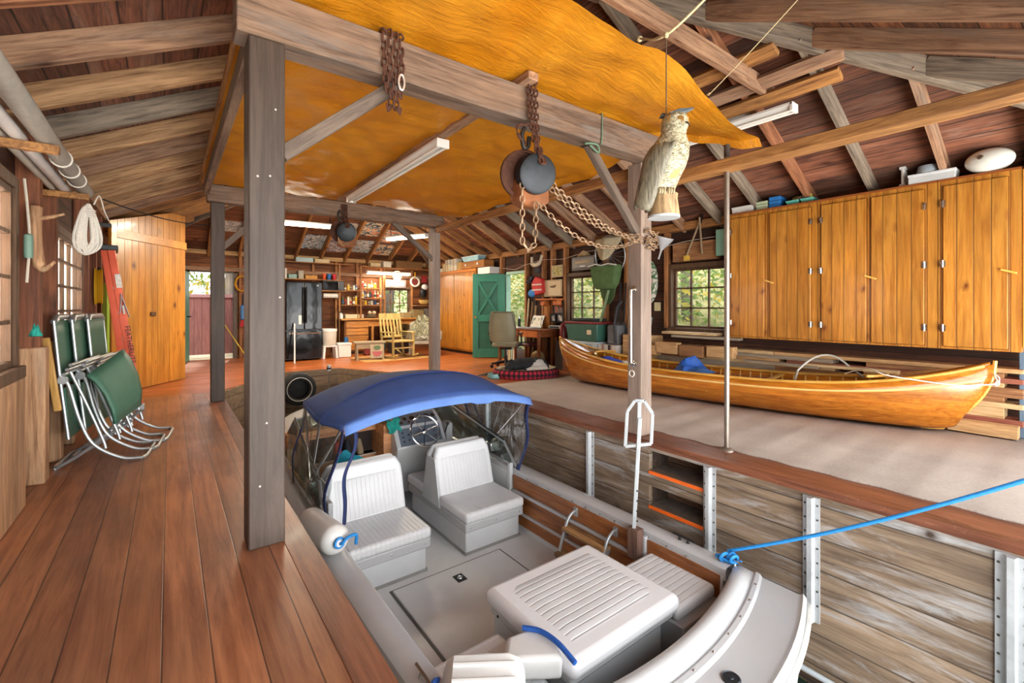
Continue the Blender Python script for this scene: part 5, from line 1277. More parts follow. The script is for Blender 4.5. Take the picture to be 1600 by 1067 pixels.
tag(G().ell((6.2, 7.62, 1.75), (.06, .06, .05), 16, 10).lathe([(.09, 0), (.085, .008), (.06, .01)], (6.2, 7.62, 1.74), 18).obj('cap', plain('black_white_cap', '3a393c', .8)), 'dark cap on the peg above the red life vest', 'cap')
for i, (y, z0, z1, h, l) in enumerate(((7.70, .3, 1.45, 'c9b28a', 'pale oar handle leaning by the doorway'), (7.58, .3, 1.38, '8a6a40', 'brown wooden shaft leaning beside the pale oar'), (7.46, .3, 1.30, 'a8895c', 'tan fishing rod handle leaning under the vest'))):
    t = thing('oar', l, 'oar', (6.2, y, .0)); G().tube([(6.12, y - .02, .0), (6.27, y, z1)], .018, 8).obj('shaft', plain('shaft_' + h, h, .6), t)
    G().lathe([(.022, 0), (.024, .1), (.002, .11)], (6.262, y, z1 - .06), 10).obj('grip', M_iron, t)
t = thing('wall_shelf', 'orange stained bracket shelf above the desk', 'shelf', (6.2, 6.93, 1.34))
G().box(6.06, XR - .12, 6.64, 7.24, 1.345, 1.375).obj('shelf_board', M_orangewood, t, bevel=.004)
for y in (6.72, 7.1): G().box(6.12, XR - .12, y - .06, y + .06, 1.24, 1.345).obj('bracket', M_orangewood, t, bevel=.012)
G().box(6.20, XR - .12, 7.03, 7.13, .78, 1.24).obj('upright', wood('orange_upright', '96501f', 'c2803f', 'Z', .5), t)
framed('picture', 'dark photo with an orange patch under the bracket shelf', 6.62, 6.92, 1.06, 1.32, print_mat('dark_photo', ['2c2826', '6a6560', 'b0502a', '3a4048', '8a8680'], 10), M_iron)
framed('photo_frame', 'small black photo frame standing on the desk near the shelf post', 6.60, 6.78, .90, 1.07, print_mat('grey_photo_a', ['d8d4cc', '8a8680', '3a3a3c'], 16), M_iron, x=6.26)
framed('photo_frame', 'second small black photo frame left of the shelf post', 6.82, 6.98, .90, 1.06, print_mat('grey_photo_b', ['3a3a3c', 'c8c4bc', '7a7670'], 16, seed=3), M_iron, x=6.26)
t = thing('radio', 'small silver radio lying on the desk below the frames', 'radio', (6.2, 6.72, .775))
G().box(6.12, 6.26, 6.56, 6.90, .775, .835).obj('body', plain('silver_plastic', 'a8a6a2', .4, .3), t, bevel=.01); G().box(6.112, 6.125, 6.60, 6.86, .79, .82).obj('dial', M_iron, t)
# desk
t = thing('desk', 'brown wooden desk against the wall beyond the canoe', 'desk', (6.05, 7.4, 0))
G().box(5.72, XR - .12, 6.72, 8.15, .735, .77).obj('desk_top', M_deskw, t, bevel=.006)
d = G().box(5.735, 5.76, 6.80, 7.36, .60, .73).obj('drawer', M_orangewood, t, bevel=.004)
G().box(5.735, 5.76, 7.40, 8.08, .60, .73).obj('drawer', M_deskw, t, bevel=.004)
G().box(5.76, XR - .13, 6.76, 8.11, .61, .735).obj('apron', M_deskw, t)
for x in (5.77, 6.24):
    for y in (6.78, 8.09): G().box(x - .028, x + .028, y - .028, y + .028, 0, .735).obj('leg', M_deskw, t, bevel=.006)
t = thing('laptop', 'open laptop with a pale screen on the desk', 'laptop', (5.95, 7.22, .771))
G().box(5.82, 6.06, 7.06, 7.42, .771, .787).obj('keyboard_base', plain('laptop_grey', '8f9296', .4, .4), t, bevel=.006)
g = G(); g.loft([[(6.06 + .10 * f + o, y, .787 + .24 * f) for y in (7.06, 7.42)] + [(6.068 + .10 * f + o, y, .787 + .24 * f) for y in (7.42, 7.06)] for f, o in ((0, 0), (1, 0))]); sc2 = g.obj('screen_lid', plain('laptop_grey', '8f9296'), t)
g = G(); g.face([(6.064, 7.08, .80), (6.064, 7.40, .80), (6.155, 7.40, 1.015), (6.155, 7.08, 1.015)]); g.obj('screen', print_mat('pale_screen', ['d8d2be', 'ded8c6', '5f6a5a', 'cfc8b2'], 4), t)
t = thing('bottle', 'steel drinking bottle on the desk near the doorway', 'bottle', (5.9, 7.78, .771)); G().lathe([(.034, 0), (.036, .01), (.036, .19), (.022, .22), (.022, .25)], (5.9, 7.78, .771), 16).obj('body', M_steel, t); G().lathe([(.024, .25), (.024, .285), (.002, .29)], (5.9, 7.78, .771), 14).obj('cap', M_black, t)
t = thing('bottle', 'black drinking bottle beside the steel one on the desk', 'bottle', (5.98, 7.68, .771)); G().lathe([(.03, 0), (.032, .01), (.032, .16), (.018, .19)], (5.98, 7.68, .771), 16).obj('body', M_black, t); G().lathe([(.02, .19), (.02, .23), (.002, .235)], (5.98, 7.68, .771), 14).obj('cap', M_steel, t)
t = thing('paper_stack', 'stack of white papers on the desk edge', 'papers', (5.86, 7.55, .771)); G().box(5.78, 5.98, 7.46, 7.62, .771, .785).obj('papers', M_white, t); G().box(5.80, 6.0, 7.46, 7.63, .785, .79).obj('top_sheet', plain('pale_sheet', 'e6e0d2', .7), t)
t = thing('filing_box', 'small dark red upholstered stool under the desk', 'stool', (5.9, 7.3, 0))
G().box(5.76, 6.12, 7.1, 7.62, .40, .47).obj('seat', plain('oxblood_leather', '4a1c1c', .4, var=.15), t, bevel=.02)
for x in (5.8, 6.08):
    for y in (7.14, 7.58): G().box(x - .02, x + .02, y - .02, y + .02, 0, .40).obj('leg', M_deskw, t)
tag(G().ell((5.86, 6.93, .17), (.14, .16, .17), 18, 12).obj('canvas_sack', plain('tan_canvas_sack', '8f7650', .9, var=.2)), 'tan canvas sack on the floor under the desk', 'sack')
for i, (y, h, c) in enumerate(((7.72, .30, 'd8d0be'), (7.80, .33, '9fb0a0'), (7.88, .28, 'c8b890'), (7.96, .34, 'b8b8b4'), (8.03, .27, 'a8623a'))):
    tag(G().box(5.86, 6.12, y - .03, y + .03, 0, h).obj('binder', plain('binder_' + c, c, .6), bevel=.003), ['cream binder under the desk nearest the stool', 'green grey binder second in the row under the desk', 'tan binder in the middle of the row under the desk', 'tall grey binder in the row under the desk', 'rust coloured binder nearest the doorway under the desk'][i], 'binder', 'binders under the desk')
# office chair seen from behind
t = thing('office_chair', 'taupe padded office chair turned to the desk', 'chair', (5.36, 7.32, 0))
M_taupe = plain('taupe_leatherette', '8a8468', .4, var=.1); M_pipe = plain('olive_piping', '6a6450', .5)
cc = Vector((5.36, 7.32, 0)); fd = Vector((.75, .66, 0)).normalized(); sd_ = Vector((.66, -.75, 0)).normalized()
def cp(a, b, z): return cc + sd_ * a + fd * b + Vector((0, 0, z))
g = G(); g.loft([[cp(a * w, -.22 - .10 * f + b_, .52 + .60 * f) for a, b_ in ((-.25, -.03), (-.22, -.05), (0, -.06 - .0), (.22, -.05), (.25, -.03), (.25, .03), (.0, .05), (-.25, .03))] for f, w in ((0, .88), (.08, 1), (.5, 1.04), (.85, .98), (.95, .9), (1, .8))]); g.obj('backrest', M_taupe, t, bevel=.01)
g = G(); g.tube([cp(a * w, -.285 - .10 * f, .52 + .60 * f) for f, a, w in [(.06, -.24, 1), (.5, -.25, 1.04), (.9, -.23, .95)] + [(.97, x, 1) for x in (-.19, 0, .19)] + [(.9, .23, .95), (.5, .25, 1.04), (.06, .24, 1)]], .009, 7); g.obj('piping', M_pipe, t)
g = G(); g.loft([[cp(a, b_, z) for a, b_ in ((-.24, -.2), (.24, -.2), (.26, .2), (.2, .27), (-.2, .27), (-.26, .2))] for z in (.42, .50)]); g.obj('seat', M_taupe, t, bevel=.03, seg=3)
for s in (-1, 1):
    G().tube(smoothpath([cp(s * .2, .05, .42), cp(s * .30, .05, .46), cp(s * .31, .03, .60), cp(s * .31, .0, .66)], 5), .018, 8).obj('arm_support', M_black, t)
    G().beam(cp(s * .31, -.14, .68), cp(s * .31, .14, .68), .055, .035).obj('arm_pad', plain('worn_black_armpad', '5a4030' if 0 else '2c2825', .5), t, bevel=.012)
G().box(cc.x - .09, cc.x + .09, cc.y - .09, cc.y + .09, .36, .42).obj('tilt_mechanism', M_black, t, bevel=.01)
G().lathe([(.032, .10), (.032, .24), (.02, .24), (.02, .37)], cc, 16).obj('gas_column', plain('dark_chrome', '4a4a4e', .3, .8), t)
for i in range(5):
    a = 2 * PI * i / 5 + .3; e = cc + Vector((.29 * math.cos(a), .29 * math.sin(a), .075))
    G().tube([cc + Vector((0, 0, .12)), e + Vector((0, 0, .01))], [.03, .018], 8).obj('base_arm', M_black, t)
    G().lathe([(.03, -.022), (.033, -.01), (.033, .01), (.03, .022)], e - Vector((0, 0, .04)), 12, (-math.sin(a), math.cos(a), 0)).obj('caster', M_black, t)
# dog asleep in its plaid bed
t = thing('dog_bed', 'oval red and black plaid dog bed with a cream fleece inside', 'dog bed', (4.98, 6.2, 0), R(-24))
gm = NT('buffalo_plaid'); tc = gm.n('ShaderNodeTexCoord').outputs['Object']; sx = gm.n('ShaderNodeSeparateXYZ', {0: tc})
an = gm.math('MULTIPLY', gm.math('ARCTAN2', sx.outputs[1], sx.outputs[0]), .5)
k1 = gm.math('GREATER_THAN', gm.math('FRACT', gm.math('DIVIDE', an, .085)), .5); k2 = gm.math('GREATER_THAN', gm.math('FRACT', gm.math('DIVIDE', sx.outputs[2], .085)), .5)
both = gm.math('MULTIPLY', gm.math('ADD', k1, k2), .5)
gm.put(gm.b.inputs['Base Color'], gm.ramp(both, [(.2, hexc('b9243c')), (.5, hexc('5c1522')), (.9, hexc('1a1214'))])); gm.b.inputs['Roughness'].default_value = .9
A_, B_ = .56, .42
g = G(); n = 48
g.grid([[((A_ + w) * math.cos(2 * PI * i / n), (B_ + w) * math.sin(2 * PI * i / n), z) for i in range(n)] for w, z in ((-.08, 0), (.0, 0), (.03, .05), (.02, .11), (-.015, .145), (-.035, .15))], cv=True); g.obj('bolster', gm.m, t, local=True)
g = G(); g.grid([[((A_ + w) * math.cos(2 * PI * i / n), (B_ + w) * math.sin(2 * PI * i / n), z + .006 * math.sin(i * 5)) for i in range(n)] for w, z in ((-.03, .151), (-.06, .15), (-.10, .12), (-.13, .07), (-.25, .06), (-.415, .065))], cv=True); g.obj('fleece', plain('cream_fleece', 'd9cdb4', .95, var=.15, scale=20, bump=.6), t, local=True)
dg = thing('dog', 'black dog with white markings curled asleep in the plaid bed', 'dog', (4.98, 6.2, .07), R(-24))
g = G()
for (x, y, z, a, b, c) in ((.05, .02, .13, .24, .16, .12), (.2, -.02, .13, .17, .15, .12), (-.1, .03, .13, .18, .14, .11), (-.22, -.05, .11, .13, .11, .09), (.27, -.09, .10, .12, .10, .09), (-.30, -.10, .13, .085, .08, .075), (-.36, -.16, .11, .06, .045, .045), (-.40, -.19, .10, .035, .03, .03), (.10, -.20, .07, .14, .05, .05), (-.05, -.22, .06, .12, .04, .04), (.24, -.2, .07, .1, .06, .055), (-.15, -.22, .05, .07, .035, .03), (.02, -.26, .05, .12, .03, .03)):
    g.ell((x, y, z), (a, b, c), 18, 12)
for s in (0, 1): g.loft([[(-.27 - .05 * s + q * .03, -.06 - .09 * s + .03 * w_, .195 + z) for q, w_ in ((-1, 0), (0, 1), (1, 0), (0, -1))] for z in (0, .03)] + [[(-.27 - .05 * s, -.05 - .09 * s, .25)] * 2 + [(-.268 - .05 * s, -.05 - .09 * s, .25), (-.27 - .05 * s, -.052 - .09 * s, .25)]])
gm = NT('black_and_white_fur'); tc = gm.n('ShaderNodeTexCoord').outputs['Object']; sx = gm.n('ShaderNodeSeparateXYZ', {0: tc})
fn = gm.noise(tc, 7, 4, .6, .3)
wy = gm.math('ADD', gm.math('MULTIPLY', sx.outputs[1], -5.2), gm.math('MULTIPLY', fn, 1.1))
gm.put(gm.b.inputs['Base Color'], gm.mix(gm.ramp(gm.math('SUBTRACT', wy, gm.math('ABSOLUTE', gm.math('MULTIPLY', gm.math('SUBTRACT', sx.outputs[0], .19), 3.0))), [(.95, (0, 0, 0, 1)), (1.0, (1, 1, 1, 1))]), hexc('17171a'), hexc('c9c6c0')))
gm.b.inputs['Roughness'].default_value = .75; gm.bump(gm.noise(gm.coord((20, 60, 60)), 2, 4), .6, .01)
db = g.obj('body', gm.m, dg, local=True); md = db.modifiers.new('merge', 'REMESH'); md.mode = 'VOXEL'; md.voxel_size = .012; md.use_smooth_shade = True
md = db.modifiers.new('soften', 'SMOOTH'); md.iterations = 6
t = thing('water_bowl', 'pale teal water bowl on the floor before the dog bed', 'bowl', (4.42, 6.36, 0)); G().lathe([(.11, 0), (.125, .02), (.115, .075), (.10, .075), (.09, .03), (.002, .028)], (4.42, 6.36, 0), 26).obj('bowl', plain('pale_teal_bowl', '7fb3b0', .4), t); G().lathe([(.098, .05), (.002, .05)], (4.42, 6.36, 0), 24).obj('water', plain('bowl_water', '5a7f80', .05, var=0), t)
tag(cloth('doormat', plain('black_rubber_mat', '232224', .8), (4.62, 6.74, 0), .25, .16, .03, 5), 'black mat under the office chair wheels', 'mat')
# bins, net, shovels between the desk and the post
t = thing('fire_extinguisher', 'dark red cylinder standing on a box at the end of the desk', 'cylinder', (6.1, 6.38, .55))
G().lathe([(.07, .0), (.075, .02), (.075, .27), (.05, .32), (.02, .33), (.02, .37)], (6.08, 6.42, .55), 20).obj('body', plain('maroon_enamel', '6e1c1c', .3, var=.1), t); G().tube([(6.08, 6.42, .9), (6.04, 6.47, .93), (5.99, 6.50, .95)], .01, 7).obj('lever', M_black, t)
G().box(5.98, 6.2, 6.3, 6.54, 0, .55).obj('stand', plain('dark_stand', '3a3230', .7), t)
t = thing('storage_bin', 'dark green plastic bin with a maroon lid under the far window', 'bin', (6.1, 5.82, .5))
g = G(); g.loft([[(5.93 - o, 5.42 - o, z), (6.25 + o, 5.42 - o, z), (6.25 + o, 6.14 + o, z), (5.93 - o, 6.14 + o, z)] for z, o in ((.60, 0), (.90, .03))]); g.obj('body', stripes('green_bin_ribs', '3f6a5c', 'Y', .06, .5, .4), t, bevel=.012)
G().box(5.885, 6.29, 5.36, 6.20, .90, .945).obj('lid', plain('maroon_lid', '7a2a2a', .4), t, bevel=.012); tag(G().box(5.885, 5.895, 5.52, 5.62, .72, .80).obj('sticker', M_cream, t), 'cream paper sticker')
tag(G().box(5.94, 6.26, 5.48, 6.06, .947, 1.0).obj('folded_tarp', plain('black_green_sheet', '2a332e', .8, var=.25), bevel=.02), 'dark folded sheet on the maroon bin lid', 'sheet')
t = thing('carton', 'white and blue carton under the green bin', 'box', (6.08, 5.8, .3)); G().box(5.90, 6.27, 5.40, 6.22, .30, .592).obj('body', plain('white_blue_card', 'b9c6cc', .6, var=.15, scale=5), t, bevel=.006); G().box(5.895, 5.905, 5.5, 5.7, .34, .55).obj('printed_panel', plain('pale_blue_print', '8fa6b0', .6), t)
t = thing('low_crate', 'dark crate under the cartons by the far window', 'crate', (6.08, 5.7, 0)); G().box(5.9, 6.27, 5.0, 6.25, 0, .297).obj('body', M_deskw, t, bevel=.006)
t = thing('carton', 'red and white striped carton beside the green bin', 'box', (6.08, 5.2, .3)); G().box(5.9, 6.26, 4.98, 5.36, .30, .565).obj('body', stripes('red_white_carton', 'd6d2ca', 'Y', .17, 0, .6, '8a4a44', .2), t, bevel=.005); G().box(5.895, 5.905, 5.1, 5.14, .30, .567).obj('band', M_black, t)
t = thing('canvas_pack', 'grey canvas pack frame standing on the striped carton', 'pack', (6.1, 5.14, .6)); G().box(6.0, 6.2, 5.02, 5.26, .568, .90).obj('pack', plain('grey_canvas', '6a6a6c', .8, var=.2), t, bevel=.03); G().tube([(6.0, 5.06, .6), (5.97, 5.07, .9), (6.08, 5.1, 1.2), (6.2, 5.1, 1.3)], .02, 8).obj('strap', plain('charcoal_strap', '3a3a3e', .8), t)
t = thing('landing_net', 'landing net with a cream mesh bag hung high on the wall', 'net', (6.2, 5.38, 1.55))
G().wheel((6.24, 5.40, 2.12), .34, .012, (1, 0, .15), 36, 7).obj('hoop', M_alu, t)
g = G(); g.grid([[(6.10 + .10 * abs(u) - .05 * f, 5.40 + u * .30 * (1 - .25 * f * f), 2.42 - .40 * f * (1 - .55 * u * u)) for u in [-1 + i / 6 for i in range(13)]] for f in [k / 8 for k in range(9)]]); g.obj('mesh_bag', plain('cream_net_cloth', 'b5a98c', .9, var=.2, scale=25), t, solid=.008)
g = G()
for i in range(12):
    a = R(150 + 20 * i); g.tube([(6.24, 5.40, 2.12), (6.24, 5.40 + .34 * math.cos(a), 2.12 + .34 * math.sin(a))], .003, 5)
tag(g.obj('mesh', plain('grey_net_cord', '8a8a86', .7), t), kind='stuff')
G().beam((6.24, 5.40, 1.8), (6.2, 5.40, 1.55), .03, .03).obj('handle', M_alu, t)
t = thing('game_bag', 'olive green canvas bag hanging below the cream net', 'bag', (6.15, 5.4, 1.5))
g = G(); g.loft([[(6.13 + dx * d, 5.40 + dy * w, z) for dx, dy in ((-1, -.8), (-1.1, 0), (-1, .8), (-.2, 1), (.8, .9), (.9, 0), (.8, -.9), (-.2, -1))] for z, w, d in ((1.52, .22, .04), (1.60, .28, .07), (1.72, .31, .09), (1.86, .34, .09), (1.93, .33, .08))]); g.obj('bag_body', plain('olive_canvas', '4f6a3c', .85, var=.2, scale=8), t, bevel=.01)
g = G(); g.tube([(6.03, 5.08, 1.92), (6.02, 5.25, 1.95), (6.02, 5.4, 1.93), (6.02, 5.55, 1.96), (6.04, 5.73, 1.93)], .012, 7); g.obj('white_trim', M_white, t)
G().beam((6.12, 5.32, 1.5), (6.06, 5.58, .58), .05, .03).obj('shaft', plain('pale_olive_shaft', '7a9068', .6), t, bevel=.004)
g = G(); g.loft([[(6.14, y, z), (6.18, y, z)] + [(6.18, y2, z), (6.14, y2, z)] for y, y2, z in ((5.20, 5.55, 1.56), (5.24, 5.50, 1.38), (5.34, 5.42, 1.25))]); g.obj('flap', plain('dark_olive_canvas', '41552f', .85), t)
for i, (y, m, l) in enumerate(((5.18, 'black_iron', 'black handled paddle hanging beside the olive bag'), (5.06, 'charcoal', 'charcoal paddle blade hanging just left of the gripped post'))):
    t = thing('paddle', l, 'paddle', (6.25, y, .6)); G().tube([(6.27, y, 1.62), (6.25, y + .04, .93)], .014, 8).obj('shaft', M_iron, t)
    g = G(); g.loft([[(6.24, y + .04 - w, z), (6.26, y + .04 - w, z), (6.26, y + .04 + w, z), (6.24, y + .04 + w, z)] for z, w in ((.95, .02), (.85, .07), (.62, .08), (.58, .05))]); g.obj('blade', plain('charcoal_blade', '4a4a4e', .5), t, bevel=.004)
# between post and pipe
t = thing('funnel', 'pale grey funnel hung beside the right post', 'funnel', (6.2, 4.32, 1.95))
G().lathe([(.012, -.20), (.016, -.06), (.13, .12), (.135, .15), (.13, .15), (.012, -.05)], (6.20, 4.30, 2.15), 20, (0, -.35, 1)).obj('cone', plain('pale_grey_plastic', 'c9cbcf', .4), t); G().lathe([(.137, .142), (.14, .148), (.137, .156)], (6.2, 4.30, 2.15), 20, (0, -.35, 1)).obj('rim', plain('white_rim', 'e0e0e0', .4), t)
t = thing('round_net', 'white and green hoop net hanging behind the right post', 'net', (6.2, 4.66, 1.3))
g = G(); g.grid([[(6.36 - .02 * k, 4.66 + (.17 - .05 * k) * math.cos(a), 1.62 + (.36 - .09 * k) * math.sin(a)) for a in [2 * PI * i / 24 for i in range(24)]] for k in range(3)], cv=True); g.obj('hoop_cloth', print_mat('green_white_cloth', ['d9d4c6', '4f7a52', 'cfcabc', 'e2ddd0'], 7), t, solid=.01)
tag(G().box(XR - .013, XR - .002, 4.46, 4.58, 1.14, 1.28).obj('paper_note', plain('cream_switch_plate', 'd8cfa0', .5), bevel=.003), 'cream square plate on the dark wall beside the near window', 'plate')
t = thing('plastic_pail', 'pale grey blue bucket behind the right post', 'bucket', (6.16, 4.6, .76)); G().lathe([(.10, 0), (.105, .01), (.14, .27), (.145, .28), (.135, .28), (.1, .015)], (6.16, 4.62, .76), 22).obj('pail', plain('pale_blue_pail', 'a9bcc2', .4), t); G().wheel((6.16, 4.62, 1.04), .145, .006, (.2, 0, 1), 20, 6).obj('rim', M_alu, t)
tag(G().box(5.98, 6.3, 4.35, 4.9, .0, .755).obj('timber_block', LUM[0], bevel=.01), 'big timber block under the pale bucket behind the post', 'timber')
t = thing('garden_shears', 'long handled shears hung on nails above the near window', 'shears', (6.22, 3.75, 1.95))
for a, b in (((6.24, 3.66, 2.52), (6.24, 3.90, 1.98)), ((6.22, 3.68, 2.52), (6.22, 3.64, 1.98))):
    G().tube([a, b], .014, 8).obj('handle', plain('grey_wood_handle', '9a8468', .6), t)
G().obox((6.23, 3.66, 2.5), (.02, .04, .14), (.2, 0, 0)).obj('blades', M_iron, t); tag(G().box(6.22, 6.26, 3.86, 3.94, 1.9, 1.98).obj('grip', plain('yellow_grip', 'd8b048', .5), t), 'yellow grip')
tag(G().box(6.27, XR - .002, 3.45, 4.16, 1.9, 2.18).obj('rough_board', LUM[1], bevel=.004), 'rough brown board leaning above the near window', 'board')
tag(G().box(6.2, 6.26, 3.22, 3.42, 1.93, 2.3).obj('mint_board', plain('mint_panel', '7fae98', .6, var=.1), bevel=.004), 'mint green panel in the corner beside the steel pipe', 'panel')
# loose cables stapled along the studs
tag(G().tube([(6.27, 8.7, 2.12), (6.26, 8.2, 2.05), (6.26, 7.9, 2.12), (6.27, 7.28, 2.2), (6.27, 6.62, 2.16), (6.26, 6.0, 2.24), (6.27, 5.58, 2.26)], .005, 6).obj('cable', plain('pale_cable', 'c9c0b0', .6)), 'pale cable strung between the studs of the side wall', 'cable')
tag(G().tube(smoothpath([(6.27, 4.9, 2.2), (6.26, 4.6, 2.14), (6.27, 4.3, 2.16), (6.26, 3.9, 2.2), (6.27, 3.3, 2.22)], 5), .005, 6).obj('cable', plain('pale_cable', 'c9c0b0')), 'pale cable between the right post and the near window', 'cable')
# ================================================================ lamps
def tube_lamp(label, a, b, lit, w=.13, name='fluorescent_light', parent_m=None, watts=0, warm=(1, .86, .66), glow=.55):
    a = Vector(a); b = Vector(b); d = (b - a).normalized(); s = d.cross(Vector((0, 0, 1))).normalized(); up = Vector((0, 0, 1))
    t = thing(name, label, 'light', tuple((a + b) / 2), group='fluorescent strip lights')
    hous = plain('white_enamel_fixture', 'e4e2dc', .4, var=.05)
    g = G(); sec = [(-w / 2, .0), (-w * .28, -.035), (w * .28, -.035), (w / 2, .0), (w / 2, .02), (-w / 2, .02)]
    g.loft([[p + s * u + up * v for u, v in sec] for p in (a, b)]); g.obj('housing', hous, t)
    for k, sg in ((0, 1), (1, -1)):
        p = (a, b)[k]; g = G(); g.loft([[p + s * u + up * v + d * (q * sg) for u, v in ((-w * .5, -.06), (w * .5, -.06), (w * .5, .022), (-w * .5, .022))] for q in (-.008, .02)]); g.obj('end_cap', hous, t, bevel=.004)
    tm = plain('lit_tube', 'fff0d8', .3, var=0, emit=14) if lit else plain('unlit_tube', 'f4f2ea', .25, var=0)
    for sg in (-1, 1): G().tube([a + s * (sg * w * .27) - up * .05 + d * .02, b + s * (sg * w * .27) - up * .05 - d * .02], .013, 10).obj('tube', tm, t)
    if watts:
        for nm, rot, off, e in (('lamp_light', 0, -.10, watts),):
            ld = bpy.data.lights.new(nm, 'AREA'); ld.shape = 'RECTANGLE'; ld.size = (b - a).length; ld.size_y = .12; ld.energy = e; ld.color = warm
            lo = bpy.data.objects.new(nm, ld); COL.objects.link(lo); lo.parent = t; lo.location = (0, 0, off); lo.rotation_euler = (0, 0, math.atan2(d.y, d.x))
        pd = bpy.data.lights.new('lamp_glow', 'POINT'); pd.energy = watts * glow; pd.color = warm; pd.shadow_soft_size = .3
        po = bpy.data.objects.new('lamp_glow', pd); COL.objects.link(po); po.parent = t; po.location = (0, 0, -.22)
    return t
tube_lamp('unlit double fluorescent fixture hung under the pole beneath the tarp', (2.03, 3.76, 2.74), (2.03, 6.44, 2.72), False)
tube_lamp('unlit fluorescent fixture hung from the collar tie at the lake end', (4.70, 1.82, 3.10), (4.70, 3.02, 3.10), False)
tube_lamp('narrow unlit fluorescent fixture higher up beyond the collar tie', (4.86, 2.25, 3.22), (4.86, 3.6, 3.22), False, .08)
tube_lamp('lit fluorescent strip left of the small hanging hoist', (1.3, 9.0, 2.74), (2.5, 9.0, 2.76), True, watts=LAMP)
tube_lamp('lit fluorescent strip near the far right post', (3.98, 10.0, 2.78), (4.42, 8.88, 2.76), True, watts=LAMP)
tube_lamp('lit fluorescent strip over the workbench window', (4.22, 12.08, 2.16), (5.47, 12.08, 2.16), True, watts=LAMP * .3, glow=.12)
for x, y, z in ((1.5, 9, 2.76), (2.3, 9, 2.78)): pass
tag(G().beam((1.35, 9.0, 2.775), (1.35, 9.0, 4.05), .012, .012).obj('hanger_wire', M_iron), 'wire holding the left lit strip', 'wire')
tag(G().beam((2.45, 9.0, 2.79), (2.45, 9.0, 4.1), .012, .012).obj('hanger_wire', M_iron), 'second wire holding the left lit strip', 'wire')
tag(G().beam((4.02, 9.9, 2.8), (4.02, 9.9, 3.7), .012, .012).obj('hanger_wire', M_iron), 'wire holding the lit strip near the right post', 'wire')
tag(G().beam((4.40, 8.93, 2.78), (4.40, 8.93, 3.45), .012, .012).obj('hanger_wire', M_iron), 'nearer wire holding the lit strip by the right post', 'wire')
# ================================================================ the rear wall: kitchen corner and workbench
YW = YB - .005
gz = NT('black_glossy_fridge'); gz.b.inputs['Base Color'].default_value = hexc('0c0c0e'); gz.b.inputs['Roughness'].default_value = .1; gz.b.inputs['Specular IOR Level'].default_value = .3
gz.bump(gz.noise(gz.coord((1.2, 1.2, .8)), 2.2, 2), .12, .05)
t = thing('refrigerator', 'black glossy french door refrigerator beside the paper towel rack', 'refrigerator', (2.42, 11.3, 0))
G().box(2.04, 2.80, 11.0, 11.72, .03, 1.77).obj('cabinet', plain('black_side', '151517', .3), t, bevel=.01)
for x0, x1 in ((2.045, 2.417), (2.423, 2.795)):
    d = G().box(x0, x1, 10.93, 10.998, .70, 1.76).obj('door', gz.m, t, bevel=.012)
    hx = 2.385 if x0 < 2.2 else 2.455
    G().tube(smoothpath([(hx, 10.93, .85), (hx, 10.89, .90), (hx, 10.885, 1.25), (hx, 10.89, 1.6), (hx, 10.93, 1.65)], 5), .013, 8).obj('handle', plain('black_handle', '202024', .15, var=0), d)
d = G().box(2.045, 2.795, 10.93, 10.998, .06, .67).obj('freezer_drawer', gz.m, t, bevel=.012)
G().tube([(2.09, 10.895, .62), (2.75, 10.895, .62)], .013, 8).obj('handle', M_steel, d)
tag(G().box(2.30, 2.36, 10.926, 10.93, .82, 1.02).obj('notepad', M_white, t), 'white notepad'); G().box(2.68, 2.72, 10.926, 10.93, 1.68, 1.70).obj('badge', M_alu, t)
tag(G().tube([(2.14, 10.55, 0), (2.2, 10.86, .84)], .016, 10).obj('white_tube', M_white), 'white tube leaning on the front of the refrigerator', 'tube')
M_shelfw = wood('shelf_wood', '7a4a24', 'b57e42', 'X', .6)
def shelf(label, x0, x1, z, d=.28, y=YW - .1, group=None):
    return tag(G().box(x0, x1, y - d, y, z - .022, z).obj('wall_shelf', M_shelfw, bevel=.003), label, 'shelf', 'shelves on the rear wall')
shelf('plank shelf over the refrigerator carrying cups', 2.06, 3.62, 1.90, .3)
shelf('shelf carrying the microwave', 3.02, 3.66, 1.625, .36)
shelf('long high shelf under the roof at the rear wall', 1.6, 3.9, 2.33, .2)
shelf('high shelf above the fluorescent strip at the bench', 4.1, 6.15, 2.30, .3)
shelf('shelf of small pots right of the microwave', 3.56, 4.05, 1.65); shelf('lower shelf of bottles beside the paper towel', 3.56, 4.05, 1.265)
shelf('upper bottle shelf left of the bench window', 4.08, 4.70, 1.45); shelf('lower bottle shelf left of the bench window', 4.08, 4.66, 1.265); shelf('top pot shelf above the bottle shelves', 4.08, 4.6, 1.72, .2)
shelf('small corner shelf right of the bench window', 5.66, 6.15, 1.26)
for x in (3.52, 4.07, 4.72): tag(G().box(x - .022, x + .022, YW - .38, YW - .34, .92, 2.3).obj('shelf_post', M_shelfw), ['shelf upright beside the microwave', 'shelf upright between the pots and the bottles', 'shelf upright left of the bench window'][(3.52, 4.07, 4.72).index(x)], 'post', 'shelf uprights')
t = thing('microwave', 'black microwave on its shelf above the paper towel', 'microwave', (3.35, YW - .28, 1.626))
G().box(3.10, 3.62, YW - .42, YW - .1, 1.626, 1.895 - .02).obj('body', plain('black_side', '151517'), t, bevel=.008); G().box(3.12, 3.48, YW - .432, YW - .42, 1.645, 1.855).obj('door', gz.m, t, bevel=.004); G().box(3.50, 3.61, YW - .43, YW - .42, 1.645, 1.855).obj('control_panel', plain('dark_grey_panel', '3a3c40', .4), t); G().tube([(3.475, YW - .45, 1.66), (3.475, YW - .45, 1.84)], .008, 8).obj('handle', M_steel, t)
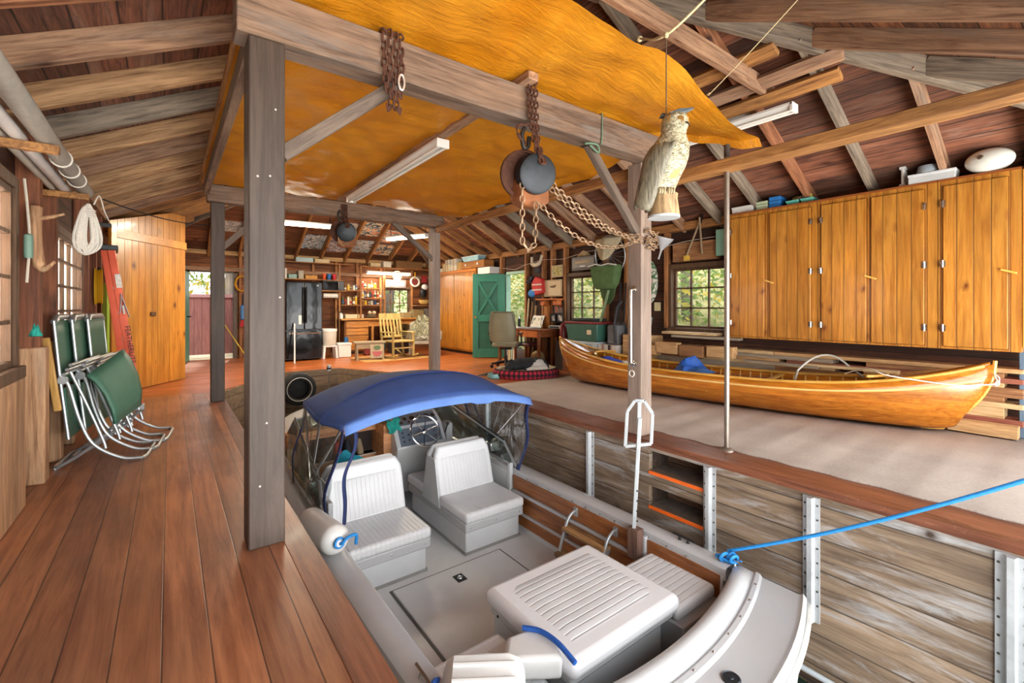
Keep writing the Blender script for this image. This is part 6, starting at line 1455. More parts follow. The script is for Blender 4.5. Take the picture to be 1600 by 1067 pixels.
for i, (x, c, l) in enumerate(((3.16, 'd8592c', 'orange cup on the shelf above the microwave'), (3.28, '2c6fb0', 'blue cup between the orange and red cups'), (3.41, 'cc2b3a', 'red cup on the shelf above the microwave'), (3.52, 'd9d5cc', 'white bottle beside the red cup'))):
    t = thing('cup' if i < 3 else 'bottle', l, 'cup' if i < 3 else 'bottle', (x, YW - .28, 1.901))
    G().lathe([(.035, 0), (.037, .005), (.052, .15), (.048, .15), (.034, .01)] if i < 3 else [(.03, 0), (.032, .01), (.032, .1), (.015, .13), (.015, .16)], (x, YW - .28, 1.901), 18).obj('body', plain('cup_' + c, c, .4, var=.05), t)
    G().lathe([(.054, .144), (.056, .15), (.054, .156)] if i < 3 else [(.018, .16), (.018, .18), (.002, .18)], (x, YW - .28, 1.901), 18).obj('rim' if i < 3 else 'cap', plain('cup_' + c, c) if i < 3 else M_bluep, t)
for i, (x0, x1, h, c, l) in enumerate(((2.08, 2.28, .24, 'd5cfc2', 'white carton on the shelf above the refrigerator'), (2.32, 2.5, .10, '8aa8a4', 'low teal box on the shelf above the refrigerator'), (2.54, 2.66, .2, 'a8a08c', 'grey jar above the refrigerator'), (2.7, 2.98, .09, 'c48a3a', 'orange tray on the shelf above the refrigerator'))):
    abox('shelf_box', l, 'box', x0, x1, YW - .36, YW - .14, 1.901, 1.901 + h, plain('shelfbox_' + c, c, .6, var=.2, scale=14), plain('shelfbox_lid_' + c, c, .5))
t = thing('paper_towel', 'white paper towel roll on its holder under the microwave', 'paper towel', (3.33, YW - .26, 1.33))
G().lathe([(.02, 0), (.065, 0), (.065, .38), (.02, .38)], (3.14, YW - .26, 1.50), 22, (1, 0, 0)).obj('roll', plain('paper_white', 'e9e6de', .9), t); G().tube([(3.10, YW - .26, 1.50), (3.56, YW - .26, 1.50)], .012, 8).obj('rod', M_shelfw, t)
for x in (3.10, 3.56): G().box(x - .01, x + .01, YW - .28, YW - .1, 1.48, 1.53).obj('bracket', M_shelfw, t)
def coil(name, label, c, r, n, m, ax_=(0, 1, 0), squash=1.3, cat='cord'):
    t = thing(name, label, cat, c); rr = random.Random(int(c[0] * 100)); g = G()
    for k in range(n):
        o = [rr.uniform(-.012, .012) for _ in range(3)]; q = Vector((0, 0, 1)).rotation_difference(Vector(ax_))
        u_, v_ = (Vector((1, 0, 0)), Vector((0, 0, 1))) if abs(ax_[1]) > .5 else (Vector((0, 1, 0)), Vector((0, 0, 1)))
        g.tube([Vector(c) + u_ * (r * (1 + o[0] * 6) * math.cos(2 * PI * j / 22) + o[1]) + v_ * (r * squash * math.sin(2 * PI * j / 22) * (1 + o[2] * 4)) + Vector(ax_) * ((k - n / 2) * .012) for j in range(22)], .0075, 6, True)
    g.obj('loops', m, t); G().lathe([(.016, 0), (.016, .05)], (c[0], c[1], c[2] + r * squash - .03), 10).obj('tie', M_black, t); return t
M_yellow = plain('yellow_cord', 'e3b21f', .5, var=.1)
coil('extension_cord', 'coiled yellow extension cord hanging below the paper towel', (2.98, YW - .12, 1.12), .10, 7, M_yellow)
coil('extension_cord', 'coiled yellow extension cord hanging by the back door', (1.36, YW - .14, 1.75), .13, 9, plain('golden_cord', 'd99a1c', .5, var=.1))
# bottles and pots, each on its shelf
BOTS = ['c9b58a', '3a5a38', 'd8d2c2', '8a5a2a', 'b33a2c', '2f4a78', 'd9b02c', 'e6e2d6', '6a3a24', '9aa8a0']
BN = ['tan', 'green', 'cream', 'amber', 'red', 'blue', 'yellow', 'white', 'brown', 'grey']
rnd = random.Random(33)
def bottle(x, y, z, h, r, k, where, kind='bottle'):
    t = thing(kind, where, kind, (x, y, z))
    if kind == 'bottle':
        G().lathe([(r, 0), (r * 1.05, .005), (r * 1.05, h * .58), (r * .45, h * .75), (r * .4, h * .92)], (x, y, z), 14).obj('body', plain('bottle_' + BOTS[k], BOTS[k], .25, var=.1), t)
        G().lathe([(r * .5, h * .92), (r * .5, h), (.001, h)], (x, y, z), 12).obj('cap', plain('bottle_' + BOTS[(k * 3 + 1) % 10], BOTS[(k * 3 + 1) % 10], .4), t)
        G().lathe([(r * 1.07, h * .14), (r * 1.07, h * .46)], (x, y, z), 14).obj('wrapper', plain('bottle_' + BOTS[(k + 4) % 10], BOTS[(k + 4) % 10]), t)
    else:
        G().lathe([(r, 0), (r * 1.04, .005), (r * 1.04, h * .84), (r * .9, h * .88)], (x, y, z), 16).obj('body', plain('bottle_' + BOTS[k], BOTS[k]), t)
        G().lathe([(r * 1.0, h * .86), (r * 1.0, h), (.001, h)], (x, y, z), 16).obj('lid', plain('bottle_' + BOTS[(k + 3) % 10], BOTS[(k + 3) % 10]), t)
ORD = ['leftmost', 'second', 'third', 'fourth', 'fifth', 'sixth', 'seventh', 'eighth']
def row(x0, x1, n, z, y, where, kinds, hs, k0):
    for i in range(n):
        x = x0 + (x1 - x0) * (i + .5) / n; k = (k0 + i * 3) % 10; kd = kinds[i % len(kinds)]
        bottle(x, y + .03 * (i % 2), z + .001, rnd.uniform(*hs), min(.036, (x1 - x0) / n * .42), k, '%s %s, %s from the left %s' % (BN[k], kd, ORD[i].replace('leftmost', 'first'), where), kd)
row(3.60, 4.02, 6, 1.65, YW - .26, 'on the pot shelf by the microwave', ['jar', 'bottle'], (.10, .17), 0)
row(3.60, 4.02, 6, 1.265, YW - .26, 'on the lower shelf by the paper towel', ['bottle', 'bottle', 'jar'], (.16, .25), 1)
row(4.12, 4.68, 8, 1.45, YW - .26, 'on the upper shelf left of the bench window', ['bottle'], (.19, .26), 2)
row(4.12, 4.62, 6, 1.265, YW - .26, 'on the lower shelf left of the bench window', ['jar', 'jar', 'bottle'], (.09, .14), 3)
row(4.12, 4.56, 5, 1.72, YW - .2, 'on the topmost shelf above the bottles', ['jar', 'bottle'], (.12, .2), 4)
# the bench
t = thing('workbench', 'long wooden workbench with plank drawers along the rear wall', 'workbench', (4.7, 12.1, 0))
M_bench = wood('bench_pine', '9a5f26', 'd09a50', 'X', .5, coat=.1)
M_benchd = wood('bench_drawer_pine', '9a5a22', 'cf9248', 'X', .45, coat=.15, knots=.25)
G().box(3.46, 6.2, 11.72, YW - .1, .865, .905).obj('bench_top', M_bench, t, bevel=.006)
G().box(3.56, 4.18, 11.80, YW - .1, .06, .865).obj('drawer_case', wood('bench_case', '5a3014', '8a5526', 'Z', .6), t)
for k in range(4): G().box(3.60, 4.17, 11.775, 11.80, .10 + .19 * k, .275 + .19 * k).obj('drawer', M_benchd, t, bevel=.006)
for x in (4.9, 6.1): G().box(x - .04, x + .04, 11.80, 11.88, 0, .865).obj('leg', M_benchd, t)
G().box(4.18, 6.14, 11.80, 11.83, .70, .86).obj('apron', M_benchd, t); G().box(3.58, 4.16, 11.84, 12.3, 0, .06).obj('plinth', M_dark, t)
G().box(4.26, 4.32, 11.8, 11.86, .0, .7).obj('leg', M_benchd, t)
for i, (x0, x1, z0, z1, c, l) in enumerate(((3.64, 3.95, .906, 1.0, 'd5cfae', 'cream box at the left end of the bench'), (5.22, 5.46, .906, 1.04, 'a89a72', 'woven box on the bench before the window'), (5.52, 5.86, .906, 1.12, '8f8058', 'large wicker hamper on the bench'), (5.90, 6.12, .906, 1.14, '6f6a66', 'grey box at the right end of the bench'))):
    t = thing('bench_box', l, 'box', ((x0 + x1) / 2, 12.1, z0)); G().box(x0, x1, 11.98, 12.22, z0, z1).obj('body', stripes('wicker_' + c, c, 'Z', .035, .8, .8), t, bevel=.008); G().box(x0 - .005, x1 + .005, 11.975, 12.225, z1, z1 + .015).obj('lid', plain('wickerlid_' + c, c, .7), t, bevel=.004)
tag(G().ell((4.36, 12.1, .96), (.13, .09, .055), 18, 10).obj('basket', plain('dark_basket', '5f5240', .8)), 'dark oval basket on the bench below the bottles', 'basket')
for i, (x, l) in enumerate(((4.30, 'left pale shoe in the dark basket'), (4.42, 'right pale shoe in the dark basket'))): tag(G().ell((x, 12.06, 1.05), (.045, .085, .05), 14, 10).obj('shoe', plain('pale_shoe', 'cfc4a8', .7)), l, 'shoe')
for i, (x, c, l) in enumerate(((4.02, 'b89a7a', 'small tan jar on the bench before the upright'), (4.12, 'd9cdb8', 'small cream jar on the bench right of the upright'), (5.14, 'efe8d8', 'white candle jar on the bench by the window'))): bottle(x, 12.1, .906, .12 if i < 2 else .19, .03, BOTS.index('c9b58a') if i == 0 else (2 if i == 1 else 7), l, 'jar')
t = thing('soap_dispenser', 'white spray bottle with a dark head on the shelf left of the bench', 'bottle', (3.43, 12.0, .906)); G().lathe([(.05, 0), (.052, .1), (.02, .15)], (3.50, 11.9, .906), 16).obj('body', M_white, t); G().box(3.44, 3.53, 11.88, 11.92, 1.056, 1.10).obj('spray_head', M_iron, t, bevel=.006)
# on the wall over the bench
t = framed('wall_sign', 'framed blue grey sign with a white fish above the bench window', 4.84, 5.46, 1.73, 1.98, M_cream, M_frame) if 0 else thing('wall_sign', 'framed blue grey sign with a white fish above the bench window', 'sign', (5.15, YW - .12, 1.73))
G().box(4.84, 5.46, YW - .12, YW - .10, 1.755, 1.985).obj('frame', wood('grey_sign_frame', '6f625c', '94857c', 'X', .6), t, bevel=.004); G().box(4.90, 5.40, YW - .126, YW - .12, 1.80, 1.94).obj('panel', plain('slate_blue_sign', '6a7f9c', .6, var=.1), t)
g = G(); g.loft([[(x, YW - .128, 1.87 - h), (x, YW - .128, 1.87 + h), (x, YW - .134, 1.87 + h), (x, YW - .134, 1.87 - h)] for x, h in ((4.96, .012), (5.02, .03), (5.12, .035), (5.26, .02), (5.31, .006), (5.35, .03))]); g.obj('fish', M_white, t)
t = thing('wall_clock', 'round white clock above the bench sign', 'clock', (5.19, YW - .12, 2.02)); G().lathe([(.002, 0), (.14, 0), (.145, .02), (.14, .03), (.13, .022), (.002, .022)], (5.19, YW - .10, 2.10), 28, (0, -1, 0)).obj('case', plain('cream_clock', 'e8dcc0', .5), t); g = G(); g.beam((5.19, YW - .126, 2.10), (5.19, YW - .126, 2.19), .012, .004, (0, 1, 0)); g.beam((5.19, YW - .126, 2.10), (5.24, YW - .126, 2.08), .014, .004, (0, 1, 0)); g.obj('hands', M_iron, t)
t = thing('life_ring', 'small framed life ring with a yellow bow near the right post', 'ring', (5.72, YW - .14, 1.9)); G().wheel((5.72, YW - .16, 1.94), .13, .028, (0, 1, 0), 28, 10).obj('ring', plain('pale_ring', 'd5cfc4', .5), t); G().lathe([(.002, 0), (.10, 0), (.10, .01), (.002, .012)], (5.72, YW - .14, 1.94), 22, (0, -1, 0)).obj('centre', plain('dark_red_centre', '7a2f2c', .6), t); G().box(5.70, 5.74, YW - .17, YW - .15, 2.02, 2.22).obj('yellow_strap', M_yellow, t, bevel=.006)
t = thing('dark_hat', 'black cap hanging by the white jacket at the bench corner', 'cap', (5.96, YW - .2, 1.55)); G().ell((5.96, YW - .2, 1.62), (.11, .08, .16), 16, 10).obj('crown', M_iron, t); G().ell((6.0, YW - .22, 1.79), (.1, .07, .09), 14, 10).obj('white_top', M_white, t)
tag(G().lathe([(.16, 0), (.15, -.06), (.10, -.12), (.002, -.14)], (5.96, YW - .26, 1.41), 22).obj('wicker_bowl', plain('straw_bowl', 'c9aa62', .8)), 'straw coloured bowl hanging above the corner shelf', 'bowl')
tag(G().obox((6.02, YW - .14, 2.02), (.16, .05, .2), (0, .1, 0)).obj('red_pennant', M_red, bevel=.006), 'red pennant beside the small life ring', 'pennant')
for i, (x0, x1, h, c, l) in enumerate(((4.34, 4.62, .10, 'c8b48c', 'tan carton on the high shelf above the bench'), (4.70, 4.92, .16, 'ddd6c4', 'white carton on the high shelf above the bench'), (5.06, 5.86, .2, '7a5630', 'long brown wooden box on the high shelf'))):
    abox('shelf_box', l, 'box', x0, x1, YW - .36, YW - .14, 2.301, 2.301 + h, plain('highbox_' + c, c, .7, var=.15), None)
abox('shelf_box', 'pale blue carton on the long high shelf under the roof', 'box', 2.5, 2.9, YW - .28, YW - .12, 2.331, 2.331 + .11, plain('pale_blue_carton', 'a8c0c4', .6, var=.15), None)
abox('shelf_box', 'tan carton next to the pale blue one under the roof', 'box', 2.94, 3.3, YW - .28, YW - .12, 2.331, 2.331 + .10, plain('tan_carton', 'c9b48a', .6, var=.15), None)
# on the floor before the bench
t = thing('waste_bin', 'white ribbed waste bin with a liner standing on a stool', 'bin', (2.98, 11.1, .3))
G().lathe([(.14, 0), (.145, .01), (.17, .38), (.165, .38), (.14, .02)], (3.0, 11.12, .305), 22).obj('bin_body', stripes('ribbed_white_bin', 'd8d4c8', 'X', .03, .6, .5), t); G().lathe([(.175, .33), (.178, .39), (.16, .39), (.15, .3)], (3.0, 11.12, .305), 20).obj('liner', plain('white_liner', 'e6e6e2', .5, var=.08, scale=30), t)
t = thing('plastic_stool', 'low white plastic stool under the waste bin', 'stool', (3.0, 11.12, 0)); G().box(2.84, 3.16, 10.98, 11.26, .27, .302).obj('seat', M_white, t, bevel=.012)
for x in (2.87, 3.13):
    for y in (11.01, 11.23): G().beam((x + (.02 if x > 3 else -.02), y, 0), (x, y, .28), .05, .05).obj('leg', M_white, t, bevel=.006)
t = thing('white_tub', 'white square tub on the floor next to the plastic stool', 'tub', (3.34, 11.2, 0)); G().box(3.2, 3.5, 11.06, 11.36, 0, .34).obj('tub', M_white, t, bevel=.02); G().box(3.19, 3.51, 11.05, 11.37, .30, .345).obj('rim', plain('white_rim', 'e0e0e0'), t, bevel=.008)
tag(G().lathe([(.05, 0), (.055, .02), (.045, .12), (.02, .13)], (3.45, 11.3, .346), 16).obj('blue_jug', plain('deep_blue_jug', '2a5f90', .4)), 'deep blue jug on the white tub', 'jug')
for i, (x, y, c, l) in enumerate(((3.30, 11.72, '9a7a50', 'tan broom shaft leaning at the bench end'), (3.38, 11.72, '7a5a38', 'brown broom shaft leaning beside the tan one'))):
    t = thing('broom', l, 'broom', (x, y, 0)); G().tube([(x, y - .1, .06), (x + .06, y + .1, 1.1)], .012, 8).obj('shaft', plain('broom_' + c, c, .6), t); G().loft([[(x + a * w, y - .1 + b * .04, z) for a, b in ((-1, -1), (1, -1), (1, 1), (-1, 1))] for z, w in ((0, .12), (.14, .08), (.18, .03))]).obj('bristles', plain('straw', 'c7a878'), t)
t = thing('step_bench', 'weathered little bench with painted watermelon on its end', 'bench', (3.66, 10.28, 0), R(-12))
M_wbench = wood('weathered_bench_grey', '8a7a60', 'b3a488', 'X', .8)
G().box(-.34, .34, -.17, .17, .385, .42).obj('seat', M_wbench, t, local=True, bevel=.005)
for x in (-.28, .28): G().prism([(-.16, .385), (-.17, 0), (-.08, 0), (0, .14), (.08, 0), (.17, 0), (.16, .385)], x - .018, x + .018, 'yz').obj('end_board', wood('weathered_bench_end', '8a7a60', 'b3a488', 'Z', .8), t, local=True)
G().box(-.30, .30, -.155, -.135, .27, .385).obj('apron', M_wbench, t, local=True); e = G().box(.0, .3, -.162, -.156, .05, .36).obj('painted_panel', wood('painted_bench_panel', '94866c', 'bcb098', 'Z', .8), t, local=True)
g = G(); g.prism([(.04, .2)] + [(.15 + .11 * math.cos(R(a)), .2 + .11 * math.sin(R(a))) for a in range(180, 361, 20)], -.168, -.163, 'xz'); g.obj('painted_slice', plain('pink_paint', 'b0606a', .7, var=.2), t, local=True)
g = G(); g.prism([(.15 + .08 * math.cos(R(a)), .285 + .05 * math.sin(R(a))) for a in range(0, 360, 30)], -.167, -.162, 'xz'); g.obj('painted_leaves', plain('green_paint', '5f7a58', .7, var=.25), t, local=True)
# rocking chair
t = thing('rocking_chair', 'pale yellowish wooden rocking chair with a slatted back', 'chair', (4.34, 10.25, 0), R(8))
M_rock = wood('pale_rocker_wood', '9a8244', 'cbb474', 'Z', .6)
def rb(name, a, b, w, h, up=(0, 1, 0)): return G().beam(a, b, w, h, up).obj(name, M_rock, t, local=True, bevel=.005)
for s in (-1, 1):
    x = s * .27
    G().tube([(x, -.42 + .14 * i, .03 + .10 * ((i - 3) / 3.3) ** 2) for i in range(8)], .02, 8).obj('rocker', M_rock, t, local=True)
    rb('front_leg', (x, -.24, .04), (x, -.24, .60), .045, .04); rb('rear_post', (x, .20, .05), (x * .98, .40, 1.02), .045, .04)
    rb('armrest', (x, -.30, .61), (x, .32, .61), .07, .025, (0, 0, 1))
G().box(-.28, .28, -.27, .22, .385, .42).obj('seat', M_rock, t, local=True, bevel=.01)
rb('top_rail', (-.29, .39, .97), (.29, .39, .97), .02, .16, (0, 0, 1)); rb('lower_rail', (-.27, .26, .50), (.27, .26, .50), .02, .05, (0, 0, 1))
for k in range(5): rb('back_slat', (-.18 + .09 * k, .265, .50), (-.18 + .09 * k, .375, .93), .045, .014)
rb('stretcher', (-.27, -.24, .25), (.27, -.24, .25), .02, .03, (0, 0, 1))
# the wicker armchair piled with camouflage
t = thing('wicker_armchair', 'white and grey wicker armchair behind the far right post', 'chair', (5.1, 10.4, 0), R(-20))
M_wick = stripes('grey_wicker', 'a9a090', 'Z', .03, .9, .8); M_cush = print_mat('faded_floral', ['8f8a78', '6f6b58', 'a8a290', '57584a'], 9)
G().box(-.36, .36, -.32, .32, .30, .38).obj('seat_frame', M_wick, t, local=True, bevel=.01); G().box(-.30, .30, -.30, .26, .38, .50).obj('cushion', M_cush, t, local=True, bevel=.04, seg=3)
g = G(); g.grid([[(.36 * math.sin(a) * 1.0, .32 + .0 * k - .06 * (1 - math.cos(a)), .38 + .55 * k / 5 * (1 - .25 * abs(math.sin(a)))) for a in [R(-70 + 14 * i) for i in range(11)]] for k in range(6)]); g.obj('backrest', M_wick, t, local=True, solid=.03)
for s in (-1, 1):
    G().box(s * .36 - .035, s * .36 + .035, -.32, .30, .38, .62).obj('arm_panel', M_wick, t, local=True, bevel=.02)
    for y in (-.28, .28): G().tube([(s * .34, y, 0), (s * .34, y, .32)], .022, 8).obj('leg', plain('white_wicker_leg', 'cfcabc', .6), t, local=True)
tag(cloth('camouflage_jacket', print_mat('camouflage_cloth', ['6f6a50', '54543c', '8f896c', '42422e'], 8), (5.08, 10.42, .50), .40, .34, .46, 17), 'camouflage clothing heaped on the wicker armchair', 'jacket')
t = thing('wicker_basket', 'round backed wicker basket leaning beside the heaped clothing', 'basket', (4.82, 10.95, .0)); G().lathe([(.17, 0), (.2, .02), (.21, .3), (.2, .3), (.16, .03)], (4.78, 11.2, .50), 22, (.2, -.9, .3), 1, 1).obj('basket', plain('brown_wicker', '8a7450', .8, var=.3, scale=30), t)
G().box(4.6, 4.98, 11.15, 11.55, 0, .45).obj('stand', plain('dark_stand', '3a3230'), t)
for i, (x, y, r, c, l) in enumerate(((4.72, 11.5, .13, '2a2a2e', 'black rubber boot under the bench by the rocker'), (5.2, 11.55, .14, '4a4640', 'dark grey bag under the bench'), (4.46, 11.6, .11, '3a4a44', 'dark green bag under the bench left end'))): tag(G().ell((x, y, .16 if i else .2), (r, r * .9, .17 if i else .2), 14, 10).obj('bag' if i else 'boot', plain('bag_' + c, c, .7, var=.3)), l, 'bag' if i else 'boot')
tag(cloth('red_rag', plain('faded_red_rag', '8a3a34', .9, var=.2), (4.05, 11.45, 0), .14, .14, .34, 9), 'faded red bundle behind the step bench', 'bundle')
tag(G().box(3.4, 5.2, 9.75, 10.95, .001, .008).obj('straw_mat', stripes('straw_mat_weave', 'b98a4e', 'X', .04, .3, .8), bevel=.002), 'straw mat under the rocking chair', 'mat')
# sheets pinned between the rear rafters
def poster(label, x0, x1, y0, y1, cols, seed):
    f = lambda x, y: (x, y, EV + PITCH * (YB - y) - .012)
    g = G(); g.loft([[f(x0, y0), f(x1, y0), f(x1, y1), f(x0, y1)], [(p[0], p[1], p[2] - .004) for p in (f(x0, y0), f(x1, y0), f(x1, y1), f(x0, y1))]])
    tag(g.obj('poster', print_mat('poster_ink_%d' % seed, cols, 7, (1, 1.6, 1), seed, .5), smooth=False), label, 'poster', 'sheets pinned to the rear roof')
PC = [['c8c2b8', '8a8f94', 'd8d2c4', '6a5a50'], ['7aa0b8', 'c9ccc8', '2f3a48', 'd8d4cc'], ['c86a4a', 'd8c8a8', '5a7a8a', '2f2a2a'], ['b8b4c4', '5a5460', 'd6d0d0', '8a6a5a']]
bays = []
for i in range(12):
    a = XL + .33 + .6 * i + .04; bays.append((a, a + .52))
cfg = [(2, 11.35, 11.7, 0, 'pale sheet pinned in the roof bay above the back door'), (3, 11.4, 11.75, 1, 'small sheet in the roof bay beside the near left post'), (5, 11.55, 12.1, 1, 'blue sheet low in the roof bay above the refrigerator'), (6, 11.6, 12.15, 3, 'mauve striped sheet low in the bay right of the blue one'), (6, 11.0, 11.45, 0, 'grey sheet high in the bay above the mauve sheet'), (7, 11.6, 12.1, 1, 'dark blue sheet low behind the hanging hoist'), (7, 10.9, 11.4, 2, 'bright sheet high behind the hanging hoist'), (8, 11.7, 12.15, 2, 'red and blue sheet low right of the hoist'), (8, 11.1, 11.6, 2, 'warm coloured sheet high right of the hoist')]
for k, (b, y0, y1, c, l) in enumerate(cfg):
    a0, a1 = bays[b - 0] if b < 12 else bays[-1]; poster(l, a0, a1, y0, y1, PC[c], 40 + k)
# the back door and the yard outside
struct(G().box(.29, .36, YB - .06, YB + .12, 0, 2.07).box(1.2, 1.27, YB - .06, YB + .12, 0, 2.07).box(.29, 1.27, YB - .06, YB + .12, 2.0, 2.07).obj('door_2', plain('grey_brown_jamb', '5a4a3c', .6)))
t = thing('back_door', 'green back door swung open beside the pine partition', 'door', (.34, YB - .05, 0))
g = G(); g.beam((.34, YB - .08, 1.0), (.24, YB - .85, 1.0), .035, 1.95); g.obj('door_leaf', M_green, t, bevel=.004); G().beam((.31, YB - .5, 1.0), (.38, YB - .52, 1.0), .03, .03).obj('latch', M_iron, t)
M_fence = wood('mauve_brown_fence', '7a4a48', '9a6660', 'Z', .7, ('X', .16), .006, .4, var=.12)
t = thing('yard_fence', 'mauve brown plank fence outside the back door', 'fence', (.9, 13.9, -.06)); G().box(-1.2, 2.6, 13.9, 13.93, .0, 1.45).obj('boards', M_fence, t); G().box(-1.2, 2.6, 13.86, 13.97, 1.45, 1.53).obj('cap_rail', plain('pale_mauve_rail', 'a87a78', .6), t)
for x in (-1.1, .2, 1.4, 2.5): G().box(x - .045, x + .045, 13.94, 14.03, -.1, 1.45).obj('post', M_fence, t)
tag(G().tube([(.95, 12.15, .9), (1.38, 11.0, .01)], .011, 8).obj('yellow_rod', plain('yellow_fibre_rod', 'd9b93a', .4)), 'yellow rod leaning by the back door', 'rod')
t = thing('leaf_blower', 'blue and red power tool hanging by the back door', 'tool', (1.4, YB - .2, .9)); G().obox((1.38, YB - .17, 1.08), (.1, .1, .34)).obj('body', plain('tool_blue', '2a6aa8', .4), t, bevel=.02); G().obox((1.36, YB - .17, .82), (.08, .09, .16), (0, .2, 0)).obj('head', M_red, t, bevel=.015); G().tube([(1.38, YB - .17, 1.25), (1.38, YB - .15, 1.5)], .015, 8).obj('hose', M_black, t)
# trees and shrubs outside
M_bark = wood('bark', '4a4038', '8a7e72', 'Z', .9, grain=.5); 
def leafmat(name, a, b):
    g = NT(name); nz = g.noise(g.coord((1, 1, 1)), 2.5, 4, .7); g.put(g.b.inputs['Base Color'], g.ramp(nz, [(.35, hexc(a)), (.65, hexc(b))])); g.b.inputs['Roughness'].default_value = .7
    tl = g.n('ShaderNodeBsdfTranslucent', {0: hexc(b)}); g.put(g.out.inputs['Surface'], g.n('ShaderNodeMixShader', {0: .35, 1: g.b.outputs[0], 2: tl.outputs[0]}).outputs[0]); return g.m
M_leafA = leafmat('summer_leaves', '2f4a16', '7a8f34'); M_leafB = leafmat('autumn_leaves', '6a6a1c', 'b5a03a')
def foliage(name, label, boxes, n, m, seed, s=(.05, .13)):
    r = random.Random(seed); g = G()
    for i in range(n):
        x0, x1, y0, y1, z0, z1 = boxes[i % len(boxes)]
        c = Vector((r.uniform(x0, x1), r.uniform(y0, y1), r.uniform(z0, z1))); u = Vector((r.gauss(0, 1), r.gauss(0, 1), r.gauss(0, 1))).normalized(); v = u.orthogonal().normalized(); q = r.uniform(*s)
        g.face([c - u * q, c + v * q * .5, c + u * q, c - v * q * .5])
    return tag(g.obj(name, m, smooth=False), label, 'shrubs', kind='stuff')
foliage('foliage', 'green undergrowth on the slope outside the side windows', [(7.6, 11, 3, 16, .1, 2.6), (9, 15, 5, 22, 1, 5.5)], 9000, M_leafA, 4)
foliage('foliage', 'yellowing leaves on the slope outside the side windows', [(7.8, 12, 4, 18, .2, 3.2), (9, 14, 9, 22, 1.5, 5)], 4500, M_leafB, 5)
foliage('foliage', 'green leaves behind the fence outside the back door', [(-3, 5, 14.6, 18, 1.0, 6), (2, 9, 13.6, 17, .1, 4)], 6500, M_leafA, 6)
foliage('foliage', 'yellow green leaves above the fence outside the back door', [(-3, 4, 14.5, 17, 1.5, 5.5)], 2500, M_leafB, 7)
for i, (x, y, r, l) in enumerate(((7.9, 6.55, .30, 'thick grey tree trunk just outside the far side window'), (9.2, 9.6, .16, 'tree trunk on the slope outside the side door'), (10.6, 6.6, .14, 'tree trunk higher on the slope outside the windows'), (1.5, 15.2, .2, 'tree trunk behind the yard fence'), (5.9, 14.8, .22, 'tree trunk outside the bench window'))):
    t = thing('tree', l, 'tree', (x, y, -.2)); g = G(); g.tube([(x + .06 * math.sin(k + i), y, -.3 + k * .9) for k in range(9)], [r * (1.15 - .05 * k) for k in range(9)], 14); g.obj('trunk', M_bark, t)
    g = G(); g.tube([(x, y, 4.2), (x + .7, y + .3, 5.6)], [r * .4, r * .2], 8); g.tube([(x, y, 4.8), (x - .8, y - .2, 6.2)], [r * .4, r * .2], 8); g.obj('branches', M_bark, t)
# ================================================================ the left walkway
# diagonal pine partition
pa, pb = Vector((-.66, 8.20, 0)), Vector((.20, 9.42, 0)); pd = (pb - pa).normalized(); pn = Vector((pd.y, -pd.x, 0))
t = thing('pine_partition', 'tall varnished knotty pine partition door set across the left corner', 'partition', tuple(pa))
def pp(u, z, o=0): return pa + pd * u + pn * o + Vector((0, 0, z))
PL = (pb - pa).length
def roofh(u): q = pa + pd * u; return roof_z(q.x, q.y) - .03
def pboard(g, u0, u1, z0, f, o0, o1): g.loft([[pp(u, z, o) for u, z, o in ((u0, z0, o0), (u1, z0, o0), (u1, z0, o1), (u0, z0, o1))], [pp(u0, f(u0), o0), pp(u1, f(u1), o0), pp(u1, f(u1), o1), pp(u0, f(u0), o1)]])
M_pineL = wood('varnished_knotty_pine_leaf', 'a8661e', 'd3943c', 'Z', .38, None, knots=.85, kscale=2.6, kcol='5a2408', coat=.25, grain=.6)
nb = 12
for k in range(nb):
    g = G(); u0 = PL * k / nb; pboard(g, u0 + .0015, u0 + PL / nb - .0015, .01, lambda u: min(2.72, roofh(u) - .17), 0, .022); g.obj('board', M_pineL, t, bevel=.003)
g = G(); pboard(g, 0, .10, .01, lambda u: min(2.3, roofh(u)), .022, .045); g.obj('stile', M_pineL, t, bevel=.003)
g = G(); g.beam(pp(.1, 2.22, .034), pp(PL, 2.22, .034), .02, .12, (0, 0, 1)); g.obj('top_rail', wood('varnished_pine_rail_slant', 'bd7526', 'dd9b42', 'Y', .4, coat=.2), t, bevel=.003)
g = G(); g.beam(pp(.72, 1.10, .03), pp(.82, 1.10, .03), .02, .06, (0, 0, 1)); g.obj('latch', plain('old_latch', '5a3c20', .5), t, bevel=.004)
tag(G().tube(sag((-.42, 4.86, 2.06), (.42, 6.9, 2.24), .05, 14), .006, 6).obj('black_cable', M_black), 'black cable running along the left eave to the far post', 'cable')
# stepladder folded against the wall
t = thing('stepladder', 'folded orange fibreglass stepladder leaning on the left wall', 'ladder', (-.45, 6.9, 0))
M_lad = plain('orange_fibreglass', 'e4674a', .45, var=.08, scale=5)
top = Vector((-.60, 7.06, 1.87)); bot = Vector((-.36, 6.93, .02)); wv = Vector((-.03, .40, 0))
la = Vector((.055, -.075, 0))
for k, (o, b2) in enumerate(((Vector((0, 0, 0)), Vector((0, 0, 0))), (wv, wv))):
    for j, off in enumerate((Vector((0, 0, 0)), Vector((.085, -.05, 0)))):
        a = bot + o + off * 1.0; b = top + o * .8 + off * .75
        d = (b - a).normalized(); G().beam(a, b, .028, .07, (1, -.3, .2)).obj('side_rail', M_lad, t, bevel=.006)
for k in range(5):
    f = .12 + .16 * k; c = (bot + Vector((.085, -.05, 0))).lerp(top + Vector((.06, -.04, 0)), f)
    G().beam(c + wv * .05, c + wv * .95, .08, .022).obj('tread', M_alu, t, bevel=.003)
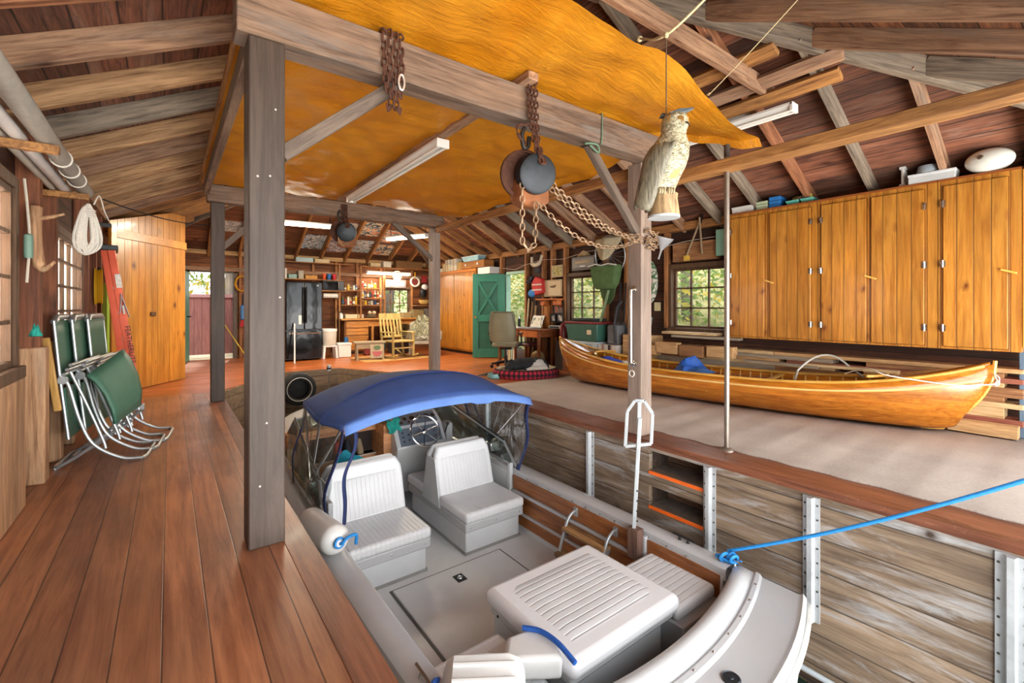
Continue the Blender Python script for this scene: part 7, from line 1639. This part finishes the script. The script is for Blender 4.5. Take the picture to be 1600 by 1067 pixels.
g = G(); c = top + wv * .4 + Vector((.04, -.02, .02)); g.beam(c - wv * .55, c + wv * .55, .17, .06); g.obj('top_cap', plain('dark_cap_plastic', '3a4042', .5), t, bevel=.012)
def onrail(f, u, o): return (bot + Vector((.085, -.05, 0))).lerp(top + Vector((.064, -.038, 0)), f) + Vector((.06, .018, 0)) * u
fx = Vector((.62, -.78, 0)).normalized()
fc = bpy.data.curves.new('ladder_lettering', 'FONT'); fc.body = 'FEATHERLITE'; fc.size = .075; fc.extrude = .0008; fc.align_x = 'CENTER'; fc.align_y = 'CENTER'
fo = bpy.data.objects.new('lettering', fc); COL.objects.link(fo); fc.materials.append(plain('dark_print', '3a2a28', .6))
dv = (bot - top).normalized()
xa = dv; za = Vector((.38, -.92, .0)); za = (za - xa * za.dot(xa)).normalized(); ya_ = za.cross(xa)
mm = Matrix((xa, ya_, za)).transposed().to_4x4()
pos = (bot + Vector((.085, -.05, 0))).lerp(top + Vector((.064, -.038, 0)), .40) + za * .042
mm.translation = pos - t.location; fm = bpy.data.meshes.new_from_object(fo); bpy.data.objects.remove(fo); fo = bpy.data.objects.new('lettering', fm); COL.objects.link(fo); fo.parent = t; fo.matrix_local = mm
for f, l, hgt, c in ((.80, .16, .055, 'd9d4cc'), (.62, .10, .02, 'c9c4b8')):
    p = (bot + Vector((.085, -.05, 0))).lerp(top + Vector((.064, -.038, 0)), f) + za * .041
    G().loft([[p + xa * a * l / 2 + ya_ * b * hgt / 2 + za * q for a, b in ((-1, -1), (1, -1), (1, 1), (-1, 1))] for q in (0, .002)]).obj('decal', plain('decal_' + c, c, .6, var=.25, scale=40), t)
for k, (dx, f0, f1) in enumerate(((-.012, .60, .72), (.03, .57, .70))):
    base = (bot + Vector((.085, -.05, 0))).lerp(top + Vector((.064, -.038, 0)), f0); b2 = (bot + Vector((.085, -.05, 0))).lerp(top + Vector((.064, -.038, 0)), f1)
    G().beam(base + za * .047 + ya_ * (.04 * (1 if k else -1)), b2 + za * .047, .006, .03, za).obj('spreader', M_alu, t)
for o in (Vector((0, 0, 0)), Vector((.085, -.05, 0))): G().beam(bot + o - Vector((0, 0, .02)), bot + o + Vector((0, 0, .05)), .05, .09, (1, 0, 0)).obj('foot', M_alu, t, bevel=.004)
# three folded garden chairs
M_gcloth = plain('bottle_green_vinyl', '47745f', .5, var=.12, scale=7); M_armw = wood('varnished_arm', 'b8843c', 'dcae62', 'Z', .4)
def folded_chair(label, loc, rz, front):
    t = thing('folding_chair', label, 'chair', loc, rz, 'folded green garden chairs')
    # local: x out from the wall, y along the chair width
    w = .235
    def panel(name, prof, th=.018):
        g = G(); g.grid([[(x, y * w, z) for y in (-1, -.92, -.5, 0, .5, .92, 1)] for x, z in prof]); return g.obj(name, M_gcloth, t, local=True, solid=th)
    panel('backrest', [(-.02, .62), (-.03, .8), (-.045, 1.0), (-.05, 1.10)])
    panel('backrest_lower', [(.0, .60), (.01, .42), (.02, .22)])
    G().tube([(-.052, -w, 1.09), (-.054, -w * .8, 1.125), (-.054, w * .8, 1.125), (-.052, w, 1.09)], .022, 10).obj('top_tube', M_alu, t, local=True)
    if front:
        ca = [(.12, .68), (.17, .63), (.23, .52), (.27, .40), (.285, .29)]; cb = [(.26, .84), (.31, .76), (.36, .62), (.385, .48), (.38, .35)]
        g = G(); g.grid([[(a[0] + (b[0] - a[0]) * f, -.21 + .42 * f, a[1] + (b[1] - a[1]) * f + .0 * f) for f in [i / 8 for i in range(9)]] for a, b in zip(ca, cb)]); g.obj('seat', M_gcloth, t, local=True, solid=.02)
    for s in (-1, 1):
        y = s * (w + .015)
        G().tube([(-.05, y, 1.10), (-.015, y, .66), (.03, y, .22)], .011, 8).obj('back_tube', M_alu, t, local=True)
        G().tube(smoothpath([(-.02, y, .70), (.03, y, .62), (.09, y, .36), (.17, y, .16), (.33, y, .035), (.46, y, .012)], 5), .0125, 8).obj('leg_tube', M_alu, t, local=True)
        G().tube(smoothpath([(.04, y, .72), (.12, y, .50), (.22, y, .2), (.24, y, .12)], 5), .011, 8).obj('brace_tube', M_alu, t, local=True)
        G().tube(smoothpath([(.24, y * .95, .22), (.10, y * .95, .10), (-.04, y * .95, .012)], 5), .0125, 8).obj('leg_tube', M_alu, t, local=True)
        if front and s < 0: G().beam((-.085, y - .03, .98), (-.02, y - .03, .44), .045, .022, (0, 1, 0)).obj('armrest', M_armw, t, local=True, bevel=.008)
        G().lathe([(.03, -.012), (.03, .012)], (0, y, .66), 12, (0, 1, 0)).obj('hinge', M_alu, t, local=True)
    G().tube([(.46, -w - .015, .012), (.48, -w * .8, .012), (.48, w * .8, .012), (.46, w + .015, .012)], .0125, 8).obj('foot_tube', M_alu, t, local=True)
    G().tube([(-.04, -w, .012), (-.06, -w * .8, .012), (-.06, w * .8, .012), (-.04, w, .012)], .0125, 8).obj('foot_tube', M_alu, t, local=True)
    g = G()
    for k in range(3): g.tube([(.0 + .02 * k, -w - .01, .70 + .035 * k), (.04 + .03 * k, w + .01, .73 + .03 * k)], .0125, 8)
    g.obj('cross_tube', M_alu, t, local=True)
    return t
folded_chair('folded green garden chair nearest the camera with its seat panel hanging open', (-.60, 4.93, 0), R(-6), True)
folded_chair('folded green garden chair in the middle of the three', (-.535, 5.18, 0), R(-6), False)
folded_chair('folded green garden chair farthest right of the three, by the ladder', (-.47, 5.42, 0), R(-6), False)
# poles on the wall brackets
for i, (y, l) in enumerate(((3.42, 'nearer wooden bracket arm holding the poles'), (4.74, 'farther wooden bracket arm holding the poles'))):
    tag(G().box(XL + .0, -.47 if i == 0 else -.49, y - .02, y + .02, 2.02, 2.065).obj('wall_bracket', M_raftB, bevel=.004), l, 'bracket')
    pass
def rail(name, label, cat, y0, y1, x, z, r, m, x1=None):
    t = thing(name, label, cat, (x, (y0 + y1) / 2, z)); G().tube([(x, y0, z), (x if x1 is None else x1, y1, z)], r, 12).obj('shaft', m, t); return t
t = rail('rolled_awning', 'thick grey rolled awning on the left wall brackets', 'awning', 1.9, 4.95, -.53, 2.115, .047, plain('grey_rolled_canvas', '9a948a', .8, var=.15, scale=10))
for y in (3.9, 4.2, 4.5): G().wheel((-.53, y, 2.115), .051, .005, (.1, 1, .2), 18, 6).obj('lashing', plain('white_braided_rope', 'e2dcd0'), t)
t = rail('sail_mast', 'white mast with red tape lying on the wall brackets', 'mast', 1.8, 4.95, -.635, 2.10, .032, plain('white_mast', 'dddad6', .4))
for y in (3.52, 3.60): G().lathe([(.0335, 0), (.0335, .05)], (-.635, y, 2.10), 14, (0, 1, 0)).obj('red_tape', plain('red_tape', 'a83a34', .5), t)
t = rail('oar', 'pale oar lying behind the white mast', 'oar', 1.9, 4.9, -.70, 2.095, .022, plain('pale_oar_wood', 'c9c2b4', .5)); G().obox((-.70, 2.1, 2.11), (.03, .5, .12)).obj('blade', plain('pale_oar_wood', 'c9c2b4'), t, bevel=.012)
t = rail('wooden_batten', 'thin wooden batten lying on top of the poles', 'batten', 2.2, 4.8, -.585, 2.15, .014, M_raftB); G().box(-.60, -.57, 2.2, 4.7, 2.155, 2.163).obj('edge_strip', M_ash, t)
t = rail('sail_boom', 'second white boom resting above the mast', 'boom', 1.9, 3.6, -.60, 2.19, .026, plain('white_mast', 'dddad6')); G().lathe([(.03, 0), (.03, .03), (.002, .04)], (-.60, 3.6, 2.19), 12, (0, 1, 0)).obj('end_plug', plain('grey_plug', 'b0aca6', .5), t)
tag(G().box(-.5, -.38, 4.97, 5.02, 1.86, 1.89).obj('black_clamp', M_black, bevel=.004).__class__ and bpy.data.objects['black_clamp'], 'black bracket beside the hanging rope coil', 'bracket')
# coil of white rope
t = thing('rope_coil', 'hank of white braided rope hanging from the bracket', 'rope', (-.50, 4.80, 1.7))
M_wr = plain('white_braided_rope', 'e2dcd0', .8, var=.1, scale=60); rnd = random.Random(9); g = G()
for k in range(19):
    u = (k - 9) / 9; w_ = .02 + .085 * abs(u); d = .31 + rnd.uniform(-.02, .05); o = rnd.uniform(-.02, .02)
    g.tube(smoothpath([(-.50 + o * .3, 4.80, 2.0), (-.50 - w_ * .35, 4.80 - w_ * .5 + o, 1.92), (-.50 - w_ * .7, 4.80 - w_ * .8 + o, 1.96 - d * .75), (-.50 + o, 4.80 + o, 1.96 - d), (-.50 + w_ * .7, 4.80 + w_ * .3 + o, 1.96 - d * .75), (-.50 + w_ * .35, 4.80 + w_ * .2 + o, 1.92), (-.50 + o * .3, 4.80, 2.0)], 5), .008, 6)
g.obj('loops', M_wr, t); g = G()
for k in range(4): g.wheel((-.50, 4.80, 1.90 + .016 * k), .036, .008, (0, .1, 1), 14, 6)
g.obj('whipping', M_wr, t)
g = G(); g.tube(smoothpath([(-.47, 4.80, 2.0), (-.44, 4.84, 2.08), (-.42, 4.95, 1.98), (-.40, 5.05, 1.92)], 5), .005, 6); g.obj('tail', M_wr, t)
# driftwood, cords and a green board
t = thing('driftwood', 'pale barkless branch hanging between the studs', 'branch', (-.68, 4.25, 1.45))
g = G(); g.tube(smoothpath([(-.70, 4.28, 1.86), (-.70, 4.26, 1.70), (-.69, 4.25, 1.55), (-.675, 4.24, 1.47), (-.65, 4.22, 1.45), (-.60, 4.2, 1.50)], 5), [.032] * 16 + [.026, .024, .022, .02, .018, .016, .014, .012, .01, .01], 10); g.obj('branch', M_sister, t); G().tube([(-.69, 4.26, 1.78), (-.62, 4.25, 1.80), (-.56, 4.22, 1.82)], [.015, .012, .008], 8).obj('twig', M_sister, t)
coil('yellow_cord_hank', 'hank of yellow cord hanging left of the stepladder', (-.67, 7.34, 1.45), .06, 6, M_yellow, (1, 0, 0), 3.4)
tag(G().box(-.66, -.61, 7.5, 7.78, .02, 1.5).obj('green_foam_board', plain('lime_green_foam', '8fc233', .6, var=.08), bevel=.01), 'lime green board standing behind the stepladder', 'board')
t = thing('curtain_rod', 'white vertical blinds filling the left windows from outside', 'blind', (XL - .2, 5, .8))
M_blind = stripes('white_blind_slats', 'efeae4', 'Y', .09, .4, .8, 'a89a90', .08)
_n = M_blind.node_tree; _t = _n.nodes.new('ShaderNodeBsdfTranslucent'); _t.inputs[0].default_value = hexc('efe8e0'); _m = _n.nodes.new('ShaderNodeMixShader'); _m.inputs[0].default_value = .6
_n.links.new(_n.nodes['Principled BSDF'].outputs[0], _m.inputs[1]); _n.links.new(_t.outputs[0], _m.inputs[2]); _n.links.new(_m.outputs[0], _n.nodes['Material Output'].inputs[0])
G().box(XL + .03, XL + .038, 2.96, 3.89, .86, 1.89).obj('slats', M_blind, t); G().box(XL + .03, XL + .038, 5.26, 6.59, .96, 1.81).obj('slats', M_blind, t)
t = thing('sash_cord', 'pale cord and weight hanging beside the near window frame', 'cord', (-.68, 3.98, 1.4)); G().tube(smoothpath([(-.70, 3.98, 1.98), (-.69, 4.0, 1.8), (-.68, 3.99, 1.6), (-.69, 3.98, 1.35)], 5), .007, 6).obj('cord', plain('pale_cable', 'c9c0b0'), t); G().lathe([(.02, 0), (.022, .02), (.022, .14), (.002, .15)], (-.685, 3.99, 1.5), 12).obj('weight', plain('green_grey_weight', '6a8a7a', .5), t)
tag(cloth('paint_rag', M_teal, (-.66, 4.02, 1.02), .03, .03, .07, 2), 'small teal rag on the near window frame', 'rag')
